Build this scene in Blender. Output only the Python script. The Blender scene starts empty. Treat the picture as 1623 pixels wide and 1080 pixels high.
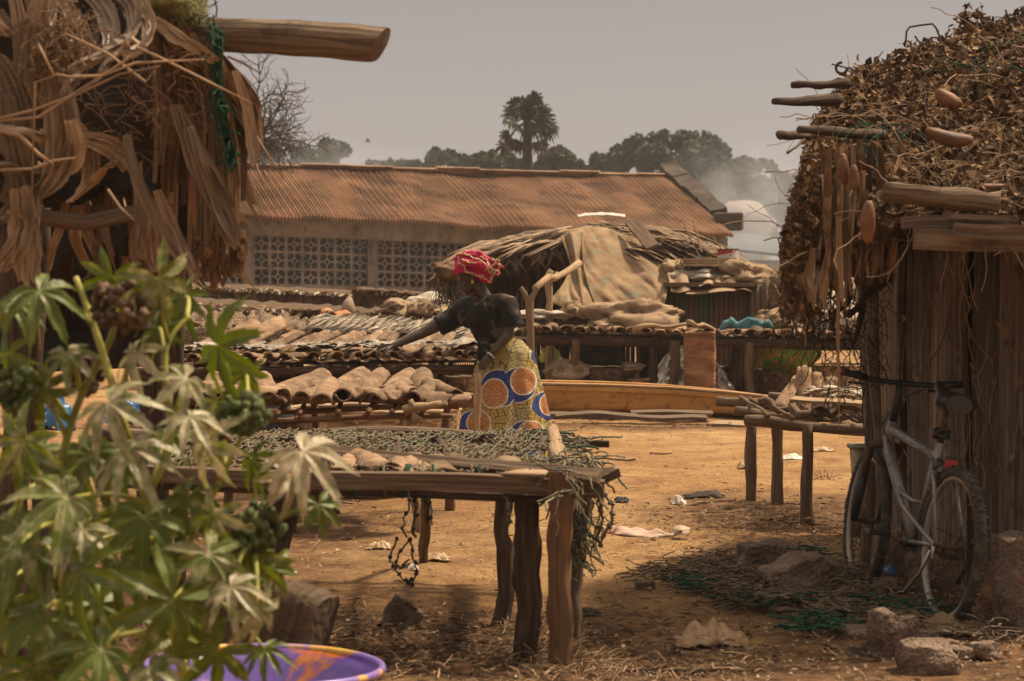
import bpy, math, random
from mathutils import Vector, Matrix, noise
V = Vector
PI = math.pi
R = math.radians
C = bpy.context.scene.collection
scn = bpy.context.scene
# ------------------------------------------------------------------ camera, sky, sun, exposure
F = 3607.0; CX = 811.5; HY = 440.0; CH = 1.5
cam_d = bpy.data.cameras.new('camera'); cam = bpy.data.objects.new('camera', cam_d); C.objects.link(cam)
cam_d.sensor_width = 36; cam_d.lens = 80.0; cam_d.shift_y = -100/1623
cam.location = (0, 0, CH); cam.rotation_euler = (R(90), 0, 0)
cam_d.clip_start = 0.1; cam_d.clip_end = 3000
cam_d.dof.use_dof = True; cam_d.dof.focus_distance = 15.0; cam_d.dof.aperture_fstop = 5.6
scn.camera = cam
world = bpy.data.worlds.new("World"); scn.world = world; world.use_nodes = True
nt = world.node_tree; nt.nodes.clear()
SUN_EL, SUN_AZ = 58.0, 62.0       # azimuth clockwise from +Y (straight ahead) towards +X (right)
sky = nt.nodes.new('ShaderNodeTexSky'); sky.sky_type = 'NISHITA'; sky.sun_disc = False
sky.sun_elevation = R(SUN_EL); sky.sun_rotation = R(SUN_AZ); sky.dust_density = 6; sky.air_density = 1.2
# hazy cover: the sky texture is mixed with dusty grey, brighter and warmer overhead as added fill light
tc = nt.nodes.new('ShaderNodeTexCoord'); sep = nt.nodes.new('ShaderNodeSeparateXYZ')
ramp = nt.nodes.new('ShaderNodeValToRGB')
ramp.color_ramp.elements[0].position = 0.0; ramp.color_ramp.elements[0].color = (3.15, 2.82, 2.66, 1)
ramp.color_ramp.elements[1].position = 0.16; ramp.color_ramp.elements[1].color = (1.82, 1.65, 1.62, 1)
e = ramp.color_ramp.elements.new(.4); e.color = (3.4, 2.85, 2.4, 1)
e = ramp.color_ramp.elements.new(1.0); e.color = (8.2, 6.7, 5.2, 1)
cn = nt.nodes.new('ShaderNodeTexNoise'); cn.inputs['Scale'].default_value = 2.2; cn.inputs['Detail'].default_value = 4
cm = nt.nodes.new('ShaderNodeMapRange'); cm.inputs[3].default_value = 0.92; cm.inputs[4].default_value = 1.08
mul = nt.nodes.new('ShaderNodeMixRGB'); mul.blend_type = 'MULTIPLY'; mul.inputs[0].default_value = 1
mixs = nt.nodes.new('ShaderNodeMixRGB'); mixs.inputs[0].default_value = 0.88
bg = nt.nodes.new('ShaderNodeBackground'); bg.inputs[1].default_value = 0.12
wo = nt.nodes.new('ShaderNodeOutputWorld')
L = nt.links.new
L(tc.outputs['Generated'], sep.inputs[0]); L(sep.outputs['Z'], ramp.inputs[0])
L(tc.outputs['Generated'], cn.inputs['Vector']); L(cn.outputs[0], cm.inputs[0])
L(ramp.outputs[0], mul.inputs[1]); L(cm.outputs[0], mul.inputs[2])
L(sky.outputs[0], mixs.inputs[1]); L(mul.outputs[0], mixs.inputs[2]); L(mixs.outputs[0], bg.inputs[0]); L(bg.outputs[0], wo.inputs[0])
sd = bpy.data.lights.new('sun', 'SUN'); sun = bpy.data.objects.new('sun', sd); C.objects.link(sun)
sd.energy = 5.0; sd.angle = R(5.0); sd.color = (1.0, 0.81, 0.57)
sdir = V((math.sin(R(SUN_AZ))*math.cos(R(SUN_EL)), math.cos(R(SUN_AZ))*math.cos(R(SUN_EL)), math.sin(R(SUN_EL))))
sun.rotation_euler = sdir.to_track_quat('Z', 'Y').to_euler(); sun.location = sdir*40
scn.view_settings.view_transform = 'Standard'; scn.view_settings.look = 'None'
scn.view_settings.exposure = 0.5; scn.view_settings.gamma = 1
scn.render.engine = 'CYCLES'
scn.cycles.volume_step_rate = 4; scn.cycles.volume_max_steps = 64; scn.cycles.transparent_max_bounces = 16
scn.cycles.max_bounces = 6; scn.cycles.diffuse_bounces = 3; scn.cycles.volume_bounces = 0

def W(px, py, d):                       # a measured direction and a distance -> a point in the yard
    return V(((px-CX)/F*d, d, CH-(py-HY)/F*d))
def G(px, py):                          # where that direction meets level ground
    d = CH*F/(py-HY); return V(((px-CX)/F*d, d, 0))

# ------------------------------------------------------------------ mesh builder
class MB:
    def __init__(s, seed=0):
        s.v = []; s.f = []; s.uv = []; s.t = []; s.tint = 0.5; s.rng = random.Random(seed)
    def add(s, vs, fs, uvs=None, tint=None):
        b = len(s.v); s.v.extend(vs)
        t = s.tint if tint is None else tint
        for i, f in enumerate(fs):
            s.f.append([b+k for k in f])
            s.uv.append(uvs[i] if uvs else [(0, 0)]*len(f)); s.t.append(t)
    def tube(s, pts, rad, n=7, cap=True, tint=None, flat=1.0, up=None, twist=0):
        pts = [V(p) for p in pts]; m = len(pts)
        rs = rad if isinstance(rad, (list, tuple)) else [rad]*m
        vs = []; dist = 0; ds = []
        prev = None
        uo = s.rng.random()*20; vo = s.rng.random()*20
        for i, p in enumerate(pts):
            if i > 0: dist += (p-pts[i-1]).length
            ds.append(dist)
            tg = (pts[min(i+1, m-1)]-pts[max(i-1, 0)])
            if tg.length < 1e-9: tg = V((0, 0, 1))
            tg.normalize()
            if prev is None:
                a = V(up) if up is not None else (V((0, 0, 1)) if abs(tg.z) < 0.9 else V((0, 1, 0)))
            else: a = prev
            a = a-tg*a.dot(tg)
            if a.length < 1e-6: a = tg.orthogonal()
            a.normalize(); prev = a; b = tg.cross(a)
            for k in range(n):
                th = 2*PI*k/n+twist
                vs.append(p+a*(math.cos(th)*rs[i]*flat)+b*(math.sin(th)*rs[i]))
        fs = []; us = []
        R0 = sum(rs)/len(rs)*2*PI
        for i in range(m-1):
            for k in range(n):
                k2 = (k+1) % n
                fs.append((i*n+k, i*n+k2, (i+1)*n+k2, (i+1)*n+k))
                a0, a1 = k/n*R0+vo, (k+1)/n*R0+vo
                us.append([(ds[i]+uo, a0), (ds[i]+uo, a1), (ds[i+1]+uo, a1), (ds[i+1]+uo, a0)])
        if cap:
            fs.append(tuple(range(n-1, -1, -1))); us.append([(uo, vo+0.01*k) for k in range(n)])
            fs.append(tuple((m-1)*n+k for k in range(n))); us.append([(uo, vo+0.01*k) for k in range(n)])
        s.add(vs, fs, us, tint)
    def branch(s, p0, p1, r0, r1, n=8, seg=8, wob=0.02, tint=None, knots=0.12):   # crooked round wood
        p0 = V(p0); p1 = V(p1); rg = s.rng; o = V((rg.random()*50, rg.random()*50, rg.random()*50))
        ln = (p1-p0).length; pts = []; rs = []
        for i in range(seg+1):
            t = i/seg; q = p0.lerp(p1, t)
            k = math.sin(PI*t)
            q = q+V([noise.noise(o+V((t*2.2+7*a, 0, 0)))*wob*2*min(1, k*1.6) for a in (0, 1, 2)])
            pts.append(q); rs.append((r0+(r1-r0)*t)*(1+knots*noise.noise(o+V((0, t*5, 3)))*2))
        b = len(s.v); s.tube(pts, rs, n, tint=tint)
        for i in range(b, len(s.v)):
            q = s.v[i]; pt = pts[min((i-b)//n, seg)]; rr = rs[min((i-b)//n, seg)]
            s.v[i] = q+(q-pt)*0.35*noise.noise(o+V(((i-b) % n*1.7, ((i-b)//n)*0.35, 0)))
        return pts
    def box(s, c, size, rot=None, tint=None, bev=0.0):
        c = V(c); hx, hy, hz = size[0]/2, size[1]/2, size[2]/2
        M = rot if rot is not None else Matrix.Identity(3)
        uo = s.rng.random()*20; vo = s.rng.random()*20
        if bev <= 0:
            P = [V((x, y, z)) for x in (-hx, hx) for y in (-hy, hy) for z in (-hz, hz)]
            fs = [(0, 1, 3, 2), (4, 6, 7, 5), (0, 4, 5, 1), (2, 3, 7, 6), (0, 2, 6, 4), (1, 5, 7, 3)]
        else:
            P = []; fs = []
            b = bev; idx = {}
            for sx in (-1, 1):
                for sy in (-1, 1):
                    for sz in (-1, 1):
                        for ax in range(3):
                            h = [hx-b, hy-b, hz-b]; h[ax] += b
                            idx[(sx, sy, sz, ax)] = len(P); P.append(V((sx*h[0], sy*h[1], sz*h[2])))
            q = lambda *k: idx[k]
            for sg in (-1, 1):
                fs.append([q(sg, -1, -1, 0), q(sg, 1, -1, 0), q(sg, 1, 1, 0), q(sg, -1, 1, 0)][::sg])
                fs.append([q(-1, sg, -1, 1), q(-1, sg, 1, 1), q(1, sg, 1, 1), q(1, sg, -1, 1)][::sg])
                fs.append([q(-1, -1, sg, 2), q(1, -1, sg, 2), q(1, 1, sg, 2), q(-1, 1, sg, 2)][::sg])
            for a in (-1, 1):
                for b2 in (-1, 1):
                    fs.append([q(a, b2, -1, 0), q(a, b2, 1, 0), q(a, b2, 1, 1), q(a, b2, -1, 1)])
                    fs.append([q(a, -1, b2, 0), q(a, 1, b2, 0), q(a, 1, b2, 2), q(a, -1, b2, 2)])
                    fs.append([q(-1, a, b2, 1), q(1, a, b2, 1), q(1, a, b2, 2), q(-1, a, b2, 2)])
                    for c2 in (-1, 1): fs.append([q(a, b2, c2, 0), q(a, b2, c2, 1), q(a, b2, c2, 2)])
        ax = max(range(3), key=lambda i: size[i]); o = [i for i in range(3) if i != ax]
        us = [[(P[k][ax]+uo, P[k][o[0]]+P[k][o[1]]+vo) for k in f] for f in fs]
        s.add([c+M @ p for p in P], fs, us, tint)
    def plank(s, p0, p1, w, th, side=None, tint=None, seg=1, wob=0.0, ragged=0.0):   # board from p0 to p1; side = direction of its width
        p0 = V(p0); p1 = V(p1); t = (p1-p0).normalized()
        sd_ = V(side) if side is not None else t.cross(V((0, 0, 1)))
        sd_ = (sd_-t*sd_.dot(t)).normalized(); nn = t.cross(sd_)
        o = V([s.rng.random()*50 for _ in range(3)]); vs = []; uo = s.rng.random()*20; vo = s.rng.random()*20
        ln = (p1-p0).length; fs = []; us = []
        for i in range(seg+1):
            k = i/seg; q = p0.lerp(p1, k)
            wl = w/2*(1+ragged*noise.noise(o+V((k*4, 0, 0)))); wr = w/2*(1+ragged*noise.noise(o+V((k*4, 9, 0))))
            q = q+nn*wob*noise.noise(o+V((0, k*2, 0)))+sd_*wob*noise.noise(o+V((0, k*2, 5)))
            e0 = 0
            if ragged > 0 and i in (0, seg): e0 = ragged*w*0.5
            vs += [q-sd_*wl-nn*th/2+t*e0*s.rng.uniform(-1, 1), q+sd_*wr-nn*th/2+t*e0*s.rng.uniform(-1, 1), q+sd_*wr+nn*th/2, q-sd_*wl+nn*th/2]
        cr = [0, w, w+th, 2*w+th, 2*w+2*th]
        for i in range(seg):
            for k in range(4):
                k2 = (k+1) % 4; fs.append((i*4+k, i*4+k2, i*4+4+k2, i*4+4+k))
                u0 = ln*i/seg+uo; u1 = ln*(i+1)/seg+uo
                us.append([(u0, cr[k]+vo), (u0, cr[k+1]+vo), (u1, cr[k+1]+vo), (u1, cr[k]+vo)])
        fs += [(3, 2, 1, 0), tuple(seg*4+k for k in range(4))]; us += [[(uo, vo)]*4]*2
        s.add(vs, fs, us, tint)
    def ribbon(s, pts, ws, side, fold=0.25, tint=None):     # thin dry leaf strip with a keel
        m = len(pts); vs = []; fs = []; us = []; uo = s.rng.random()*20; vo = s.rng.random()*20; L_ = 0
        side = V(side); LL = []
        for i in range(m):
            p = V(pts[i]); tg = V(pts[min(i+1, m-1)])-V(pts[max(i-1, 0)])
            if i: L_ += (p-V(pts[i-1])).length
            LL.append(L_)
            if tg.length < 1e-9: tg = V((0, 0, 1))
            tg.normalize(); sd_ = side-tg*side.dot(tg)
            if sd_.length < 1e-6: sd_ = tg.orthogonal()
            sd_.normalize(); nn = tg.cross(sd_); w = ws[i] if isinstance(ws, (list, tuple)) else ws
            vs += [p-sd_*w+nn*w*fold, p-nn*w*fold*.5, p+sd_*w+nn*w*fold]
        for i in range(m-1):
            for k in (0, 1):
                fs.append((i*3+k, i*3+k+1, i*3+k+4, i*3+k+3))
                w0 = (k-1)*0.03+vo; w1 = k*0.03+vo
                us.append([(LL[i]+uo, w0), (LL[i]+uo, w1), (LL[i+1]+uo, w1), (LL[i+1]+uo, w0)])
        s.add(vs, fs, us, tint)
    def grid(s, fn, nu, nv, tint=None, closeu=False, us_=1, vs_=1):
        vs = [V(fn(i/nu, j/nv)) for j in range(nv+1) for i in range(nu+(0 if closeu else 1))]
        w = nu if closeu else nu+1; fs = []; us = []
        for j in range(nv):
            for i in range(nu):
                i2 = (i+1) % w if closeu else i+1
                fs.append((j*w+i, j*w+i2, (j+1)*w+i2, (j+1)*w+i))
                us.append([(i/nu*us_, j/nv*vs_), ((i+1)/nu*us_, j/nv*vs_), ((i+1)/nu*us_, (j+1)/nv*vs_), (i/nu*us_, (j+1)/nv*vs_)])
        s.add(vs, fs, us, tint)
    def blob(s, c, r, n=10, m=7, rough=0.15, freq=1.5, tint=None, rot=None, flatbot=None):
        c = V(c); r = V(r) if not isinstance(r, (int, float)) else V((r, r, r)); o = V([s.rng.random()*90 for _ in range(3)])
        def fn(u, v):
            th = u*2*PI; ph = v*PI
            d = V((math.cos(th)*math.sin(ph), math.sin(th)*math.sin(ph), -math.cos(ph)))
            k = 1+rough*noise.noise(o+d*freq)*2+rough*0.5*noise.noise(o+d*freq*3)*2
            q = V((d.x*r.x*k, d.y*r.y*k, d.z*r.z*k))
            if flatbot is not None and q.z < -flatbot: q.z = -flatbot
            if rot is not None: q = rot @ q
            return c+q
        s.grid(fn, n, m, tint, closeu=True, us_=2*PI*r.x, vs_=PI*r.z)
    def build(s, name, mat, parent=None, smooth=False, solid=0, keep=None):
        me = bpy.data.meshes.new(name)
        me.from_pydata([tuple(q) for q in s.v], [], s.f)
        uvl = me.uv_layers.new(name='UVMap'); flat = []
        for u in s.uv:
            for a in u: flat += [a[0], a[1]]
        uvl.data.foreach_set('uv', flat)
        at = me.attributes.new('tint', 'FLOAT', 'FACE'); at.data.foreach_set('value', s.t)
        if smooth: me.polygons.foreach_set('use_smooth', [True]*len(me.polygons))
        me.materials.append(mat); me.update()
        o = bpy.data.objects.new(name, me); C.objects.link(o)
        if parent is not None:
            o.parent = parent
            if keep is None: o.matrix_parent_inverse = Matrix.Identity(4)
            if keep is None and parent.matrix_basis != Matrix.Identity(4):
                me.transform(parent.matrix_basis.inverted())
        if solid:
            md = o.modifiers.new('thick', 'SOLIDIFY'); md.thickness = solid; md.offset = 0
        return o
def tag(o, label=None, cat=None, group=None, kind=None):
    if label: o['label'] = label
    if cat: o['category'] = cat
    if group: o['group'] = group
    if kind: o['kind'] = kind
    return o
def thing(name, label, cat, loc=(0, 0, 0), group=None):
    o = bpy.data.objects.new(name, None); C.objects.link(o); o.location = loc; o.empty_display_size = 0.1
    o.matrix_basis = Matrix.Translation(V(loc))
    return tag(o, label, cat, group)
def remesh(o, vox, smooth=2):
    md = o.modifiers.new('r', 'REMESH'); md.mode = 'VOXEL'; md.voxel_size = vox; md.use_smooth_shade = True
    if smooth:
        m2 = o.modifiers.new('s', 'SMOOTH'); m2.factor = 0.5; m2.iterations = smooth
    dg = bpy.context.evaluated_depsgraph_get(); me = bpy.data.meshes.new_from_object(o.evaluated_get(dg))
    o.modifiers.clear(); mats = [m for m in o.data.materials]; o.data = me
    me.materials.clear()
    for m in mats: me.materials.append(m)
    return o
def copies(o, loc, rot=(0, 0, 0), sc=(1, 1, 1), label=None, group=None):
    c = o.copy(); C.objects.link(c); c.location = loc; c.rotation_euler = rot; c.scale = sc
    if label: c['label'] = label
    if group: c['group'] = group
    for ch in o.children:
        d = ch.copy(); C.objects.link(d); d.parent = c
    return c

# ------------------------------------------------------------------ materials
def node(nt, t, **kw):
    n = nt.nodes.new(t)
    for k, v in kw.items():
        if k in n.inputs: n.inputs[k].default_value = v
        else: setattr(n, k, v)
    return n
def mat(name, cols, scale=(6, 6, 6), coord='Object', rough=0.85, bump=0.3, bscale=1.0, tint=0.35, detail=8, spots=None,
        spotscale=30, spotamt=0.6, trans=0, metal=0, spec=0.3, hue=0.0, dist=0.5, objrand=0.0, fine=0, sharp=0.0, sheen=0):
    """cols: 2-4 linear colours over a noise; coord Object or UV; scale stretches the grain."""
    m = bpy.data.materials.new(name); m.use_nodes = True; nt = m.node_tree; nt.nodes.clear(); L = nt.links.new
    tc = node(nt, 'ShaderNodeTexCoord'); mp = node(nt, 'ShaderNodeMapping'); mp.inputs['Scale'].default_value = scale
    L(tc.outputs[coord], mp.inputs[0])
    vec = mp.outputs[0]
    if objrand:
        oi = node(nt, 'ShaderNodeObjectInfo'); ad = node(nt, 'ShaderNodeVectorMath', operation='ADD'); ms = node(nt, 'ShaderNodeMath', operation='MULTIPLY'); ms.inputs[1].default_value = 60
        L(oi.outputs['Random'], ms.inputs[0]); L(vec, ad.inputs[0]); L(ms.outputs[0], ad.inputs[1]); vec = ad.outputs[0]
    n1 = node(nt, 'ShaderNodeTexNoise', Scale=1.0, Detail=detail, Roughness=0.62, Distortion=dist)
    L(vec, n1.inputs['Vector'])
    rp = node(nt, 'ShaderNodeValToRGB'); el = rp.color_ramp.elements
    k = len(cols); lo, hi = 0.3+sharp, 0.7-sharp
    el[0].position = lo; el[0].color = (*cols[0], 1); el[1].position = hi; el[1].color = (*cols[-1], 1)
    for i in range(1, k-1):
        e = el.new(lo+(hi-lo)*i/(k-1)); e.color = (*cols[i], 1)
    L(n1.outputs[0], rp.inputs[0]); col = rp.outputs[0]
    if spots:
        n2 = node(nt, 'ShaderNodeTexNoise', Scale=spotscale, Detail=4, Roughness=0.6)
        L(tc.outputs['Object'], n2.inputs['Vector'])
        mr = node(nt, 'ShaderNodeMapRange'); mr.inputs[1].default_value = 0.56; mr.inputs[2].default_value = 0.64; mr.inputs[4].default_value = spotamt
        L(n2.outputs[0], mr.inputs[0]); mx = node(nt, 'ShaderNodeMixRGB'); mx.inputs[2].default_value = (*spots, 1)
        L(mr.outputs[0], mx.inputs[0]); L(col, mx.inputs[1]); col = mx.outputs[0]
    hs = node(nt, 'ShaderNodeHueSaturation'); L(col, hs.inputs['Color'])
    at = node(nt, 'ShaderNodeAttribute', attribute_name='tint')
    mr2 = node(nt, 'ShaderNodeMapRange'); mr2.inputs[3].default_value = 1-tint; mr2.inputs[4].default_value = 1+tint
    src = at.outputs['Fac']
    if objrand:
        av = node(nt, 'ShaderNodeMath', operation='ADD'); L(at.outputs['Fac'], av.inputs[0])
        ms2 = node(nt, 'ShaderNodeMath', operation='MULTIPLY_ADD'); ms2.inputs[1].default_value = objrand; ms2.inputs[2].default_value = -objrand/2
        L(oi.outputs['Random'], ms2.inputs[0]); L(ms2.outputs[0], av.inputs[1]); src = av.outputs[0]
    L(src, mr2.inputs[0]); mr2.clamp = False
    L(mr2.outputs[0], hs.inputs['Value'])
    if hue:
        mh = node(nt, 'ShaderNodeMapRange'); mh.inputs[3].default_value = 0.5-hue; mh.inputs[4].default_value = 0.5+hue
        L(src, mh.inputs[0]); L(mh.outputs[0], hs.inputs['Hue'])
    bs = node(nt, 'ShaderNodeBsdfPrincipled'); bs.inputs['Roughness'].default_value = rough; bs.inputs['Metallic'].default_value = metal
    bs.inputs['Specular IOR Level'].default_value = spec
    L(hs.outputs[0], bs.inputs['Base Color'])
    if bump:
        bp = node(nt, 'ShaderNodeBump'); bp.inputs['Strength'].default_value = bump; bp.inputs['Distance'].default_value = 0.02*bscale
        h = n1.outputs[0]
        if fine:
            n3 = node(nt, 'ShaderNodeTexNoise', Scale=fine, Detail=3); L(tc.outputs['Object'], n3.inputs['Vector'])
            ad2 = node(nt, 'ShaderNodeMath', operation='ADD'); L(h, ad2.inputs[0]); L(n3.outputs[0], ad2.inputs[1]); h = ad2.outputs[0]
        L(h, bp.inputs['Height']); L(bp.outputs[0], bs.inputs['Normal'])
    out = node(nt, 'ShaderNodeOutputMaterial')
    if trans:
        tr = node(nt, 'ShaderNodeBsdfTranslucent'); L(hs.outputs[0], tr.inputs[0]); mxs = node(nt, 'ShaderNodeMixShader'); mxs.inputs[0].default_value = trans
        L(bs.outputs[0], mxs.inputs[1]); L(tr.outputs[0], mxs.inputs[2]); L(mxs.outputs[0], out.inputs[0])
    else: L(bs.outputs[0], out.inputs[0])
    m['bs'] = 1
    return m
M = {}
M['wood'] = mat('weathered_wood', [(.045, .028, .018), (.12, .078, .05), (.21, .15, .10)], (3, 60, 1), 'UV', bump=0.7, tint=.45, bscale=.8)
M['darkwood'] = mat('dark_wood', [(.022, .013, .009), (.06, .036, .022), (.11, .07, .045)], (3, 50, 1), 'UV', bump=0.6, tint=.4)
M['redwood'] = mat('stripped_wood', [(.045, .026, .015), (.15, .08, .04), (.11, .07, .045)], (2.5, 40, 1), 'UV', bump=0.8, tint=.3, spots=(.24, .10, .04), spotscale=11, spotamt=.55)
M['palewood'] = mat('pale_wood', [(.13, .085, .05), (.30, .2, .12), (.4, .29, .18)], (3, 50, 1), 'UV', bump=0.5, tint=.35)
M['log'] = mat('log_wood', [(.055, .035, .022), (.15, .10, .065), (.24, .17, .115)], (2, 30, 1), 'UV', bump=1.0, tint=.3, spots=(.03, .02, .015), spotscale=9, spotamt=.5, bscale=1.5)
M['tile'] = mat('clay_tile', [(.085, .052, .03), (.20, .125, .075), (.31, .21, .13)], (9, 9, 9), rough=.9, bump=.5, tint=.3, objrand=1.2, spots=(.09, .06, .04), spotscale=22, spotamt=.65)
M['tile_orange'] = mat('orange_clay_tile', [(.22, .08, .035), (.36, .15, .06), (.4, .22, .12)], (9, 9, 9), rough=.9, bump=.4, tint=.3, objrand=.8)
M['leafdry'] = mat('dry_palm_leaf', [(.15, .09, .05), (.24, .15, .087), (.33, .225, .145)], (1.2, 34, 1), 'UV', rough=.6, bump=.35, tint=.6, trans=.12, bscale=.4, spec=.35)
M['leafgrey'] = mat('grey_dry_leaf', [(.19, .135, .095), (.29, .215, .155), (.38, .30, .23)], (1.2, 34, 1), 'UV', rough=.5, bump=.3, tint=.45, trans=.08, bscale=.4, spec=.45)
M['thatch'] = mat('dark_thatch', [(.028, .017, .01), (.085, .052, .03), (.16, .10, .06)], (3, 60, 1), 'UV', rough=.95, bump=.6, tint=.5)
M['vine'] = mat('dried_vine_leaf', [(.04, .021, .010), (.125, .066, .03), (.26, .16, .085)], (12, 12, 12), rough=.75, bump=.5, tint=.75, trans=.08, hue=.01)
M['twig'] = mat('twig', [(.10, .06, .035), (.22, .14, .085), (.34, .24, .16)], (3, 30, 1), 'UV', bump=.2, tint=.5)
M['straw'] = mat('straw', [(.09, .052, .027), (.20, .122, .065), (.32, .215, .125)], (3, 30, 1), 'UV', bump=.1, tint=.6, rough=.8)
M['fibre'] = mat('brown_fibre', [(.06, .032, .015), (.15, .085, .045), (.24, .15, .09)], (3, 30, 1), 'UV', bump=.2, tint=.6)
M['rope'] = mat('net_rope', [(.045, .04, .025), (.13, .115, .075), (.25, .22, .15)], (40, 40, 40), bump=.5, tint=.5)
M['netgreen'] = mat('green_net', [(.006, .03, .016), (.014, .062, .034), (.03, .11, .06)], (30, 30, 30), bump=.4, tint=.5)
M['netbrown'] = mat('brown_net', [(.06, .042, .028), (.14, .10, .066), (.24, .18, .12)], (30, 30, 30), bump=.4, tint=.5)
M['netdark'] = mat('dark_net', [(.012, .01, .008), (.03, .024, .018), (.05, .04, .03)], (30, 30, 30), bump=.3, tint=.4)
M['stone'] = mat('stone', [(.10, .066, .045), (.19, .13, .092), (.28, .2, .145)], (6, 6, 6), bump=1.0, tint=.3, bscale=1.5, fine=60, spots=(.05, .035, .025), spotscale=25, spotamt=.5)
M['sack'] = mat('burlap_sack', [(.17, .11, .065), (.28, .19, .115), (.38, .28, .18)], (5, 5, 5), bump=.7, tint=.35, spots=(.10, .065, .04), spotscale=6, spotamt=.55, fine=90)
M['plastic'] = mat('white_plastic', [(.38, .33, .27), (.5, .45, .39), (.62, .58, .52)], (7, 7, 7), rough=.4, bump=.5, tint=.25, spec=.5)
M['weave'] = None
print('core ok')
# ------------------------------------------------------------------ ground
def gz(x, y):
    z = 0.030*noise.noise(V((x*0.7, y*0.7, 0)))+0.016*noise.noise(V((x*2.3, y*2.3, 4)))
    if y < 40: z += 0.007*noise.noise(V((x*7, y*7, 9)))
    # rubble bank by the right hut, low lip under the hull
    dx = (x-1.75)/1.1; dy = (y-10.3)/1.9
    z += 0.05*math.exp(-(dx*dx+dy*dy)*1.2)*(1+0.5*noise.noise(V((x*3, y*3, 2))))
    z += 0.05*math.exp(-((y-21.8)/1.2)**2)*(1+noise.noise(V((x*1.2, 3, 0))))
    z -= 0.03*math.exp(-((x-0.1)/0.7)**2-((y-9.8)/1.5)**2)
    return z
def axis(lo, hi, f0, f1, st, big):
    a = []; x = f0
    while x < f1: a.append(x); x += st
    a.append(f1); l = []; s = st; x = f0
    while x > lo: s *= 1.25; x -= s; l.append(max(x, lo))
    r = []; s = st; x = f1
    while x < hi: s *= 1.25; x += s; r.append(min(x, hi))
    return l[::-1]+a+r
xs = axis(-900, 900, -3.2, 4.2, 0.028, 0)
ys = []; y = 5.0
while y < 30: ys.append(y); y += 0.02+0.0035*(y-5)
s = .12
while y < 1400: ys.append(y); s *= 1.2; y += s
ys = [-60, -20, -5, 0, 2.5, 4]+ys+[1400]
gb = MB(); vs = [V((x, y, gz(x, y) if y < 60 and abs(x) < 30 else 0)) for y in ys for x in xs]; nx = len(xs)
gb.add(vs, [(j*nx+i, j*nx+i+1, (j+1)*nx+i+1, (j+1)*nx+i) for j in range(len(ys)-1) for i in range(nx-1)])
def ground_mat():
    m = bpy.data.materials.new('sandy_earth'); m.use_nodes = True; nt = m.node_tree; nt.nodes.clear(); L = nt.links.new
    tc = node(nt, 'ShaderNodeTexCoord')
    def nz(sc, det=6, dist=0, rough=.6):
        n = node(nt, 'ShaderNodeTexNoise', Scale=sc, Detail=det, Roughness=rough, Distortion=dist); L(tc.outputs['Object'], n.inputs['Vector']); return n.outputs[0]
    def rr(src, a, b, lo=0, hi=1):
        r = node(nt, 'ShaderNodeMapRange'); r.inputs[1].default_value = a; r.inputs[2].default_value = b; r.inputs[3].default_value = lo; r.inputs[4].default_value = hi; L(src, r.inputs[0]); return r.outputs[0]
    def mx(f, a, b, bt='MIX'):
        n = node(nt, 'ShaderNodeMixRGB', blend_type=bt)
        for k, q in zip((0, 1, 2), (f, a, b)):
            if isinstance(q, tuple): n.inputs[k].default_value = (*q, 1)
            elif isinstance(q, (int, float)): n.inputs[k].default_value = q
            else: L(q, n.inputs[k])
        return n.outputs[0]
    c = mx(rr(nz(.55, 5, .6), .35, .65), (.41, .225, .09), (.57, .355, .165))
    c = mx(rr(nz(2.6, 7, .4), .46, .66, 0, .7), c, (.24, .125, .062))
    c = mx(rr(nz(9, 6, .2), .5, .7, 0, .45), c, (.20, .105, .055))
    c = mx(rr(nz(40, 4), .56, .66, 0, .5), c, (.13, .075, .045))
    c = mx(rr(nz(75, 3), .66, .72, 0, .7), c, (.55, .46, .36))
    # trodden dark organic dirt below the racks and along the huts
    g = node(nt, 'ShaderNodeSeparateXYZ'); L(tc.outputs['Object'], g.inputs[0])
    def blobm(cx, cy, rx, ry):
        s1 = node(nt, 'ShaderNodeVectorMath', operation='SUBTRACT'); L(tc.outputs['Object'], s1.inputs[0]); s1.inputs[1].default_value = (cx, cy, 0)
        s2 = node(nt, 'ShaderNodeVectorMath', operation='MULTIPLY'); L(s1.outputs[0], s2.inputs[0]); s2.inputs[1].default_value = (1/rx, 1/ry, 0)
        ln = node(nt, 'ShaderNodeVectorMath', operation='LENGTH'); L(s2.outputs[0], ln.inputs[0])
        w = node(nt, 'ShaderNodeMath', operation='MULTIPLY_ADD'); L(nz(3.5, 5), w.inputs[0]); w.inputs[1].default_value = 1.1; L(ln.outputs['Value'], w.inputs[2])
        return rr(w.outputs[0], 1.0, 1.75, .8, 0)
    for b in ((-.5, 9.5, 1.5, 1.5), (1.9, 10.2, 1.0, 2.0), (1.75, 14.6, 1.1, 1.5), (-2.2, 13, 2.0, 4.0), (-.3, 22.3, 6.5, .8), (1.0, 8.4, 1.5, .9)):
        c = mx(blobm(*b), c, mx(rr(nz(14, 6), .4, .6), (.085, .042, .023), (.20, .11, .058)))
    far = rr(g.outputs['Y'], 35, 60); c = mx(far, c, (.22, .14, .08))
    bs = node(nt, 'ShaderNodeBsdfPrincipled', Roughness=.95); bs.inputs['Specular IOR Level'].default_value = .15; L(c, bs.inputs['Base Color'])
    h = node(nt, 'ShaderNodeMath', operation='MULTIPLY_ADD'); L(nz(11, 8, .3, .7), h.inputs[0]); h.inputs[1].default_value = 1.6; L(nz(45, 5), h.inputs[2])
    bp = node(nt, 'ShaderNodeBump', Strength=1.0, Distance=.045); L(h.outputs[0], bp.inputs['Height']); L(bp.outputs[0], bs.inputs['Normal'])
    o = node(nt, 'ShaderNodeOutputMaterial'); L(bs.outputs[0], o.inputs[0]); return m
M['ground'] = ground_mat()
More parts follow.
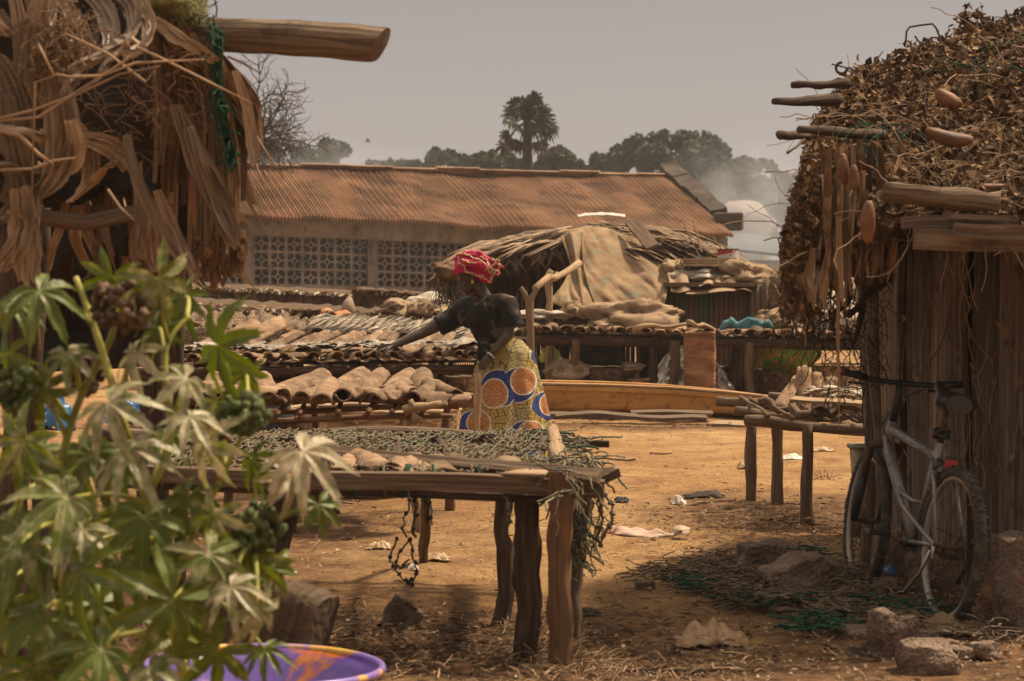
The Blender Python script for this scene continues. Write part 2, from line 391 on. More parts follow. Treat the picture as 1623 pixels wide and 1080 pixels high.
go = gb.build('ground', M['ground'], smooth=True); tag(go, 'sandy orange brown earth of the drying yard', None, None, 'structure')

# ------------------------------------------------------------------ long low building with a rusty corrugated roof
M['rust'] = mat('rusty_corrugated_iron', [(.16, .09, .05), (.28, .162, .092), (.37, .23, .145)], (.35, .35, 1.6), rough=.7, bump=.1, tint=.4, spots=(.08, .045, .035), spotscale=1.3, spotamt=.6, spec=.3)
M['block'] = mat('old_concrete', [(.13, .10, .072), (.24, .185, .14), (.34, .275, .21)], (1.5, 1.5, 1.5), bump=.6, tint=.3, fine=8, spots=(.05, .038, .03), spotscale=2.5, spotamt=.6)
M['darkstone'] = mat('sooty_parapet_stone', [(.025, .018, .014), (.06, .045, .035), (.1, .075, .06)], (2, 2, 2), bump=1, tint=.4)
M['inside'] = mat('painted_interior_shade', [(.012, .01, .009), (.03, .025, .02)], (1, 1, 1), bump=0, tint=.1)  # near-black colour standing in for shade inside huts, hall and baskets
EL, ER = W(268, 344, 56.5), W(1163, 379, 69)
RL, RR = W(232, 262, 62), W(1060, 283, 74.5)
bt = thing('long_building', 'long low building with rusty corrugated iron roof and pierced block walls', 'building', (EL+ER)/2*1.0)
bt.location = V((0, 62, 0)); bt.matrix_basis = Matrix.Translation(V((0, 62, 0)))
def eave(u): q = EL.lerp(ER, u); return q
rb = MB(4); NU = 200*6; NR = 3
roofs = []
for row in range(NR):
    t0, t1 = row/NR, (row+1)/NR+0.015
    vs = []; fs = []
    for j in range(5):
        t = t0+(t1-t0)*j/4
        for i in range(NU+1):
            u = i/NU; p = EL.lerp(ER, u).lerp(RL.lerp(RR, u), t)
            sag = 0.10*noise.noise(V((u*9, t*1.5, 0)))*(1+t)+0.05*noise.noise(V((u*30, t*2, 7)))
            # each sheet of eleven ridges sits slightly differently from its neighbour
            sh = int(u*20+row*0.4); sag += 0.02*math.sin(sh*12.9898)
            vs.append(p+V((0, -0.3, 0.9))*(0.085*math.sin(u*185*2*PI)+sag+0.03*(NR-row)-0.03*j/4))
    w = NU+1
    for j in range(4):
        for i in range(NU): fs.append((j*w+i, j*w+i+1, (j+1)*w+i+1, (j+1)*w+i))
    tn = []
    b = len(rb.v); rb.v.extend(vs)
    for k, f in enumerate(fs):
        rb.f.append([b+q for q in f]); rb.uv.append([(0, 0)]*4)
        i = k % NU; sh = int(i/NU*20+row*0.4); rb.t.append(0.5+0.16*math.sin(sh*78.233+row*3.7)+0.1*(row == 0))
rb.build('roof', M['rust'], bt, smooth=True)
cp = MB(5)
for i in range(12):
    a, b_ = RL.lerp(RR, i/12), RL.lerp(RR, (i+1)/12+.004)
    z = 0.03*math.sin(i*2.3)-.06
    cp.plank(a+V((0, -.1, .05+z)), b_+V((0, -.1, .05+z)), .5, .04, side=(0, 1, -.5))
cp.build('ridge_cap', M['rust'], bt)
# back slope
BL, BR = RL+V((-2, 8, -2.2)), RR+V((-2, 8, -2.2))
bk = MB(); bk.add([RL-V((0, 0, .06)), RR-V((0, 0, .06)), BR, BL], [(0, 1, 2, 3)]); bk.build('rear_roof_slope', M['rust'], bt)
# parapet of stepped stone up the right gable
pp = MB(8)
g0, g1 = W(1150, 352, 70.5), W(1063, 281, 74.6)
for (t0, t1, h_) in ((.12, .40, .46), (.38, .62, .58), (.60, .84, .52), (.82, 1.06, .66)):
    pp.plank(g0.lerp(g1, t0)+V((0, 0, .02)), g0.lerp(g1, t1)+V((0, 0, .10)), .55, h_, side=(1, 0, .1), seg=6, wob=.05, ragged=.15, tint=pp.rng.random())
pp.box(g0+V((.05, -.3, .0)), (.85, .9, .55), tint=.6, bev=.04)
pp.build('gable_parapet', M['darkstone'], bt)
# wall: band beam, sill wall, pillars
def wp(px, py, off=0.0):      # the wall plane stands 0.7 m behind the eave
    u = (px-268)/(1163-268); d = 57.3+12.5*u+off
    return W(px, py, d)
def wy(u0, px): pass
def topy(px): return 344+(px-268)*.0392
def laty(px): return 372+(px-400)*.040
def laby(px): return 451+(px-400)*.0245
wl = MB(9)
def wallq(pa, pb, ya, yb, yc, yd, th=.22, mb=None):
    P = [wp(pa, ya), wp(pb, yb), wp(pb, yd), wp(pa, yc)]; n = V((.2, 1, 0))*th
    P += [p+n for p in P]
    mb.add(P, [(0, 3, 2, 1), (4, 5, 6, 7), (0, 1, 5, 4), (2, 3, 7, 6), (1, 2, 6, 5), (0, 4, 7, 3)])
for a, b_ in [(x, x+20) for x in range(250, 1140, 20)]:
    wallq(a, b_, laby(a), laby(b_), 492, 494, mb=wl)
wallq(250, 1150, topy(250)-2, topy(1150)-6, laty(250), laty(1150), mb=wl)
wl.box(wp(900, 500)+V((0, 0, -.8)), (26, .3, .5))
wl.build('wall', M['block'], bt)
gb2 = MB(); P = [wp(1148, 382), wp(1148, 560), wp(1148, 560, 9)+V((-2, 0, 0)), wp(1148, 382, 9)+V((-2, 0, 0))]
gb2.add(P+[p-V((.3, 0, 0)) for p in P], [(0, 1, 2, 3), (7, 6, 5, 4), (0, 4, 5, 1), (2, 6, 7, 3), (1, 5, 6, 2), (0, 3, 7, 4)]); gb2.build('gable_wall', M['block'], bt)
pil = [256, 394, 590, 780, 965, 1140]
for x in pil:
    pm = MB(x); a = wp(x-6.5, topy(x)+6, -.06); b_ = wp(x+6.5, topy(x)+6, -.06); h = a.z
    pm.box(V(((a.x+b_.x)/2, a.y+.1, (h+.02)/2)), ((b_.x-a.x), .4, h)); pm.build('pillar', M['block'], bt)
def lattice(pa, pb, ncol, off=0, name='lattice_screen'):
    lm = MB(pa)
    for c in range(ncol):
        for r in range(3):
            def q(u, v):
                x = pa+(pb-pa)*(c+u)/ncol; yt = laty(x); yb = laby(x); return wp(x, yt+(yb-yt)*(r+v)/3, off)
            fw = .075
            for (u0, v0, u1, v1) in ((0, 0, 1, fw), (0, 1-fw, 1, 1), (0, fw, fw, 1-fw), (1-fw, fw, 1, 1-fw)):
                P = [q(u0, v0), q(u1, v0), q(u1, v1), q(u0, v1)]; P += [p+V((0, .12, 0)) for p in P]
                lm.add(P, [(0, 3, 2, 1), (4, 5, 6, 7), (0, 1, 5, 4), (2, 3, 7, 6), (1, 2, 6, 5), (0, 4, 7, 3)], tint=.5+.25*math.sin(c*7+r*3))
            for (cu, cv) in ((0, 0), (1, 0), (1, 1), (0, 1)):
                a0 = {(0, 0): 0, (1, 0): 90, (1, 1): 180, (0, 1): 270}[(cu, cv)]
                for rad in (.56,):
                    pts = [q(cu+rad*math.cos(R(a0+k*15)), cv+rad*math.sin(R(a0+k*15)))+V((0, .05, 0)) for k in range(7)]
                    lm.tube(pts, .018, 4, cap=False)
                pts = [q(.5+(.16 if cu else -.16)*1.0, .5), q(.5, .5+(.16 if cv else -.16))]; lm.tube([p+V((0, .05, 0)) for p in pts], .014, 4, cap=False)
                lm.tube([q(cu, cv)+V((0, .05, 0)), q(.5+(.28 if cu else -.28), .5+(.28 if cv else -.28))+V((0, .05, 0))], .014, 4, cap=False)
    return lm.build(name, M['block'], bt)
lattice(263, 387, 5); lattice(401, 583, 7); lattice(597, 773, 7); lattice(787, 958, 7)
# far side of the hall: wall with narrow openings, hall shade put into its dark colour
bw = MB()
for i, x in enumerate(range(250, 1150, 26)):
    P0 = wp(x, laty(x)-20, 7.5)
    bw.box(V((P0.x, P0.y, P0.z/2)), (.30, .2, P0.z))
for z in (.3, .9, 1.35, 1.62, 2.0, 2.35, 2.7): 
    a, b_ = wp(250, 440, 7.5), wp(1150, 440, 7.5)
    a.z = b_.z = z; bw.plank(a, b_, .405 if z < 2.3 else .3, .2, side=(0, 0, 1))
a, b_ = wp(250, 440, 7.7), wp(1150, 440, 7.7)
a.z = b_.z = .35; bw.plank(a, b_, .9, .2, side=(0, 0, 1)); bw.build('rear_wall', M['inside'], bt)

# ------------------------------------------------------------------ trees
M['bark'] = mat('tree_bark', [(.03, .022, .017), (.07, .05, .04)], (3, 3, 1), bump=.5, tint=.3)
M['crown'] = mat('tree_leaves', [(.012, .018, .009), (.028, .038, .016), (.05, .062, .026)], (.25, .25, .25), rough=.7, bump=0, tint=.7, trans=.12)
M['crown2'] = mat('olive_tree_leaves', [(.02, .024, .010), (.04, .045, .018), (.062, .066, .03)], (.25, .25, .25), rough=.7, bump=0, tint=.7, trans=.12)
def tree(x0, x1, ytop, ybase, d, label, seed, lumps, n=2600, leaf=.3, m='crown', group='trees beyond the long building'):
    rg = random.Random(seed); k = F/d; cx = (x0+x1)/2
    base = W(cx, HY, d); base.z = 0; t = thing('broadleaf_tree', label, 'tree', base, group)
    tm = MB(seed); ctr = []
    for (lx, ly, lr) in lumps: ctr.append((W(lx, ly, d+rg.uniform(-2, 2)), lr/k))
    top = max(c[0].z for c in ctr)
    fork = V((base.x+rg.uniform(-.5, .5), d, top*.35)); w = max(.25, (x1-x0)/k*.035)
    tm.branch(base, fork, w*1.2, w*.9, 8, 6, .2)
    for c, r in ctr: tm.branch(fork, c, w*.6, w*.15, 6, 6, .5)
    tm.build('trunk', M['bark'], t, smooth=True)
    cm = MB(seed+1); tot = sum(r*r for c, r in ctr)
    for c, r in ctr:
        nn = int(n*r*r/tot)
        subs = [(V([rg.gauss(0, 1) for _ in range(3)]).normalized()*r*rg.uniform(.45, .9), r*rg.uniform(.28, .5)) for _ in range(14)]
        subs.append((V((0, 0, 0)), r*.75))
        for s_, sr in subs: s_.z *= .8
        for _ in range(nn):
            s_, sr = rg.choice(subs); dv = V([rg.gauss(0, 1) for _ in range(3)]).normalized()
            p = c+s_+dv*sr*rg.uniform(.6, 1.05)**.6
            nrm = (dv+V([rg.uniform(-.8, .8) for _ in range(3)])).normalized(); a = nrm.orthogonal().normalized(); b = nrm.cross(a)
            th = rg.random()*6.28; a, b = a*math.cos(th)+b*math.sin(th), b*math.cos(th)-a*math.sin(th)
            l = leaf*rg.uniform(.5, 1.3)
            cm.add([p-a*l*.6, p+b*l*.3, p+a*l*.7, p-b*l*.35], [(0, 1, 2, 3)], tint=rg.uniform(.1, .9))
    cm.build('crown', M[m], t)
tree(455, 562, 222, 270, 150, 'round dark tree above the left end of the rusty roof', 11, [(485, 250, 26), (520, 240, 24), (545, 238, 12), (505, 262, 35), (470, 262, 22), (440, 262, 18)], 5500, .38)
tree(395, 455, 225, 275, 140, 'hazy tree partly hidden behind the left hut and the bare branches', 12, [(425, 240, 20), (410, 262, 28), (440, 262, 22)], 2600, .38)
tree(560, 668, 250, 275, 165, 'low row of bushy treetop left of the fan palm showing just over the roof ridge', 13, [(590, 268, 14), (615, 265, 13), (640, 262, 14), (660, 266, 12), (572, 272, 10)], 3000, .38)
tree(665, 750, 234, 272, 155, 'dark rounded tree with a taller left shoulder left of the fan palm', 14, [(692, 250, 18), (712, 252, 17), (735, 258, 16), (690, 268, 20)], 3800, .36)
tree(745, 830, 238, 272, 150, 'flat topped green tree just left of the palm trunk', 15, [(760, 256, 16), (785, 254, 16), (808, 256, 15), (770, 270, 16), (825, 262, 12)], 3600, .36, 'crown2')
tree(848, 925, 230, 278, 140, 'green tree just right of the palm trunk', 16, [(868, 252, 19), (890, 250, 20), (908, 262, 16), (860, 272, 20), (895, 274, 20)], 4200, .34, 'crown2')
tree(925, 1165, 205, 320, 160, 'largest broad dark tree behind the gable end of the rusty roof', 17, [(1010, 235, 24), (1050, 226, 22), (1085, 228, 24), (1120, 232, 22), (1145, 244, 18), (985, 250, 24), (950, 262, 22), (1040, 258, 32), (1100, 262, 36), (1150, 275, 28), (975, 275, 24), (1120, 300, 34), (935, 272, 12)], 14000, .42)
tree(1150, 1290, 245, 360, 165, 'low dark tree stepping down into the smoke at right', 18, [(1175, 262, 17), (1195, 262, 16), (1180, 290, 32), (1222, 264, 11), (1235, 290, 24), (1265, 295, 24), (1285, 310, 26), (1200, 325, 35), (1250, 335, 30), (1160, 330, 30), (1310, 320, 30)], 9500, .42)
# bare tree behind the left hut
rg = random.Random(5)
bb = W(330, HY, 60); bb.z = 0; bt2 = thing('bare_tree', 'leafless tree with fine twisted branches reaching out from behind the left hut', 'tree', bb)
tm = MB(3); tw = MB(4); bp0 = W(330, 250, 60); tm.branch(bb, bp0, .3, .22, 8, 8, .15); tm.build('trunk', M['bark'], bt2, smooth=True)
def grow(p, d, ln, r, lv):
    n = 5; pts = [p]; q = p
    for i in range(n):
        d = (d+V([rg.uniform(-.33, .33) for _ in range(3)])+V((0, 0, -.03))).normalized(); q = q+d*ln/n; pts.append(q)
        if lv > 0 and i > 0:
            for _ in range(2 if lv > 1 else 1): grow(q, (d+V([rg.uniform(-1, 1) for _ in range(3)])).normalized(), ln*rg.uniform(.4, .62), r*.6, lv-1)
    tw.tube(pts, [r*(1-.12*i) for i in range(n+1)], 4, tint=rg.random())
for (tx, ty, l) in ((375, 130, 1), (410, 165, 1), (440, 190, 1), (450, 215, 1), (400, 215, .8), (365, 175, 1)):
    e = W(tx, ty, 60+rg.uniform(-1, 1)); grow(bp0, (e-bp0).normalized(), (e-bp0).length*.95, .045, 3)
tw.build('branches', M['bark'], bt2)
# fan palm
pd = 95; pb = W(833, HY, pd); pb.z = 0
pt = thing('fan_palm', 'tall fan palm rising above the tree line behind the roof', 'palm tree', pb)
tm = MB(1); top = W(836, 192, pd); tm.branch(pb, top, .26, .2, 9, 14, .08); tm.build('trunk', M['bark'], pt, smooth=True)
M['palmleaf'] = mat('palm_fan_leaf', [(.016, .02, .010), (.035, .04, .02)], (1, 1, 1), rough=.6, bump=0, tint=.5, trans=.1)
M['palmdead'] = mat('dead_palm_leaf', [(.05, .035, .025), (.09, .06, .045)], (1, 1, 1), rough=.8, bump=0, tint=.5)
rg = random.Random(21)
heads = [(838, 163, 15), (822, 172, 14), (857, 168, 14), (848, 152, 10), (828, 158, 10), (806, 180, 13), (812, 196, 12), (868, 188, 13), (873, 205, 13), (860, 196, 12), (850, 208, 12), (802, 222, 12), (822, 232, 11), (858, 232, 10), (796, 235, 9), (840, 178, 12), (815, 160, 9), (862, 176, 10), (845, 190, 12), (828, 186, 11)]
for i, (hx, hy, hr) in enumerate(heads):
    fm = MB(i); h = W(hx, hy, pd+rg.uniform(-1.2, 1.2)); dr = (h-top).normalized(); r = hr/(F/pd)*1.5
    fm.tube([top, (top+h)/2+V((0, 0, .15)), h-dr*r*.55], .035, 4)
    st = h-dr*r*.5; nrm = V((rg.uniform(-.4, .4), -1, rg.uniform(-.2, .5))).normalized(); a = dr; b = nrm.cross(a).normalized()
    for k in range(22):
        th = R(-110+k*10+rg.uniform(-4, 4)); dd = (a*math.cos(th)+b*math.sin(th)+nrm*rg.uniform(-.25, .25)).normalized(); L_ = r*(1.05+.25*math.cos(th))*rg.uniform(.8, 1.1)
        pts = [st, st+dd*L_*.5, st+dd*L_*.85+V((0, 0, -.05)), st+dd*L_*1.05+V((0, 0, -.25*L_))]
        fm.ribbon(pts, [.02, .05, .035, .005], dd.cross(nrm), .3, tint=rg.random())
    fm.build('palm_frond', M['palmdead'] if hy > 225 else M['palmleaf'], pt)
# bird
bm_ = MB(); q = W(583, 224, 100); bm_.tube([q+V((-.14, 0, .0)), q, q+V((.13, 0, -.05))], [.012, .035, .01], 6); bm_.add([q, q+V((-.06, .3, .1)), q+V((.08, .3, .1))], [(0, 1, 2)]); bm_.add([q, q+V((-.06, -.3, .08)), q+V((.08, -.3, .08))], [(0, 1, 2)])
tag(bm_.build('bird', M['bark']), 'tiny dark bird flying over the roof between the left trees', 'bird')
# pale canopy roofs in the smoke at the right
M['canopy'] = mat('blue_grey_roofing', [(.07, .082, .098), (.095, .11, .128)], (.3, .3, .3), rough=.7, bump=.1, tint=.1)
M['pinkcan'] = mat('pale_dome', [(.26, .21, .19), (.34, .28, .255)], (.3, .3, .3), rough=.8, bump=.1, tint=.1)
M['palewall'] = mat('pale_render', [(.22, .2, .19), (.3, .28, .26)], (.5, .5, .5), rough=.9, bump=.1, tint=.1)
cd = 85; ap = W(1178, 371, cd); cb = ap.copy(); cb.z = 0
ct = thing('pavilion', 'low blue grey pitched roof in the smoke beyond the centre hut', 'building', cb)
cm_ = MB(); e1, e2, e3, e4 = W(1120, 392, cd-2), W(1330, 415, cd-4), W(1330, 405, cd+6), W(1120, 385, cd+6); ap2 = W(1200, 372, cd+1)
cm_.add([e1, e2, ap2+V((2, 0, -.35)), ap, e3, e4], [(0, 1, 2, 3), (1, 4, 2), (4, 5, 3, 2), (5, 0, 3)]); cm_.build('roof', M['canopy'], ct, solid=.1)
wm = MB(); m_ = (e1+e2+e3+e4)/4; wm.box((m_.x, m_.y, e2.z/2), (4.2, 6, e2.z+.15)); wm.build('wall', M['palewall'], ct)
db = W(1180, 360, 120); dm = MB(3)
dm.blob(W(1180, 352, 120), (1.5, 1.5, 1.15), 20, 12, .10, 1.3, flatbot=.75); 
dt = thing('dome_tent', 'pale pinkish dome top showing through the smoke at right', 'tent', (db.x, 120, 0))
dm.build('canopy', M['pinkcan'], dt, smooth=True)
dm = MB(); dm.tube([(db.x, 120, 0), (db.x, 120, 3.8)], 1.35, 16); dm.build('wall', M['palewall'], dt)

# ------------------------------------------------------------------ air and smoke
def volume(name, dens, col, noise_scale=None, emis=0):
    m = bpy.data.materials.new(name); m.use_nodes = True; nt = m.node_tree; nt.nodes.clear(); L = nt.links.new
    pv = node(nt, 'ShaderNodeVolumePrincipled'); pv.inputs['Density'].default_value = dens; pv.inputs['Color'].default_value = (*col, 1); pv.inputs['Anisotropy'].default_value = .2
    o = node(nt, 'ShaderNodeOutputMaterial'); L(pv.outputs[0], o.inputs['Volume'])
    if noise_scale:
        tc = node(nt, 'ShaderNodeTexCoord'); n = node(nt, 'ShaderNodeTexNoise', Scale=noise_scale, Detail=3, Distortion=1.0); L(tc.outputs['Object'], n.inputs['Vector'])
        r = node(nt, 'ShaderNodeMapRange'); r.inputs[1].default_value = .38; r.inputs[2].default_value = .72; r.inputs[4].default_value = dens; L(n.outputs[0], r.inputs[0])
        ln = node(nt, 'ShaderNodeVectorMath', operation='LENGTH'); L(tc.outputs['Object'], ln.inputs[0])
        r2 = node(nt, 'ShaderNodeMapRange'); r2.inputs[1].default_value = 1.0; r2.inputs[2].default_value = .3; L(ln.outputs['Value'], r2.inputs[0])
        mu = node(nt, 'ShaderNodeMath', operation='MULTIPLY'); L(r.outputs[0], mu.inputs[0]); L(r2.outputs[0], mu.inputs[1]); L(mu.outputs[0], pv.inputs['Density'])
    return m
def smoke(c, size, dens, ns, label, col=(.75, .78, .82)):
    mb = MB(); mb.blob((0, 0, 0), 1.0, 20, 12, 0)
    o = mb.build('smoke', volume('smoke_'+str(len(bpy.data.materials)), dens, col, ns)); o.location = c; o.scale = size
    tag(o, label, 'smoke', None, 'stuff'); return o
smoke(W(1185, 330, 95), (4.6, 5, 3.4), .30, 1.6, 'grey smoke drifting up beside the gable end at right')
smoke(W(1250, 390, 80), (4.2, 4, 2.6), .20, 1.4, 'thin smoke low behind the centre hut at right')
smoke(W(500, 262, 78), (5.5, 4, 1.0), .16, 1.5, 'thin bluish smoke over the left part of the roof ridge')
smoke(W(560, 390, 54.5), (3.8, 1.6, 1.7), .025, 1.7, 'thin smoke hanging before the pierced block wall')
hb = MB(); hb.box((0, 125, 9), (420, 262, 24)); ho = hb.build('haze', volume('haze_air', .0006, (.82, .8, .8))); tag(ho, 'thin dusty haze filling the air', 'haze', None, 'stuff')
# ------------------------------------------------------------------ curved tiles and helpers for the drying racks
def tile_mesh(seed, r=.075, ln=.42, arc=165, mt='tile', th=.011):
    mb = MB(seed); o = V((seed*3.1, 0, 0)); nu, nv = 10, 8
    def fn(u, v, rr):
        a = R(90-arc/2+arc*u); y = (v-.5)*ln
        k = 1+.10*noise.noise(o+V((u*2, v*2, 0)))*2; tp = 1.0-.12*v
        e = .012*noise.noise(o+V((u*6, 7, 0)))*(1 if v in (0, 1) else 0)
        return V((math.cos(a)*rr*k*tp, y+e*2+.01*noise.noise(o+V((v*3, 1, 1))), math.sin(a)*rr*k*tp*.92-r*.42+.006*noise.noise(o+V((u*5, v*6, 3)))))
    vs = []
    for rr in (r, r-th):
        for j in range(nv+1):
            for i in range(nu+1): vs.append(fn(i/nu, j/nv, rr))
    w = nu+1; N = w*(nv+1); fs = []
    for j in range(nv):
        for i in range(nu):
            a = j*w+i; fs.append((a, a+1, a+w+1, a+w)); fs.append((N+a, N+a+w, N+a+w+1, N+a+1))
    for i in range(nu): fs.append((i, N+i, N+i+1, i+1)); a = nv*w+i; fs.append((a, a+1, N+a+1, N+a))
    for j in range(nv): a = j*w; fs.append((a, a+w, N+a+w, N+a)); a = j*w+nu; fs.append((a, N+a, N+a+w, a+w))
    mb.add(vs, fs, [[(vs[k].y, vs[k].x) for k in f] for f in fs])
    o_ = mb.build('curved_tile', M[mt], smooth=True); o_.data['x'] = 1; return o_.data, bpy.data.objects.remove(o_)
def tmesh(*a, **k):
    md = tile_mesh(*a, **k)[0]; return md
TM = [tmesh(i, .078, .44) for i in (1, 2, 3)]; TMs = [tmesh(i, .06, .34) for i in (4, 5)]; TML = [tmesh(i, .10, .62, 150) for i in (6, 7)]
TMR = [tmesh(i, .056, .72) for i in (11, 12, 13)]; TMF = [tmesh(i, .054, .40) for i in (14, 15, 16)]; TMA = [tmesh(i, .064, .56) for i in (17, 18, 19)]
TMo = [tmesh(8, .09, .4, 170, 'tile_orange')]
def put(me, name, loc, rot, label, cat, group=None, sc=1):
    o = bpy.data.objects.new(name, me); C.objects.link(o); o.location = loc; o.rotation_euler = rot; o.scale = (sc, sc, sc); return tag(o, label, cat, group)
def rack(name, label, a0, a1, depth, zb, legs, seed, wood='darkwood', nslat=8, thick=.035, legr=.04, group=None, beams=3, slopes=None, low=0.0, legwob=.015, slr=.018):
    """a0,a1: front edge ends (x,y,z); depth to the rear; zb: rise of the rear edge."""
    rg = random.Random(seed); a0 = V(a0); a1 = V(a1); base = (a0+a1)/2; base.z = 0; base.y += depth/2
    t = thing(name, label, 'drying rack', base, group); dv = V((0, depth, zb)); ax = (a1-a0).normalized()
    for k in range(beams):
        q = dv*(k/(beams-1)) if beams > 1 else V((0, 0, 0)); mb = MB(seed+k)
        mb.branch(a0+q-ax*rg.uniform(.02, .15)+V((0, 0, -.03-low)), a1+q+ax*rg.uniform(.02, .15)+V((0, 0, -.03-low)), thick, thick*.85, 8, 14, .02); mb.build('beam', M[wood], t, smooth=True)
    for i in range(nslat):
        u = (i+.5+rg.uniform(-.2, .2))/nslat; p = a0.lerp(a1, u); mb = MB(seed*7+i)
        mb.branch(p-dv*.05+V((0, 0, .01)), p+dv*1.04+V((rg.uniform(-.1, .1), 0, .01)), slr, slr*.8, 6, 5, .015); mb.build('slat', M[wood], t, smooth=True)
    for i, lg in enumerate(legs):
        u, v, r = lg[0], lg[1], lg[2]; lean = lg[3] if len(lg) > 3 else rg.uniform(-.04, .04); mt = lg[4] if len(lg) > 4 else wood
        p = a0.lerp(a1, u)+dv*v; mb = MB(seed*13+i)
        mb.branch(V((p.x+lean, p.y+rg.uniform(-.03, .03), -.05)), p+V((0, -.01 if v > 0 else -.05, -.02)), r*1.1, r*.9, 8, 9, legwob); mb.build('leg', M[mt], t, smooth=True)
    return t
FISH = None
M['fish'] = mat('dried_fish', [(.13, .095, .065), (.30, .24, .17), (.46, .39, .30)], (20, 20, 20), rough=.5, bump=.3, tint=.35, objrand=.8)
def fish_mesh(seed, ln=.2):
    mb = MB(seed); pts = []; rs = []
    n = 8
    for i in range(n+1):
        u = i/n; pts.append(V(((u-.5)*ln, .012*math.sin(u*3+seed), .008*math.sin(u*5)))); rs.append(max(.002, ln*.15*(math.sin(min(1, u*1.12)*PI)**.7 if u < .88 else .12)))
    mb.tube(pts, rs, 8, flat=.35, up=(0, 0, 1))
    e = pts[-1]; mb.add([e-V((.015, 0, 0)), e+V((.02, ln*.12, .004)), e+V((.008, 0, 0)), e+V((.02, -ln*.12, .004))], [(0, 1, 2, 3)])
    o = mb.build('dried_fish', M['fish'], smooth=True); me = o.data; bpy.data.objects.remove(o); return me
FM = [fish_mesh(i) for i in (1, 2, 3)]

# rack the woman reaches over (its right front corner is in her hand)
D = 18.3
A0, A1 = W(212, 588, D), W(768, 580, D-.2)
rackB = rack('drying_rack', 'long rack of curved tiles the woman leans on, with a pale corner post', A0, A1, 2.3, .12,
    [(.02, .1, .04), (.17, .1, .05), (.2, .8, .05), (.375, .1, .035), (.41, .9, .04), (.585, .05, .05, -.12), (.6, .9, .05), (.7, .3, .025), (.86, .9, .035), (.985, -.17, .029, -.03, 'palewood')], 31, nslat=12, thick=.042)
rg = random.Random(77)
n = 36
for i in range(n):
    u = (i+.4)/n; p = A0.lerp(A1, u); dn = i % 2
    L_ = "tile with its open end facing out along the front edge of the woman's rack"
    put(rg.choice(TMF), 'curved_tile', p+V((rg.uniform(-.015, .015), .14+rg.uniform(-.05, .05), .055+(.02 if dn else .045))), (R(rg.uniform(-4, 2)), PI if dn else 0, R(rg.uniform(-12, 12)+(10 if u > .5 else -14))), L_, 'roof tile', 'curved tiles along the front edge of the long rack')
n = 24
for i in range(n):
    u = .17+.83*(i+.4)/n; p = A0.lerp(A1, u)+V((0, 1.25, .1))
    if .3 < u < .33: continue
    put(rg.choice(TMR), 'curved_tile', p+V((rg.uniform(-.02, .02), rg.uniform(-.14, .14), .05+rg.uniform(-.01, .03))), (R(rg.uniform(10, 16)), 0, R(rg.uniform(-7, 7)+(-14 if u > .6 else -26))), 'brown curved tile lying in the rear row of the rack the woman reaches over', 'roof tile', 'curved tiles in the rear row of the long rack', rg.uniform(.85, 1.12))
for i, (x, y, rz, s) in enumerate(((352, 540, -38, 1.5), (392, 538, -36, 1.55), (318, 552, -30, 1.3))):
    put(TML[i % 2], 'curved_tile', W(x, y, D+1.1), (R(18), 0, R(rz)), ['left one of two big leaning tiles standing proud of the rack behind the castor leaves', 'right one of two big leaning tiles standing proud of the rack', 'shorter tile leaning at the far left of the long rack'][i], 'roof tile', None, s*.9)
# dried fish and flat scraps laid on the tiles
M['fishdark'] = mat('flat_dried_fish', [(.10, .08, .065), (.22, .18, .14), (.4, .35, .29)], (14, 14, 14), rough=.45, bump=.5, tint=.5, objrand=.8, spec=.5)
def flat_mesh(seed, mt='fishdark'):
    mb = MB(seed); o = V((seed*7, 1, 2))
    mb.grid(lambda u, v: V(((u-.5)*.34*(1-.5*abs(v-.5)), (v-.5)*.15*(1+.4*noise.noise(o+V((u*4, 0, 0)))), .03*noise.noise(o+V((u*4, v*3, 0)))+.02)), 8, 4)
    ob = mb.build('split_fish', M[mt], smooth=True); me = ob.data; bpy.data.objects.remove(ob); return me
FL = [flat_mesh(i) for i in range(4)]
for i in range(56):
    u = rg.random()**.8; p = A0.lerp(A1, u)+V((0, rg.uniform(.05, .95), .14+.03*rg.random()))
    put(rg.choice(FL), 'split_fish', p, (R(rg.uniform(-12, 12)), R(rg.uniform(-14, 14)), R(rg.uniform(-60, 60))), 'split fish drying flat on the tiles of the rack the woman reaches over', 'dried fish', 'split fish laid on the long rack', rg.uniform(.6, 1.1))

m1 = MB(77); m1.grid(lambda u, v: A0.lerp(A1, u)+V((0, .15+2.1*v, .028+.11*v+.015*noise.noise(V((u*30, v*12, 0))))), 60, 16); m1.build('gap_shade_sheet', M['thatch'], rackB, solid=.01)  # dark sheet added so the gaps between tiles look shaded
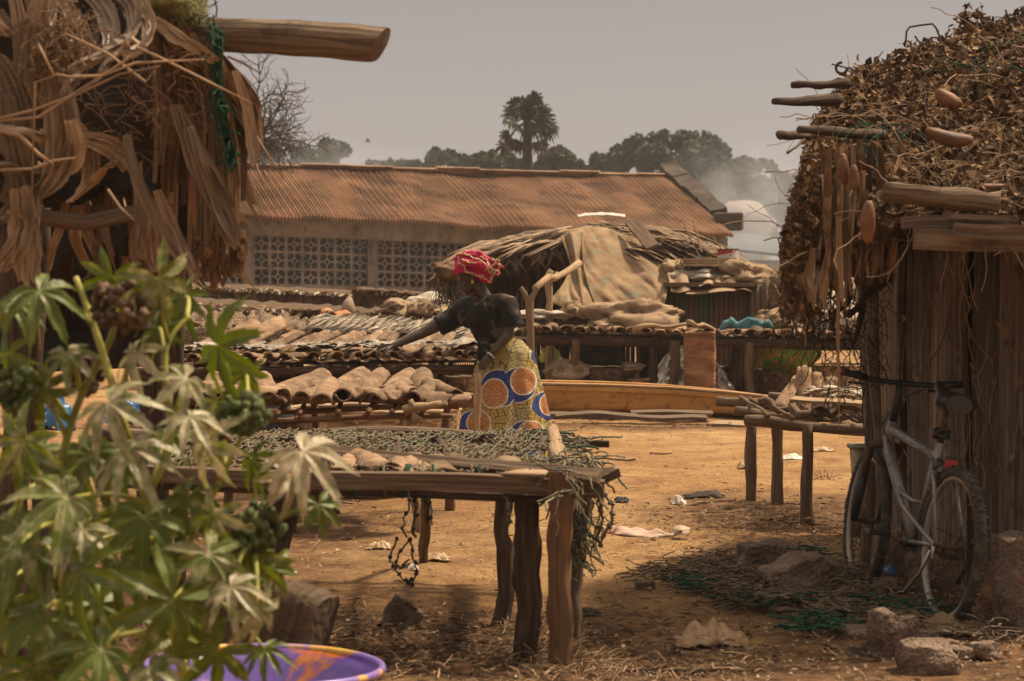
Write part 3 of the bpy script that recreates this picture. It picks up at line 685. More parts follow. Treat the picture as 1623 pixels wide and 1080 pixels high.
# nearer low rack with big wavy tiles, basket beneath
D2 = 13.4
B0, B1 = W(262, 662, D2), W(704, 652, D2)
rackA = rack('drying_rack', 'low rack with large wavy tiles and a forked pale leg above the pale basket', B0, B1, 1.35, .05,
    [(.05, .05, .035), (.12, .9, .035), (.44, .05, .05, 0), (.47, .9, .03), (.86, .02, .035, .09, 'palewood'), (.99, .9, .03)], 41, wood='redwood', nslat=9, thick=.019)
fk = MB(3); p = B0.lerp(B1, .9); fk.branch(W(650, 634, D2-.06), W(664, 668, D2-.06), .018, .028, 7, 5, .01); fk.branch(W(700, 640, D2-.05), W(640, 652, D2-.05), .022, .03, 7, 6, .01); fk.build('fork', M['palewood'], rackA, smooth=True)
n = 22
for i in range(n):
    u = (i+.5)/n; p = B0.lerp(B1, u); dn = (i % 3 == 1)
    put(rg.choice(TMA), 'curved_tile', p+V((rg.uniform(-.01, .01), .30+rg.uniform(-.1, .1), .04+(.03 if dn else .075)+rg.uniform(0, .015))), (R(rg.uniform(2, 10)), PI if dn else R(rg.uniform(-12, 12)), R(rg.uniform(-25, 22))), 'large curved tile in the wavy row on the low rack above the pale basket', 'roof tile', 'large curved tiles on the low rack', rg.uniform(.85, 1.2))
for i in range(9):
    u = .1+.8*i/8; p = B0.lerp(B1, u)
    put(rg.choice(TML), 'curved_tile', p+V((0, .95, .13)), (R(rg.uniform(8, 14)), 0, R(rg.uniform(-40, 30))), 'curved tile lying behind the wavy front row on the low rack', 'roof tile', 'curved tiles at the back of the low rack', rg.uniform(.8, 1))
for i, (x, y, rz, lb) in enumerate(((655, 632, 82, 'longest pale tile lying sideways at the right end of the low rack'), (628, 634, 70, 'pale tile lying sideways under the longest one on the low rack'), (372, 622, 60, 'broken pale tile tipped to show its hollow end on the low rack'))):
    put(TML[i % 2], 'curved_tile', W(x, y, D2+.2), (R(3), R(8), R(rz)), lb, 'roof tile', None, 1.15)

# woven baskets
M['weave'] = mat('woven_palm_strip', [(.20, .125, .07), (.34, .225, .13), (.46, .33, .21)], (8, 8, 30), bump=.4, tint=.45, spots=(.12, .07, .04), spotscale=8, spotamt=.4, rough=.7)
M['weavedark'] = mat('old_woven_strip', [(.06, .038, .022), (.12, .078, .048), (.19, .13, .085)], (8, 8, 30), bump=.4, tint=.45, rough=.8)
def basket(c, rx, ry, h, label, seed, cols=34, rows=6, mt='weave', taper=.86, group=None, rimdrop=0):
    c = V(c); t = thing('woven_basket', label, 'basket', c, group); mb = MB(seed); rg = random.Random(seed)
    for j in range(rows):
        for i in range(cols):
            over = (i+j) % 2; a0 = 2*PI*(i-(.06 if over else -.0))/cols; a1 = 2*PI*(i+1+(.06 if over else 0))/cols
            tn = rg.random(); vs = []; m = 4
            z0 = h*j/rows; z1 = h*(j+1)/rows
            if not over: z0 -= h/rows*.05; z1 += h/rows*.05
            for b in range(m+1):
                for a in range(m+1):
                    u, v = a/m, b/m; th = a0+(a1-a0)*u; z = z0+(z1-z0)*v
                    k = taper+(1-taper)*max(0, z/h)**.7; bul = .014*math.sin(PI*(u if over else v))+(.006 if over else 0)
                    wob = .012*noise.noise(V((seed, th*2, z*6)))
                    vs.append(V((math.cos(th)*(rx*k+bul+wob), math.sin(th)*(ry*k+bul+wob), z)))
            w = m+1; mb.add([c+q for q in vs], [(b*w+a, b*w+a+1, (b+1)*w+a+1, (b+1)*w+a) for b in range(m) for a in range(m)], tint=tn)
    mb.build('body', M[mt], t)
    rm = MB(seed+1); rm.tube([c+V((math.cos(2*PI*k/40)*rx*1.01, math.sin(2*PI*k/40)*ry*1.01, h+.004*math.sin(k*1.7))) for k in range(41)], .017, 7, cap=False); rm.build('rim', M[mt], t, smooth=True)
    fl = MB(); fl.grid(lambda u, v: c+V((math.cos(u*2*PI)*rx*.95*v, math.sin(u*2*PI)*ry*.95*v, h*.55)), 24, 3, closeu=True); fl.build('inner_shade_disc', M['inside'], t)  # dark disc added in place of the shade inside the basket
    return t
basket(W(590, HY, 15.95)*1.0+V((0, 0, -1.5)), .61, .5, .58, 'wide pale basket of broad woven strips under the low tile rack', 5, 40, 8)
g = W(510, HY, 19.4); basket((g.x, g.y, 0), .42, .4, .62, 'brown woven basket in the shade under the long rack, left of the latticed one', 6, 34, 9, 'weavedark')
g = W(612, HY, 20.6); basket((g.x, g.y, 0), .36, .36, .72, 'paler woven basket behind the left legs of the long rack near its middle', 7, 34, 10)
g = W(700, HY, 20.8); basket((g.x, g.y, 0), .34, .34, .6, 'small dark basket under the right end of the long rack beside the woman', 8, 30, 9, 'weavedark')
g = W(315, HY, 20.2); basket((g.x, g.y, 0), .40, .36, .78, 'pale woven basket under the left end of the long rack behind the leaves', 9, 34, 10)
g = W(430, HY, 20.8); basket((g.x, g.y, 0), .38, .36, .7, 'woven basket under the long rack between two dark posts', 10, 34, 10)
# blue plastic scrap and drum seen through the castor leaves
M['blueplastic'] = mat('blue_plastic', [(.01, .08, .2), (.02, .14, .32)], (4, 4, 4), rough=.35, bump=.4, tint=.3, spec=.5)
M['bluedark'] = mat('dark_blue_cloth', [(.012, .014, .022), (.03, .033, .045)], (4, 4, 4), bump=.4, tint=.3)
def cloth(name, c, sx, sy, h, mt, label, cat, seed, fold=4, amp=.5, group=None, solid=.004, rz=0, n=26):
    mb = MB(seed); o = V((seed*3.3, 2, 1)); c = V(c)
    cr, sr = math.cos(rz), math.sin(rz)
    def fn(u, v):
        x, y = (u-.5)*2, (v-.5)*2; r = math.sqrt(x*x+y*y)
        th = math.atan2(y, x); k = 1+.35*noise.noise(o+V((math.cos(th)*1.6, math.sin(th)*1.6, 0)))
        e = max(0, 1-(r/1.15)**2)
        z = h*e*(.75+.5*noise.noise(o+V((x*1.2, y*1.2, 5))))+h*amp*(abs(noise.noise(o+V((x*fold*.5, y*fold*.5, 9))))+.5*noise.noise(o+V((x*fold, y*fold, 3))))*min(1, .35+e)
        X, Y = x*sx/2*k, y*sy/2*k
        return c+V((X*cr-Y*sr, X*sr+Y*cr, max(.004, z)))
    mb.grid(fn, n, n); ob = mb.build(name, M[mt], smooth=True, solid=solid); tag(ob, label, cat, group); return ob
cloth('plastic_sheet', G(85, 690)+V((0, 0, 0)), .35, .35, .35, 'blueplastic', 'bright blue plastic scrap seen between the castor leaves at far left', 'plastic scrap', 3)
cloth('plastic_sheet', G(203, 672)+V((0, 0, 0)), .5, .4, .3, 'blueplastic', 'bright blue plastic scrap behind the castor leaves near the low rack', 'plastic scrap', 8)
dr = MB(3); q = W(443, HY, 15.6); dr.tube([(q.x, q.y, 0), (q.x, q.y, .1), (q.x, q.y, .5), (q.x, q.y, .68)], [.10, .11, .105, .06], 14)
tag(dr.build('plastic_jug', M['bluedark'], smooth=True), 'tall dark blue container standing at the left side of the woven basket', 'container')
# yellow mesh crate beyond the woman
M['yellow'] = mat('yellow_mesh', [(.36, .22, .06), (.48, .3, .09)], (6, 6, 6), bump=.2, tint=.2)
ym = MB(4); y0, y1 = W(700, 613, 23.2), W(748, 650, 23.2); w_ = y1.x-y0.x
for i in range(13):
    for sgn in (-1, 1):
        a = i/12*1.6-.3
        p0 = (max(0, min(1, a)), 0); pts = []
        for k in range(9):
            u = a+sgn*k/8*.6
            if 0 <= u <= 1: pts.append(V((y0.x+u*w_, 23.2, .02+(y0.z-.02)*k/8)))
        if len(pts) > 1: ym.tube(pts, .007, 4, cap=False)
for z in (.03, y0.z): ym.tube([(y0.x, 23.2, z), (y1.x, 23.2, z)], .014, 5)
for x in (y0.x, y1.x): ym.tube([(x, 23.2, .02), (x, 23.2, y0.z)], .014, 5)
for x in (y0.x, y1.x): ym.tube([(x, 23.2, y0.z), (x, 23.6, y0.z), (x, 23.6, 0)], .014, 5)
ym.tube([(y0.x, 23.6, y0.z), (y1.x, 23.6, y0.z)], .014, 5)
tag(ym.build('wire_crate', M['yellow']), 'yellow mesh crate standing behind the woman by the left end of the ochre boat', 'crate')

# rows of racks further back -------------------------------------------------
def mesh_net(mb, fn, nu, nv, r, tint=None, sag=0):
    for j in range(nv):
        for i in range(nu):
            u0 = (i+.5*(j % 2))/nu; v0 = j/nv
            for dx in (-.5, .5):
                u1 = u0+dx/nu
                if 0 <= u1 <= 1 and u0 <= 1:
                    a, b = fn(u0, v0), fn(u1, (j+1)/nv); mb.tube([a, b], r, 3, cap=False, tint=tint if tint is not None else mb.rng.random())
# third row: fish rack with wire mesh front
E0, E1 = W(486, 530, 22.0), W(815, 548, 21.6)
rk3 = rack('drying_rack', 'wire mesh covered rack of upright silvery fish behind the long tile rack', E0, E1, 2.2, .12, [(.02, .1, .04), (.3, .1, .04), (.6, .1, .04), (.97, .1, .05)], 51, nslat=8)
M['wire'] = mat('wire_mesh', [(.05, .042, .035), (.12, .1, .08)], (8, 8, 8), bump=0, tint=.4)
nm = MB(9); mesh_net(nm, lambda u, v: E0.lerp(E1, u)+V((0, -.06+.02*math.sin(u*20), .02-.32*v)), 90, 9, .004); mesh_net(nm, lambda u, v: E0.lerp(E1, u)+V((0, 2.2*v, .045+.12*v+.02*math.sin(u*30+v*9))), 90, 16, .004); nm.build('wire_mesh', M['wire'], rk3)
for row in range(5):
    n = 26
    for i in range(n):
        u = (i+.5+rg.uniform(-.2, .2))/n
        if row > 3 and rg.random() < .4: continue
        p = E0.lerp(E1, u)+V((0, .12+row*.28+rg.uniform(-.05, .05), .09+row*.016))
        put(rg.choice(FM), 'dried_fish', p, (R(rg.uniform(-10, 10)), R(-30+rg.uniform(-10, 10)), R(rg.uniform(25, 50))), 'silvery fish drying propped on the wire mesh rack behind the long tile rack', 'dried fish', 'silvery fish on the wire mesh rack', rg.uniform(.7, 1.05))
# left neighbour: heap of tiles under a brown net
H0, H1 = W(283, 536, 22.8), W(480, 546, 22.4)
rk4 = rack('drying_rack', 'sagging rack under brown netting left of the silvery fish', H0, H1, 2.2, .12, [(.05, .1, .04), (.5, .1, .04), (.95, .1, .04)], 52, nslat=5)
for i in range(16):
    u = (i+.5)/16
    put(rg.choice(TM), 'curved_tile', H0.lerp(H1, u)+V((0, .25, .10+.04*math.sin(i*2.1))), (R(rg.uniform(-4, 10)), PI if i % 2 else 0, R(rg.uniform(-20, 20))), 'dusty tile under the brown netting on the sagging rack at left', 'roof tile', 'tiles under the brown netting')
nb = MB(8)
def nf(u, v):
    q = H0.lerp(H1, u)+V((0, -.12+2.1*max(0, v-.2), 0)); z = .14+.14*noise.noise(V((u*5, v*3, 1)))+.07*noise.noise(V((u*16, v*7, 1)))
    return q+V((0, 0, z+.14*max(0, v-.2) if v > .2 else z-(.2-v)*2.0*(1+.8*noise.noise(V((u*6, 0, 4))))))
nb.grid(nf, 70, 24)
M['netcloth'] = None
def net_cloth(name, cols, sc=260, hole=.42):
    m = mat(name, cols, (14, 14, 14), bump=.4, tint=.4); nt = m.node_tree; L = nt.links.new
    out = [n for n in nt.nodes if n.type == 'OUTPUT_MATERIAL'][0]; src = out.inputs[0].links[0].from_socket
    tc = node(nt, 'ShaderNodeTexCoord'); vo = node(nt, 'ShaderNodeTexVoronoi', Scale=sc, feature='DISTANCE_TO_EDGE'); L(tc.outputs['Object'], vo.inputs['Vector'])
    mt_ = node(nt, 'ShaderNodeMath', operation='LESS_THAN'); mt_.inputs[1].default_value = .16*hole; L(vo.outputs['Distance'], mt_.inputs[0])
    tr = node(nt, 'ShaderNodeBsdfTransparent'); mx = node(nt, 'ShaderNodeMixShader'); L(mt_.outputs[0], mx.inputs[0]); L(tr.outputs[0], mx.inputs[1]); L(src, mx.inputs[2]); L(mx.outputs[0], out.inputs[0]); return m
M['netcloth'] = net_cloth('knotted_brown_net', [(.10, .065, .04), (.2, .14, .09), (.3, .22, .15)], 38, .9)
tag(nb.build('brown_net', M['netcloth'], smooth=True), 'brown netting draped in folds over the sagging rack at left', 'net')
# fourth and fifth: far racks edged with bright pale leaves over dark thatch fronts
M['fringe'] = mat('pale_leaf_edge', [(.4, .32, .22), (.58, .49, .37), (.7, .62, .5)], (8, 8, 8), bump=.3, tint=.4)
def far_rack(pa, ya, pb, yb, d, drop, label, seed, depth=2.4, edge='fringe'):
    a, b = W(pa, ya, d), W(pb, yb, d); base = (a+b)/2; base.z = 0; base.y += depth/2; t = thing('drying_rack', label, 'drying rack', base)
    rg = random.Random(seed); o = V((seed, 3, 3))
    tb = MB(seed)
    tb.grid(lambda u, v: a.lerp(b, u)+V((0, v*depth, .05+.04*noise.noise(o+V((u*14, v*4, 0)))+.05*v)), 90, 8); tb.build('top_mat', M['thatch'], t, solid=.02)
    fm = MB(seed+1)
    for i in range(700):
        u = rg.random(); p = a.lerp(b, u)+V((0, rg.uniform(-.1, .05), .07+.04*noise.noise(o+V((u*14, 0, 0))))); l = rg.uniform(.05, .16)
        e = p+V((rg.uniform(-.12, .12), -l*.4, rg.uniform(-.07, .03)))
        fm.ribbon([p+V((0, .12, 0)), p, e], [.02, .025, .006], (1, 0, 0), .3, tint=rg.random())
    fm.build('leaf_edge', M[edge], t)
    dm = MB(seed+2); n = int((b-a).length/.05)
    for i in range(n):
        u = (i+rg.random())/n; p = a.lerp(b, u)+V((0, rg.uniform(-.02, .06), .03)); k = drop*rg.uniform(.75, 1.15)
        dm.ribbon([p, p+V((rg.uniform(-.03, .03), -.01, -k*.5)), p+V((rg.uniform(-.06, .06), 0, -k))], [.04, .045, .02], (1, .2, 0), .3, tint=rg.random())
    dm.build('hanging_thatch', M['thatch'], t)
    for i in range(6):
        u = (i+.3)/6; p = a.lerp(b, u); lm = MB(seed+9+i); lm.branch((p.x+rg.uniform(-.05, .05), p.y+.1, -.05), p+V((0, .1, .02)), .05, .04, 7, 6, .03); lm.build('leg', M['darkwood'], t, smooth=True)
        lm = MB(seed+29+i); lm.branch((p.x+rg.uniform(-.05, .05), p.y+depth-.1, -.05), p+V((0, depth-.1, .02)), .05, .04, 7, 6, .03); lm.build('leg', M['darkwood'], t, smooth=True)
    bm2 = MB(seed+50); bm2.branch(a+V((0, .02, -.02)), b+V((0, .02, -.02)), .05, .04, 7, 12, .04); bm2.build('beam', M['darkwood'], t, smooth=True)
    return t
far_rack(230, 456, 552, 472, 40, .42, 'farthest rack, bright pale edge over a dark hanging front, below the pierced wall', 61, 3)
far_rack(235, 486, 500, 501, 31, .26, 'second farthest rack with a thin bright edge, in front of the farthest one', 62, 3)
far_rack(560, 466, 700, 478, 38, .25, 'low brown rack at the foot of the pierced wall behind the woman', 63, 2, 'vine')
far_rack(470, 503, 700, 515, 26, .2, 'rack loaded with sacks behind the fish, left of the woman', 64, 2.6, 'vine')
sk = []
def sack(c, r, label, seed, mt='sack', rough=.22, group=None, name='sack', rz=0, vox=True):
    mb = MB(seed); c = V(c); o = V((seed*4.7, 1, 3)); Rm = Matrix.Rotation(rz, 3, 'Y'); sc = 1/max(r)
    def fn(u, v):
        th = u*2*PI; ph = v*PI; d = V((math.cos(th)*math.sin(ph), math.sin(th)*math.sin(ph), -math.cos(ph)))
        k = 1+rough*noise.noise(o+d*1.3)*2
        w = 1-abs(noise.noise(o+d*2.6+V((0, 0, noise.noise(o+d*1.7)*1.6))))*2; k += .16*(w-.5)+.05*noise.noise(o+d*9)
        q = V((d.x*r[0], d.y*r[1], d.z*r[2]))*k
        if q.z < -r[2]*.6: q.z = -r[2]*.6
        if d.x > .8: q.z += r[2]*.25*(d.x-.8)*5; 
        return c+Rm @ q
    mb.grid(fn, 54, 34, closeu=True)
    ob = mb.build(name, M[mt], smooth=True); tag(ob, label, 'sack', group); return ob
M['sackpale'] = mat('pale_sack', [(.30, .25, .19), (.42, .37, .3), (.52, .47, .4)], (5, 5, 5), bump=.6, tint=.3, fine=40)
sack(W(630, 494, 26.5), (.27, .3, .12), 'tan burlap sack on the rack left of the woman, before the white sack', 1)
sack(W(668, 492, 26.2), (.14, .2, .12), 'small crumpled brown sack between the tan sack and the woman', 2, rz=.4)
sack(W(683, 484, 28), (.28, .3, .13), 'white sack on the rack just left of the woman shoulder', 3, 'sackpale')
sack(W(708, 500, 26.5), (.25, .3, .1), 'flat tan sack behind the woman right sleeve', 4)
for i in range(14):
    x = 560+i*11+rg.uniform(-3, 3)
    put(rg.choice(TM), 'curved_tile', W(x, 505+(i*1.0), 25.9), (R(rg.uniform(0, 14)), R(rg.uniform(-20, 20)), R(rg.uniform(-40, 40))), 'brown tile at the front edge of the sack loaded rack left of the woman', 'roof tile', 'tiles on the sack rack')
for i, (x, y, s, rz) in enumerate(((520, 495, 1.1, 10), (537, 498, 1.0, -20), (551, 499, .95, 15))):
    put(TMo[0], 'curved_tile', W(x, y, 25.5), (R(5), 0, R(rz)), ['leftmost of three orange roof tiles behind the silvery fish', 'middle one of three orange roof tiles behind the silvery fish', 'rightmost of three orange roof tiles behind the silvery fish'][i], 'roof tile', None, s*.8)
M['jug'] = mat('striped_clay_jar', [(.16, .11, .07), (.26, .2, .14), (.2, .12, .06)], (.1, .1, 30), bump=.2, tint=.2)
jm = MB(2); q = W(552, 490, 25.8)
jm.tube([q+V((-.02, .1, -.13)), q+V((0, .02, -.06)), q+V((0, 0, .0)), q+V((0, .03, .06)), q+V((.01, .08, .12))], [.045, .075, .08, .065, .03], 14); tag(jm.build('clay_jar', M['jug'], smooth=True), 'rounded striped jar above the orange tiles at the left of the sack rack', 'jar')
# ------------------------------------------------------------------ ochre boat hull
M['ochre'] = mat('ochre_boat_paint', [(.33, .17, .05), (.45, .25, .08), (.52, .31, .12)], (1.2, 1.2, 5), rough=.7, bump=.3, tint=.2, spots=(.24, .11, .05), spotscale=8, spotamt=.75, fine=20)
M['ochretop'] = mat('worn_boat_rail', [(.22, .13, .06), (.36, .22, .11), (.46, .3, .17)], (2, 30, 2), rough=.8, bump=.4, tint=.2)
bo = thing('boat', 'long low ochre painted wooden boat lying on the sand behind the woman', 'boat', (0, 24.2, 0))
hb_ = MB(4)
pts = [(560, 611, 650, 24.6), (700, 612, 651, 24.5), (870, 613, 652, 24.3), (960, 615, 650, 24.1), (1060, 619, 651, 24.0), (1150, 626, 655, 23.9), (1225, 634, 660, 23.8), (1262, 642, 652, 23.8)]
sec = []
def ip(x):
    for a, b in zip(pts, pts[1:]):
        if a[0] <= x <= b[0]:
            t = (x-a[0])/(b[0]-a[0]); return [a[i]+(b[i]-a[i])*t for i in range(4)]
    return list(pts[-1])
vs = []; N = 60
for i in range(N+1):
    x, yt, yb, d = ip(560+702*i/N); wdt = .95*math.sin(PI*min(1, max(.02, (i+3)/(N+5))))**.6+.02
    T = W(x, yt+6, d); B = W(x, yb, d); B.z = max(B.z, .03)+.012*noise.noise(V((i*.4, 0, 0)))
    O = W(x, yt, d+.02)
    prof = [B+V((0, .25, -.06)), B+V((0, .02, .0)), B+V((0, 0, .03)), T+V((0, -.03, 0)), T+V((0, -.05, .005)), V((T.x, d-.05, O.z+.01)), V((T.x, d+.10, O.z+.02)), V((T.x, d+.12, O.z-.03)), V((T.x, d+.18, .10)), V((T.x, d+wdt, .10)), V((T.x, d+wdt+.06, O.z+.02)), V((T.x, d+wdt+.2, O.z+.02)), V((T.x, d+wdt+.1, .03))]
    vs += prof
K = 13
hb_.add(vs, [(i*K+k, i*K+(k+1) % K, (i+1)*K+(k+1) % K, (i+1)*K+k) for i in range(N) for k in range(K)]+[tuple(range(K)), tuple(N*K+k for k in range(K))][::1])
hb_.build('hull', M['ochre'], bo)
rl = MB(6)
tp = []
for i in range(40):
    x, yt, yb, d = ip(560+700*i/39); tp.append((W(x, yt, d+.02)+V((0, .03, .03)), W(x, yt, d+.02)))
for (a, _), (b, _) in zip(tp, tp[1:]): rl.plank(a, b+(b-a)*.02, .17, .02, side=(0, 1, 0))
rl.build('rail', M['ochretop'], bo)
pm = MB(7)
for i, (x0, y0, x1, y1, d) in enumerate(((880, 660, 1010, 661, 22.6), (930, 657, 1120, 663, 23.0), (1000, 654, 1130, 657, 23.4), (800, 657, 950, 658, 23.3))):
    q = MB(i+70); a, b = W(x0, y0, d), W(x1, y1, d); a.z = max(.04, a.z); b.z = max(.04, b.z); q.plank(a, b, .18, .035, side=(0, 1, .1), seg=8, wob=.04, ragged=.3)
    tag(q.build('plank', M['wood']), ['dark worn plank under the near edge of the boat, leftmost in the open sand', 'long dark plank wedged below the middle of the boat', 'thin plank right below the right half of the boat', 'plank hidden partly behind the woman skirt under the boat'][i], 'plank')
q = MB(5); a, b = W(1128, 657, 22.6), W(1205, 662, 22.2); a.z = b.z = .05; q.plank(a, b, .2, .04, side=(.1, 1, .1), seg=5, ragged=.3); tag(q.build('plank', M['palewood']), 'pale loose plank at the right end of the boat beside the small right rack', 'plank')

# ------------------------------------------------------------------ long rack behind the boat and what lies under it
D3 = 26.0
C0, C1 = W(838, 533, D3+.6), W(1440, 544, D3)
rackC = rack('drying_rack', 'long dark rack behind the ochre boat, loaded with sacks and edged with tile ends', C0, C1, 2.4, .1,
    [(.01, .1, .05, .05), (.125, -.01, .055, -.03, 'redwood'), (.335, .02, .05, 0), (.39, -.02, .06, -.06, 'wood'), (.36, .9, .05), (.56, .1, .05, -.1), (.585, 0, .055, 0, 'wood'), (.545, .9, .05), (.76, .5, .06), (.96, .1, .05)], 81, nslat=16, thick=.07, legr=.05)
M['rawbark'] = mat('peeling_orange_bark', [(.12, .055, .03), (.26, .13, .07), (.36, .21, .125)], (3, 3, 9), bump=1.2, tint=.2, bscale=3, spots=(.08, .04, .025), spotscale=7, spotamt=.5)
cb_ = MB(3)
a, b = W(1087, 624, D3-.35), W(1137, 624, D3-.35); zt = W(1100, 528, D3-.35).z
def cf(u, v):
    th = u*2*PI; c, s = math.cos(th), math.sin(th); p = 5.0
    r = (abs(c)**p+abs(s)**p)**(-1/p); hw = (b.x-a.x)/2
    k = 1+.05*noise.noise(V((c*2, s*2, v*5)))+.03*noise.noise(V((c*6, s*6, v*18)))
    return V(((a.x+b.x)/2+c*r*hw*k, D3-.1+s*r*hw*.8*k, v*zt+.03*noise.noise(V((c*3, s*3, 1)))*v))
cb_.grid(cf, 48, 40, closeu=True); n0 = len(cb_.v); cb_.add([cb_.v[40*48+i] for i in range(48)], [tuple(range(48))])
tag(cb_.build('post_block', M['rawbark'], smooth=True), 'thick square reddish block standing as a post before the long rack', 'block')
rg = random.Random(91)
for i in range(46):
    u = (i+.5)/46; put(rg.choice(TM), 'curved_tile', C0.lerp(C1, u)+V((0, .1+rg.uniform(-.05, .05), .08+rg.uniform(0, .03))), (R(rg.uniform(-6, 8)), PI if i % 2 else 0, R(rg.uniform(-25, 25))), 'tile end showing along the front edge of the long rack behind the boat', 'roof tile', 'tiles on the rack behind the boat', 1.05)
sack(W(1003, 506, 27.0), (.52, .35, .22), 'largest tan sack humped on the long rack below the hessian cover', 11, rough=.28)
sack(W(965, 515, 26.9), (.2, .25, .09), 'flat crumpled sack at the left foot of the largest tan sack', 12)
sack(W(905, 494, 27.3), (.13, .2, .12), 'left small folded sack on the long rack beside the forked pole', 13, rz=-.5)
sack(W(928, 500, 27.2), (.11, .2, .09), 'right small folded sack on the long rack beside the large tan sack', 14, rz=.4)
sack(W(865, 500, 27.4), (.32, .3, .07), 'white flat sack on the left end of the long rack by the forked pole', 15, 'sackpale')
sack(W(1230, 508, 27.0), (.26, .3, .14), 'tan sack at the right end of the long rack next to the teal cloth', 16, rough=.25)
sack(W(1310, 500, 27.3), (.36, .35, .26), 'pale sack behind the hanging net at the right end of the long rack', 17, 'sackpale')
sack(W(1368, 492, 27.5), (.36, .35, .32), 'tan sack behind the hanging net nearest the right hut', 18)
M['teal'] = mat('teal_cloth', [(.05, .14, .17), (.09, .24, .28), (.15, .33, .37)], (6, 6, 6), bump=.5, tint=.2)
q = W(1181, 519, 26.6); tm_ = MB(4)
for i in range(7):
    x0 = (i-3)*.07; tm_.tube([q+V((x0-.08, .05*math.sin(i), -.03)), q+V((x0-.02, 0, .04+.05*math.sin(i*2))), q+V((x0+.06, 0, .03+.04*math.cos(i*3))), q+V((x0+.14, .02, -.05))], [.025, .05, .045, .02], 8)
ob = tm_.build('cloth', M['teal'], smooth=True); remesh(ob, .014, 3); tag(ob, 'crumpled teal cloth heaped on the long rack before the corrugated sheet', 'cloth')
for i, (x0, y0, x1, y1, lb) in enumerate(((1003, 522, 1100, 511, 'pale curved stick lying on the long rack before the largest tan sack'), (1090, 510, 1130, 522, 'short stick crossing down onto the long rack under the corrugated sheet'))):
    q = MB(i+5); q.branch(W(x0, y0, 25.9), W(x1, y1, 26.2), .03, .02, 6, 6, .03); tag(q.build('stick', M['palewood'], smooth=True), lb, 'stick')
# forked pole with a rail resting in it
fp = thing('forked_pole', 'bare forked pole standing behind the woman shoulder, holding a slanting rail', 'pole', W(840, HY+CH*F/24.6, 24.6))
m1 = MB(4); j = W(840, 475, 24.6); m1.branch((j.x-.02, 24.6, -.05), j, .05, .042, 8, 10, .03); m1.branch(j-V((0, 0, .03)), W(825, 456, 24.6), .034, .026, 7, 4, .01); m1.branch(j-V((0, 0, .03)), W(853, 455, 24.6), .036, .028, 7, 4, .01)
ob = m1.build('pole', M['palewood'], fp); remesh(ob, .012, 1)
m1 = MB(5); m1.branch(W(848, 462, 24.6)+V((0, 0, .03)), W(918, 417, 26.5), .036, .045, 8, 8, .06); tag(m1.build('rail', M['palewood'], smooth=True), 'slanting bark stripped rail lying in the forked pole against the hessian cover', 'pole')
m1 = MB(6); m1.branch(W(870, 500, 27.2), W(874, 428, 27.2), .045, .035, 8, 6, .03); m1.branch(W(872, 450, 27.2), W(884, 432, 27.2), .03, .025, 6, 3, .02)
q0 = W(870, HY, 27.2); m1.branch((q0.x, 27.2, 0), W(870, 502, 27.2), .05, .045, 8, 5, .02); tag(m1.build('pole', M['palewood'], smooth=True), 'second bark stripped pole in the dark mouth of the centre hut', 'pole')
# things below
M['pot'] = mat('black_rubber', [(.012, .011, .01), (.035, .03, .027)], (5, 5, 5), rough=.6, bump=.2, tint=.2)
g = W(945, 563, 26.9); ty = MB(3)
for k, (rr, z) in enumerate(((.20, -.08), (.225, -.05), (.225, .04), (.2, .075), (.13, .085), (.12, .05))): pass
prof = [(.19, -.10), (.228, -.07), (.23, .03), (.215, .07), (.15, .08), (.135, .065), (.13, -.08)]
ty.grid(lambda u, v: g+V((math.cos(u*2*PI), math.sin(u*2*PI), 0))*prof[min(6, int(v*6+.01))][0]+V((0, 0, prof[min(6, int(v*6+.01))][1])), 30, 6, closeu=True)
tag(ty.build('tyre', M['pot'], smooth=True), 'black round tyre lying on top of the basket under the long rack', 'tyre')
basket(V((W(958, HY, 27.0).x, 27.0, 0)), .40, .34, .42, 'dark shaded basket under the black tyre', 21, 34, 7, 'weavedark')
M['brickred'] = mat('reddish_weave', [(.13, .06, .035), (.24, .12, .07), (.3, .17, .1)], (8, 8, 8), bump=.5, tint=.4)
basket(V((W(1016, HY, 26.6).x, 26.6, 0)), .15, .15, .30, 'small reddish basket right of the dark shaded basket', 22, 16, 6, 'brickred')
basket(V((W(1240, HY, 26.9).x, 26.9, 0)), .34, .34, .40, 'dark basket under the painted bowl at right', 23, 34, 6, 'weavedark')
basket(V((W(1330, HY, 26.9).x, 26.9, 0)), .34, .34, .46, 'basket right of the painted bowl, behind the small right rack', 24, 34, 7)
cloth('plastic_sheet', V((W(1005, HY, 26.0).x, 26.0, 0)), .28, .25, .22, 'plastic', 'white plastic scrap sticking up behind the boat near the middle', 'plastic scrap', 31)
sack(W(1003, 582, 26.8), (.14, .18, .06), 'pale crumpled bag on the rim of the dark shaded basket', 32, 'sackpale')
sack(W(900, 590, 26.6), (.26, .2, .13), 'brown translucent bag slumped under the left end of the long rack', 33, 'sack')
M['silver'] = mat('silver_sheet', [(.3, .29, .27), (.5, .49, .46), (.7, .68, .64)], (9, 9, 9), rough=.35, bump=.7, tint=.3, metal=.5)
sv = MB(5)
s0 = [W(1043, 612, 26.2), W(1050, 570, 26.2), W(1062, 556, 26.2), W(1080, 545, 26.3), W(1100, 552, 26.4)]
sv.grid(lambda u, v: V((W(1043+75*u, HY, 26.3).x+.05*noise.noise(V((v*5, u*5, 1))), 26.3+.06*noise.noise(V((u*9, v*9, 2))), (1-v)*(.02)+v*(.30+.42*math.sin(PI*(.15+.6*u))))), 20, 20)
tag(sv.build('foil_sheet', M['silver'], solid=.004), 'crinkled silver sheet left of the square reddish post block', 'sheet')
sv = MB(6)
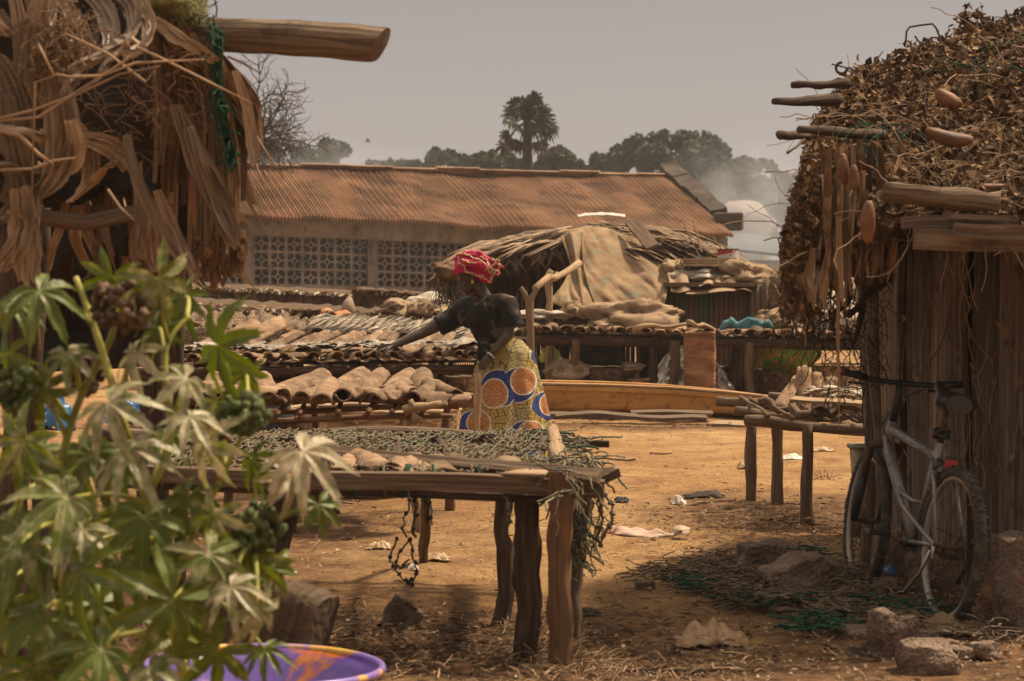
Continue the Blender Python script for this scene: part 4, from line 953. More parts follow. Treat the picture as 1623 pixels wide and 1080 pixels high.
sv.grid(lambda u, v: V((W(1138+34*(u), HY, 26.3).x+.03*noise.noise(V((v*5, u*5, 1))), 26.35+.06*noise.noise(V((u*9, v*9, 8))), v*(.52-.40*u))), 18, 18)
tag(sv.build('foil_sheet', M['silver'], solid=.004), 'crinkled silver sheet right of the square reddish post block', 'sheet')
g = W(1146, 560, 26.9); ty = MB(5); ty.tube([g+V((math.cos(k*PI/12)*.17, 0, math.sin(k*PI/12)*.2)) for k in range(25)], .05, 8, cap=False)
tag(ty.build('tyre', M['pot'], smooth=True), 'black tyre leaning upright behind the square reddish post block', 'tyre')
# painted enamel bowl, green red and ochre
def bowl_mat(name, cols, scale, rough=.25, sharp=.14):
    m = mat(name, cols, scale, rough=rough, bump=0, tint=.15, sharp=sharp, spec=.5, dist=.8, spots=(.16, .13, .1), spotscale=34, spotamt=.35); return m
M['bowl'] = bowl_mat('painted_enamel', [(.03, .16, .02), (.05, .24, .03), (.3, .16, .03), (.34, .05, .02), (.05, .2, .03)], (7, 7, 7))
def bowl(c, r, h, name, label, mt, rot=None, thick=.012, rimr=.012, mrim=None):
    t = thing(name, label, 'basin', c); mb = MB(2); pr = [(.0, 0), (.55, 0), (.66, .03), (.80, .35), (.92, .75), (1.0, 1.0)]
    prof = [(a*r, b*h) for a, b in pr]+[(a*r-thick, b*h+(thick if b < .9 else 0)) for a, b in pr[::-1]]; n = len(prof)-1
    Rm = rot if rot is not None else Matrix.Identity(3)
    def fn(u, v):
        i = min(n, int(round(v*n))); a, b = prof[i]; return V(c)+Rm @ V((math.cos(u*2*PI)*max(a, .001), math.sin(u*2*PI)*max(a, .001), b))
    mb.grid(fn, 64, n, closeu=True); mb.build('bowl_body', M[mt], t, smooth=True)
    rm = MB(3); rm.tube([V(c)+Rm @ V((math.cos(k*PI/36)*r, math.sin(k*PI/36)*r, h)) for k in range(73)], rimr, 8, cap=False); rm.build('rim', M[mrim or mt], t, smooth=True)
    return t
bowl(W(1240, 586, 26.5), .40, .26, 'painted_bowl', 'green, red and ochre painted bowl on the dark basket under the long rack', 'bowl', Matrix.Rotation(R(14), 3, 'Y') @ Matrix.Rotation(R(-22), 3, 'X'))
far_rack(862, 535, 990, 538, 32, .12, 'low distant rack with a pale edge seen under the left end of the long rack', 66, 1.5)
M['yellowcloth'] = mat('yellow_cloth', [(.3, .27, .04), (.42, .38, .08)], (4, 4, 4), bump=.4, tint=.2)
M['greyplastic'] = mat('grey_plastic_crate', [(.07, .065, .055), (.13, .12, .105)], (6, 6, 6), rough=.5, bump=.1, tint=.2)
cloth('cloth', W(873, 575, 27.3), .25, .2, .2, 'yellowcloth', 'yellow cloth hanging in the dark under the left end of the long rack', 'cloth', 41)
cr = MB(4); q = W(882, HY, 25.6); q.z = 0
for zz in (.03, .09, .15, .21, .27): cr.plank(q+V((-.28, -.15, zz)), q+V((.28, -.15, zz)), .04, .012, side=(0, 0, 1)); cr.plank(q+V((-.28, .15, zz)), q+V((.28, .15, zz)), .04, .012, side=(0, 0, 1))
for xx in (-.28, -.14, 0, .14, .28): cr.box(q+V((xx, -.15, .15)), (.025, .02, .3)); cr.box(q+V((xx, .15, .15)), (.025, .02, .3))
for yy in (-.15, 0, .15): cr.plank(q+V((-.28, yy, .02)), q+V((.28, yy, .02)), .08, .01, side=(0, 1, 0))
for xx in (-.285, .285): 
    for zz in (.03, .15, .27): cr.plank(q+V((xx, -.15, zz)), q+V((xx, .15, zz)), .04, .012, side=(0, 0, 1))
tag(cr.build('plastic_crate', M['greyplastic']), 'grey slatted crate on the ground behind the boat just right of the woman', 'crate')

# ------------------------------------------------------------------ centre hut
DH = 29.5
ht = thing('thatched_shelter', 'centre hut with sagging palm thatch, hessian cover and open dark front', 'hut', (W(960, HY, DH+1.5).x, DH+1.5, 0))
def roofz(px):      # ridge silhouette of the thatch
    P = [(690, 432), (720, 414), (760, 389), (830, 371), (900, 356), (950, 351), (1010, 353), (1060, 366), (1110, 386), (1150, 404), (1190, 420), (1240, 440)]
    for a, b in zip(P, P[1:]):
        if a[0] <= px <= b[0]: return a[1]+(b[1]-a[1])*(px-a[0])/(b[0]-a[0])
    return 440
core = MB(3)
def cfn(u, v):
    px = 700+520*u; top = W(px, roofz(px)+6, DH+1.2); drop = v*((.26 if u < .42 else .42)-.2*abs(u-.5))
    return V((top.x-(.12*v if u < .4 else -.1*v), DH+1.2-1.7*v, top.z-drop*1.0+.03*noise.noise(V((u*12, v*4, 0)))))
core.grid(cfn, 60, 10); core.grid(lambda u, v: cfn(u, 0)+V((0, 2.2*v, -.7*v)), 60, 4)
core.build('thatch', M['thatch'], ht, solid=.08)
rg = random.Random(101)
M['thatchlit'] = mat('painted_sunlit_thatch', [(.11, .07, .04), (.23, .155, .095), (.36, .26, .17)], (1.5, 55, 1), 'UV', rough=.75, bump=.4, tint=.6)  # paler copy of the thatch with sunlight put into its colour
for g_ in range(5):
    fm = MB(g_+200)
    for i in range(190):
        u = rg.random(); v = rg.random()**.8*.96; side = -1 if u < .42 else 1
        p = cfn(u, v)+V((0, -.05, .05)); dr = V((side*rg.uniform(.5, 1.0), -rg.uniform(.1, .5), -.12-.45*rg.random()*(abs(u-.42)*1.6+.2))).normalized(); l = rg.uniform(.35, 1.1)
        q1 = p+dr*l*.5+V((0, 0, .03)); q2 = p+dr*l+V((0, 0, -.10*l)); ex_ = CX+q2.x/q2.y*F; ey_ = HY+(CH-q2.z)/q2.y*F
        if ex_ < 694 or (ex_ < 915 and ey_ > roofz(ex_)+34+rg.uniform(-6, 6)): continue
        fm.ribbon([p, q1, q2], [.022, .03, .006], V((0, 1, .3)), .3, tint=rg.random())
    for i in range(26):
        u = rg.random(); p = cfn(u, .97); fm.ribbon([p, p+V((rg.uniform(-.08, .08), -.05, -.1)), p+V((rg.uniform(-.15, .15), -.08, -rg.uniform(.12, .3)))], [.02, .02, .005], (1, .2, 0), .3, tint=rg.random()*.6)
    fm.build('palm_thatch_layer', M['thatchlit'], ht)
fm = MB(300)          # right hand side: rafter fan and loose blades
for i in range(70):
    x = rg.uniform(1040, 1190); a = W(x-rg.uniform(20, 60), roofz(x)-4+rg.uniform(0, 20), DH-.3); b = W(x+rg.uniform(10, 40), roofz(x)+rg.uniform(12, 38), DH-.6)
    fm.ribbon([a, (a+b)/2+V((0, 0, .04)), b], [.02, .035, .008], (0, 1, .4), .3, tint=rg.random())
for (x0, y0, x1, y1) in ((1085, 360, 1120, 428), (1130, 375, 1165, 425), (1098, 350, 1112, 400), (1150, 395, 1168, 420)):
    fm.tube([W(x0, y0, DH-.5), W(x1, y1, DH-.7)], [.008, .014], 5, tint=.3)
fm.build('loose_palm_blades', M['thatchlit'], ht)
m1 = MB(9); m1.plank(W(1000, 350, DH-.3), W(1035, 392, DH-.9), .17, .04, side=(1, 0, .3), seg=4, ragged=.1); m1.build('roof_board', M['wood'], ht)
# dark interior walls with slits of daylight
wl2 = MB(11)
for i in range(80):
    x = 765+i*5.9
    if rg.random() < .07: continue
    a = W(x+rg.uniform(-2, 2), HY, DH+2.6); b = W(x+rg.uniform(-4, 4), roofz(min(1200, x))+14, DH+2.6)
    wl2.plank((a.x, DH+2.6+rg.uniform(-.05, .05), 0), b, .062, .02, side=(1, 0, 0), tint=rg.random())
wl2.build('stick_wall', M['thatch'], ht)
for i, (x, y) in enumerate(((775, 408), (865, 380), (1058, 400), (1210, 430))):
    m1 = MB(i+30); a = W(x, HY, DH); m1.branch((a.x, DH, -.05), W(x+rg.uniform(-4, 4), y, DH), .06, .05, 8, 8, .04); m1.build('post', M['darkwood'], ht, smooth=True)
m1 = MB(33); m1.branch(W(740, 420, DH-.1), W(910, 378, DH-.1), .05, .045, 8, 8, .04); m1.build('beam', M['darkwood'], ht, smooth=True)
# thatched left skirt
fm = MB(301)
for i in range(140):
    x = rg.uniform(745, 900); a = W(x, roofz(x)+rg.uniform(4, 16), DH-.4); L_ = rg.uniform(.25, .5)*min(1, (x-700)/90)
    d_ = V((-1, -.1, -.38-.2*rg.random())).normalized(); fm.ribbon([a, a+d_*L_*.5+V((0, 0, .03)), a+d_*L_], [.015, .024, .006], (0, 1, .4), .3, tint=rg.random())
fm.build('palm_thatch_layer', M['thatchlit'], ht)
# hessian cover
M['hessian'] = mat('stained_hessian', [(.11, .068, .036), (.24, .155, .085), (.36, .25, .15)], (2.6, 2.6, 2.6), bump=.9, tint=.2, spots=(.14, .17, .13), spotscale=5.5, spotamt=.7, fine=70)
hc = MB(12)
top = [(893, 367), (925, 360), (960, 362), (1000, 376), (1040, 392), (1074, 405)]
bot = [(868, 478), (905, 492), (945, 494), (985, 500), (1030, 496), (1052, 488)]
def pl(P, t):
    t *= len(P)-1; i = min(int(t), len(P)-2); t -= i; return [P[i][k]+(P[i+1][k]-P[i][k])*t for k in (0, 1)]
mid = [(905, 420), (915, 430), (945, 430), (990, 436), (1035, 442), (1062, 446)]
def hfn(u, v):
    a, m_, b = pl(top, u), pl(mid, u), pl(bot, u)
    px = (1-v)**2*a[0]+2*v*(1-v)*(2*m_[0]-(a[0]+b[0])/2)+v*v*b[0]; py = (1-v)**2*a[1]+2*v*(1-v)*(2*m_[1]-(a[1]+b[1])/2)+v*v*b[1]
    fold = .10*math.sin(u*9+v*3)*v*(1-u*.5)+.13*noise.noise(V((u*3.5, v*1.6, 3)))+.16*(.5-abs(noise.noise(V((u*5-v*2.5, v*1.6, 5)))))+.05*noise.noise(V((u*14-v*9, v*5, 8)))
    return W(px, py+3*noise.noise(V((u*6, v*3, 1))), DH-.35-1.5*math.sin(v*1.3)+.1*u+fold)
hc.grid(hfn, 50, 50); tag(hc.build('hessian_cover', M['hessian'], smooth=True, solid=.012), 'large stained hessian sheet draped over the front of the centre hut', 'tarpaulin')
hc = MB(13)
def hf2(u, v):
    a = pl([(888, 375), (905, 368), (925, 368)], u); b = pl([(907, 500), (930, 505), (952, 498)], u); m_ = pl([(908, 440), (918, 440), (928, 440)], u)
    px = (1-v)**2*a[0]+2*v*(1-v)*(2*m_[0]-(a[0]+b[0])/2)+v*v*b[0]; py = a[1]+(b[1]-a[1])*v
    return W(px, py, DH-.62-1.1*math.sin(v*1.4)+.16*math.sin(u*9+v)*(.4+v)+.05*noise.noise(V((u*6, v*4, 8))))
hc.grid(hf2, 36, 44); tag(hc.build('hessian_flap', M['hessian'], smooth=True, solid=.012), 'narrow twisted flap of hessian hanging at the left edge of the large sheet', 'tarpaulin')
# white plastic on the ridge
pc = MB(14); pc.grid(lambda u, v: W(915+76*u, 350-3*math.sin(u*PI)+4*v+1.5*noise.noise(V((u*9, v*3, 0))), DH+.5-.5*v+.05*noise.noise(V((u*9, v*9, 0))))+V((0, 0, .08)), 26, 6); tag(pc.build('plastic_sheet', M['plastic'], smooth=True, solid=.01), 'white plastic sheet weighting the ridge of the centre hut', 'plastic sheet')
# corrugated green-rust annex
M['greenrust'] = mat('green_painted_rusty_sheet', [(.06, .085, .045), (.10, .11, .06), (.20, .105, .055), (.13, .07, .04)], (5, 5, .5), rough=.7, bump=.2, tint=.3, sharp=.05)
an = thing('corrugated_annex', 'green and rust corrugated sheet shed with cardboard and sacks piled on its flat roof', 'shed', (W(1130, HY, 28.6).x, 28.6, 0))
cs = MB(15); a, b = W(1058, 455, 28.2), W(1192, 452, 28.2)
def csf(u, v):
    x = a.x+(b.x-a.x)*u; return V((x, 28.2+.022*math.sin(u*17*2*PI)+.02*noise.noise(V((u*3, v*2, 0))), a.z*(1-v)+.12*v))
cs.grid(csf, 170, 6); cs.build('corrugated_sheet', M['greenrust'], an, smooth=True, solid=.004)
pm_ = MB(16)
for (x0, y0, x1, y1, r_) in ((1192, 452, 1186, 520, .04), (1200, 450, 1197, 522, .045), (1208, 452, 1203, 525, .035), (1214, 447, 1212, 525, .03)):
    m1 = MB(int(x0)); q = W(x1, HY, 28.1); m1.branch((q.x, 28.1, 0), W(x0, y0, 28.1), r_, r_*.9, 7, 8, .02); m1.build('post', M['wood'], an, smooth=True)
sb = MB(17); sb.box(V(((a.x+b.x)/2, 28.9, a.z/2-.02)), (1.0, 1.3, a.z-.05)); sb.build('inner_shade_box', M['inside'], an)  # solid dark box, shade inside the shed put into its colour
M['card'] = mat('brown_cardboard', [(.22, .135, .08), (.3, .2, .12), (.38, .27, .17)], (1, 20, 1), 'UV', bump=.2, tint=.3)
for i, (x0, x1, y0, y1, d, lb) in enumerate(((1058, 1088, 432, 462, 28.0, 'torn bent cardboard at the left edge of the shed roof'), (1087, 1165, 450, 464, 27.95, 'long curled cardboard strip along the front of the shed roof'), (1108, 1130, 446, 452, 27.95, 'small torn cardboard piece on top of the long strip'), (1163, 1192, 457, 461, 28.0, 'thin cardboard end at the right of the shed roof'))):
    cm = MB(i+60); cm.grid(lambda u, v: W(x0+(x1-x0)*u+(6*v if i == 0 else 0), y0+(y1-y0)*v+2.5*math.sin(u*4+i), d+.3-.35*v+.04*math.sin(u*7)), 14, 5, us_=.6, vs_=.2); tag(cm.build('cardboard', M['card'], solid=.01), lb, 'cardboard')
rf = MB(18); rf.box(V(((a.x+b.x)/2, 28.7, a.z+.03)), (1.15, 1.4, .05)); rf.build('roof_deck', M['wood'], an)
M['foil'] = mat('dull_folded_sacking', [(.13, .1, .075), (.24, .2, .16), (.36, .31, .26)], (3, 3, 3), bump=.6, tint=.3, rough=.5)
sack(W(1105, 437, 28.5), (.38, .3, .12), 'dull folded plastic sacking on the shed roof under the lattice tray', 51, 'foil', .25)
sack(W(1070, 430, 28.6), (.13, .25, .13), 'crumpled brown wrapping at the left end of the shed roof', 52, 'sack', .3)
sack(W(1182, 436, 28.5), (.33, .35, .16), 'large dark tan burlap sack lying on the right of the shed roof', 53, 'sack', .25, rz=.15)
sack(W(1150, 446, 28.3), (.15, .2, .07), 'small brown bag between the folded sacking and the large dark sack', 54, 'sack', .3)
tr_ = MB(19); a, b = W(1082, 411, 28.5), W(1164, 412, 28.5); zb = W(1082, 421, 28.5).z
for yy in (0, .4):
    for z in (a.z, zb): tr_.plank(V((a.x, 28.3+yy, z)), V((b.x, 28.3+yy, z)), .02, .015, side=(0, 0, 1))
    for i in range(26):
        u = i/25; 
        for s_ in (-1, 1):
            u2 = u+s_*.06
            if 0 <= u2 <= 1: tr_.plank(V((a.x+(b.x-a.x)*u, 28.3+yy, zb)), V((a.x+(b.x-a.x)*u2, 28.3+yy, a.z)), .008, .006, side=(1, 0, 0))
for xx in (a.x, b.x):
    tr_.plank(V((xx, 28.3, a.z)), V((xx, 28.7, a.z)), .02, .015, side=(0, 0, 1)); tr_.plank(V((xx, 28.3, zb)), V((xx, 28.7, zb)), .07, .012, side=(0, 0, 1))
tr_.grid(lambda u, v: V((a.x+(b.x-a.x)*u, 28.3+.4*v, zb)), 4, 3)
tag(tr_.build('lattice_tray', M['weave']), 'long shallow lattice tray on the shed roof beside the paint tin', 'tray')
M['tin'] = mat('scuffed_white_tin', [(.42, .38, .34), (.55, .52, .48)], (9, 9, 9), rough=.5, bump=.1, tint=.2, spots=(.12, .09, .07), spotscale=14, spotamt=.7)
M['redpaint'] = mat('dark_red_paint', [(.22, .02, .025), (.32, .035, .04)], (9, 9, 9), rough=.5, bump=.1, tint=.2)
M['rustdark'] = mat('rusted_rim', [(.04, .022, .014), (.1, .05, .03)], (30, 30, 30), rough=.8, bump=.3, tint=.3)
q = W(1154, 419, 28.45); tn = thing('paint_tin', 'scuffed white paint tin with a red band and rusty rim on the shed roof', 'tin', q)
m1 = MB(20); m1.grid(lambda u, v: q+V((math.cos(u*2*PI)*.13, math.sin(u*2*PI)*.13, v*.185)), 28, 4, closeu=True); m1.grid(lambda u, v: q+V((math.cos(u*2*PI)*.125*v, math.sin(u*2*PI)*.125*v, .15)), 28, 1, closeu=True); m1.build('body', M['tin'], tn, smooth=True)
m1 = MB(21); m1.grid(lambda u, v: q+V((math.cos(PI+u*PI*.62)*.133, math.sin(PI+u*PI*.62)*.133, .10+.06*(1-u)*0+v*(.075-.03*u)+.015*u*3)), 16, 2); m1.build('red_band', M['redpaint'], tn, smooth=True)
m1 = MB(22); m1.tube([q+V((math.cos(k*PI/14)*.13, math.sin(k*PI/14)*.13, .185+.006*math.sin(k*2.3))) for k in range(29)], .009, 5, cap=False); m1.build('rim', M['rustdark'], tn, smooth=True)
# netted sheaf at the right of the shed
nb = MB(23); c = W(1228, 478, 28.4)
for i in range(260):
    th = rg.uniform(0, 2*PI); r_ = .20*rg.random()**.5; h0 = rg.uniform(-.3, .25); p = c+V((math.cos(th)*r_, math.sin(th)*r_, h0))
    nb.ribbon([p, p+V((.06, rg.uniform(-.04, .04), -.12)), p+V((.10+rg.uniform(-.05, .05), 0, -.3))], [.008, .012, .003], (1, .5, 0), .3, tint=rg.random())
nb.blob(c+V((0, 0, -.05)), (.2, .2, .36), 20, 14, .2, tint=.3)
tag(nb.build('straw_bundle', M['thatchlit']), 'ragged bundle of thatch sagging off the right end of the shed', 'straw bundle')
# ------------------------------------------------------------------ the woman
M['skin'] = mat('dark_skin', [(.032, .017, .0105), (.05, .028, .018), (.066, .038, .024)], (14, 14, 14), rough=.5, bump=.15, tint=.05, spec=.45)
M['black'] = mat('black_cotton', [(.008, .0075, .0075), (.016, .0145, .014)], (5, 5, 5), rough=.9, bump=.4, tint=.2, spots=(.13, .105, .085), spotscale=9, spotamt=.75, fine=120)
M['gold'] = mat('gold', [(.5, .32, .08), (.65, .45, .14)], (9, 9, 9), rough=.3, bump=0, tint=.1, metal=.9)
M['eye'] = mat('eye_white', [(.3, .26, .22), (.35, .3, .26)], (9, 9, 9), rough=.3, bump=0, tint=.1)
DW = 18.0
def Pw(px, py, dy=0): return W(px, py, DW+dy)*1.0 if dy == 0 else V((W(px, py, DW).x, DW+dy, W(px, py, DW).z))
wt = thing('person', 'woman in black top, patterned wrap skirt and magenta headwrap leaning left over the tile rack', 'person', (Pw(812, 440).x, DW, 0))
bd = MB(1)
def limb(P, r, n=14, flat=1.0):
    pts = []; rs = []
    for (a, ra), (b, rb) in zip(list(zip(P, r)), list(zip(P, r))[1:]):
        for k in range(6): t = k/6; pts.append(V(a).lerp(V(b), t)); rs.append(ra+(rb-ra)*t)
    pts.append(V(P[-1])); rs.append(r[-1]); bd.tube(pts, rs, n, flat=flat)
hip = Pw(815, 580); waist = Pw(787, 540, .0); chest = Pw(772, 500, 0); nb_ = Pw(768, 474, 0); head = Pw(744, 441, 0)
bd.tube([Pw(818, 600), Pw(812, 575), waist, Pw(778, 518), chest, Pw(771, 482)], [.10, .14, .125, .14, .15, .09], 18, flat=.9)
limb([Pw(772, 480, 0), Pw(765, 464, 0), Pw(754, 448, 0)], [.062, .052, .052])
# head built of fused forms, facing left and down
hd = V((-math.cos(R(28)), -.28, -math.sin(R(28)))).normalized(); up = V((-.38, 0, .92)); up = (up-hd*up.dot(hd)).normalized(); sd_ = hd.cross(up)
def Hd(f, u, s): return head+hd*f+up*u+sd_*s
Mh = Matrix((hd, sd_, up)).transposed()
bd.blob(Hd(-.012, .03, 0), (.098, .078, .105), 18, 12, 0, rot=Mh)
bd.blob(Hd(.035, -.045, 0), (.06, .058, .068), 14, 10, 0, rot=Mh)
bd.blob(Hd(.062, -.088, 0), (.024, .026, .02), 10, 8, 0, rot=Mh)        # chin
bd.blob(Hd(.084, -.058, 0), (.018, .026, .0095), 10, 8, 0, rot=Mh)      # lips
bd.blob(Hd(.084, -.072, 0), (.016, .023, .008), 10, 8, 0, rot=Mh)
bd.tube([Hd(.083, .012, 0), Hd(.098, -.012, 0), Hd(.108, -.032, 0)], [.008, .012, .0155], 8)
for s in (-1, 1):
    bd.blob(Hd(.098, -.036, s*.015), (.011, .01, .009), 8, 6, 0, rot=Mh)
    bd.blob(Hd(.076, .026, s*.034), (.014, .026, .010), 8, 6, 0, rot=Mh)
    bd.blob(Hd(.062, -.02, s*.044), (.022, .018, .02), 8, 6, 0, rot=Mh)
    bd.blob(Hd(.072, .004, s*.034), (.013, .016, .010), 8, 6, 0, rot=Mh)
    bd.tube([Hd(-.01, .012, s*.078), Hd(-.018, .0, s*.088), Hd(-.012, -.02, s*.084), Hd(-.004, -.032, s*.076)], [.008, .017, .014, .009], 8)
# arms
rs_, re, rw = Pw(727, 500, .16), Pw(668, 529, .10), Pw(622, 549, .02)
limb([Pw(745, 492, .1), rs_, re, Pw(645, 539, .06), rw], [.07, .062, .043, .036, .025])
ls, le, lw = Pw(806, 478, -.15), Pw(806, 530, -.2), Pw(778, 562, -.24)
limb([Pw(780, 482, -.05), ls, le, Pw(792, 546, -.22), lw], [.07, .066, .045, .038, .027])
def finger(pts, r=.0085): bd.tube(pts, [r*1.1, r, r, r*.8], 7)
# right hand: palm reaching to the left, fingers curled over a tile
h0 = rw; hx = (Pw(604, 556, 0)-rw).normalized(); hz = V((0, 0, 1)); hy = hx.cross(hz).normalized(); hz = hy.cross(hx)
bd.tube([h0-hx*.02, h0+hx*.03, h0+hx*.085], [.026, .038, .036], 12, flat=.45, up=hz)
for k, (o_, l) in enumerate(((-.030, .062), (-.010, .074), (.010, .070), (.029, .056))):
    b0 = h0+hx*.08+hy*o_; finger([b0, b0+hx*l*.45+hz*.008, b0+hx*l*.85-hz*.012, b0+hx*l*(.95+.05*k)-hz*.045])
b0 = h0+hx*.03-hy*.030; finger([b0, b0+hx*.03-hy*.025-hz*.01, b0+hx*.06-hy*.03-hz*.022, b0+hx*.08-hy*.028-hz*.036], .0105)
# left hand: gripping the rack corner, fingers wrapped down round its edge
h0 = lw; hx = (Pw(766, 578, -.28)-lw).normalized(); hy = hx.cross(V((.35, -1, .1))).normalized(); hn = hy.cross(hx).normalized()
if hn.y > 0: hn = -hn
bd.tube([h0-hx*.02, h0+hx*.03, h0+hx*.075], [.027, .039, .037], 12, flat=.5, up=hn)
for k, (o_, l) in enumerate(((-.030, .060), (-.010, .070), (.010, .066), (.029, .052))):
    b0 = h0+hx*.07+hy*o_; finger([b0, b0+hx*l*.45+hn*.004, b0+hx*l*.9-hn*.014, b0+hx*l*.8-hn*.045])
b0 = h0+hx*.02-hy*.034; finger([b0, b0+hx*.02-hy*.028, b0+hx*.048-hy*.036-hn*.008, b0+hx*.07-hy*.034-hn*.02], .0105)
# legs and feet under the wrap
fl_, fr_ = V((Pw(845, 440).x, DW-.12, 0)), V((Pw(800, 440).x, DW+.14, 0))
for f, hp in ((fl_, Pw(824, 590, -.05)), (fr_, Pw(808, 590, .05))):
    kn = (hp+f)/2+V((-.04, 0, .03)); limb([hp, kn, f+V((.02, 0, .09)), f+V((.03, 0, .04))], [.085, .058, .036, .032])
    bd.tube([f+V((.05, 0, .03)), f+V((-.04, 0, .032)), f+V((-.13, 0, .018))], [.03, .036, .026], 10, flat=.75)
    for k in range(5): bd.tube([f+V((-.12, (k-2)*.015, .016)), f+V((-.165+.008*abs(k-1), (k-2)*.017, .012))], [.010, .008], 6)
body = bd.build('body', M['skin'], wt, smooth=True); remesh(body, .0055, 2)
# blouse
bl = MB(2)
bl.tube([Pw(771, 474), Pw(771, 480), Pw(772, 497), Pw(776, 515), Pw(784, 535), Pw(786, 548), Pw(778, 558)], [.07, .11, .155, .158, .138, .115, .05], 26, flat=.95)
def sleeve(P, r):
    bl.tube(P, r, 18)
sleeve([Pw(765, 488, 0), Pw(740, 492, .10), Pw(722, 503, .14), Pw(705, 512, .13), Pw(693, 519, .12)], [.12, .105, .09, .088, .092])
sleeve([Pw(772, 486, -.02), Pw(794, 477, -.12), Pw(807, 485, -.16), Pw(810, 500, -.18), Pw(813, 517, -.19)], [.09, .066, .078, .084, .09])
bl.blob(Pw(765, 500, -.08), (.12, .1, .13), 16, 10, 0); bl.blob(Pw(752, 507, -.10), (.07, .06, .08), 12, 8, 0); bl.blob(Pw(742, 502, .02), (.09, .08, .09), 12, 8, 0)
blo = bl.build('blouse', M['black'], wt, smooth=True); remesh(blo, .008, 4)
for v in blo.data.vertices:
    p = v.co+V(wt.location); n = noise.noise(V((p.x*9+p.z*6, p.y*9, p.z*5)))*.012+noise.noise(p*28)*.004; v.co += v.normal*n
# open V at the neck
vn = MB(3); V3 = [(746, 466), (778, 468), (753, 486)]
def vproj(u, v):
    x = V3[0][0]+(V3[1][0]-V3[0][0])*u; y = V3[0][1]+(V3[1][1]-V3[0][1])*u; x += (V3[2][0]-x)*v; y += (V3[2][1]-y)*v
    q = Pw(x, y, -.6)-V(wt.location); ok, loc, nr, _ = blo.ray_cast(q, V((0, 1, 0))); return (loc if ok else q+V((0, .55, 0)))+V(wt.location)+V((0, -.004, 0))
vn.grid(vproj, 12, 10); vn.build('neck_opening', M['skin'], wt, smooth=True)
kt = MB(4); k0 = Pw(767, 546, -.17); kt.blob(k0, (.05, .04, .06), 12, 8, .2); kt.blob(k0+V((-.02, 0, -.07)), (.035, .03, .06), 10, 8, .2); kt.blob(k0+V((.03, 0, -.05)), (.03, .03, .05), 10, 8, .2); kt.build('blouse_knot', M['black'], wt, smooth=True)
# wrap skirt: print worked into vertex colours
sk_ = MB(5); NU_, NV_ = 420, 300
def ske(v):   # px left, px right, py, at height fraction (0 top)
    P = [(772, 826, 534), (764, 845, 556), (752, 852, 585), (744, 858, 615), (734, 866, 650), (714, 873, 690), (706, 877, 722)]
    t = v*(len(P)-1); i = min(int(t), len(P)-2); t -= i; return [P[i][k]+(P[i+1][k]-P[i][k])*t for k in range(3)]
def sfn(u, v):
    l, r, y = ske(v); th = u*2*PI; cx_, hw = (l+r)/2, (r-l)/2
    fold = 1+v*(.06*math.sin(th*7+v*2)+.035*math.sin(th*13+2))+.02*noise.noise(V((math.cos(th)*3, math.sin(th)*3, v*5)))
    x = cx_+hw*math.cos(th)*fold; k = hw/F*DW
    sl = 4*(1-v)*math.cos(th)*-1.2
    p = W(x, y+sl*(-1), DW); dy = math.sin(th)*k*.78*fold
    return V((p.x, DW+dy, p.z))
sk_.grid(sfn, NU_, NV_, closeu=True)
so = sk_.build('wrap_skirt', M['black'], wt, smooth=True, solid=.006)
circ = [(829, 603, 19, 2.5), (784, 622, 20, -.9), (841, 686, 19, 2.5), (863, 560, 14, 2.0), (760, 668, 18, 2.4), (872, 640, 16, 2.6), (803, 716, 18, 1.6)]
colat = so.data.color_attributes.new('print', 'FLOAT_COLOR', 'POINT'); buf = []
for v in so.data.vertices:
    p = v.co+V(wt.location); px = CX+p.x/DW*F; py = HY+(CH-p.z)/DW*F
    if p.y > DW: px = 2*812-px+7
    # work in the cloth's own plane with wobble so the shapes follow it
    wx = px+2*noise.noise(V((px*.05, py*.05, 0))); wy_ = py+2*noise.noise(V((px*.05, py*.05, 5)))
    best = None
    for (cx_, cy_, r, ang) in circ:
        dx, dy = wx-cx_, wy_-cy_; d = math.hypot(dx, dy*.92)
        if best is None or d/r < best[0]: best = (d/r, dx, dy, r, ang)
    q, dx, dy, r, ang = best; sp = noise.noise(V((px*.9, py*.9, 3)))
    a = math.atan2(dy, dx)
    if q < 1: c = (.27, .085, .02) if sp < .12 else (.46, .30, .16)
    elif q < 1.09: c = (.5, .45, .36)
    else:
        off = math.hypot(dx-math.cos(ang)*r*.0+math.cos(-ang)*0, 0)
        ex, ey = -math.cos(ang)*r*.42, math.sin(ang)*r*.42*-1
        q2 = math.hypot(dx-(-ex), dy-(-ey))/(r*1.30)
        q2 = math.hypot(dx+ex*1.25, dy+ey*1.25)/(r*1.42)
        if q2 < 1: c = (.018, .03, .13) if sp < .28 else (.06, .09, .22)
        elif q2 < 1.07: c = (.42, .38, .28)
        else:
            ring = (math.hypot(dx, dy)/5.2) % 1; rad = (a*9/ PI) % 1
            k = .5+.5*noise.noise(V((px*.03, py*.03, 9)))*2
            base = (.31, .215, .06) if k > .42 else (.17, .13, .035)
            c = base
            if ring < .13 or (rad < .14 and k > .42): c = (.06, .05, .025)
            elif k <= .42 and sp > .05: c = (.42, .36, .2)
            bandd = abs(math.sin(px*.045+py*.03+noise.noise(V((px*.02, py*.02, 1)))*2))
            if bandd < .045: c = (.02, .03, .12)
    buf += [c[0], c[1], c[2], 1]
colat.data.foreach_set('color', buf)
m = bpy.data.materials.new('wax_print_cotton'); m.use_nodes = True; nt = m.node_tree; b_ = nt.nodes['Principled BSDF']; vc = node(nt, 'ShaderNodeVertexColor', layer_name='print'); nt.links.new(vc.outputs[0], b_.inputs['Base Color']); b_.inputs['Roughness'].default_value = .8; b_.inputs['Specular IOR Level'].default_value = .2
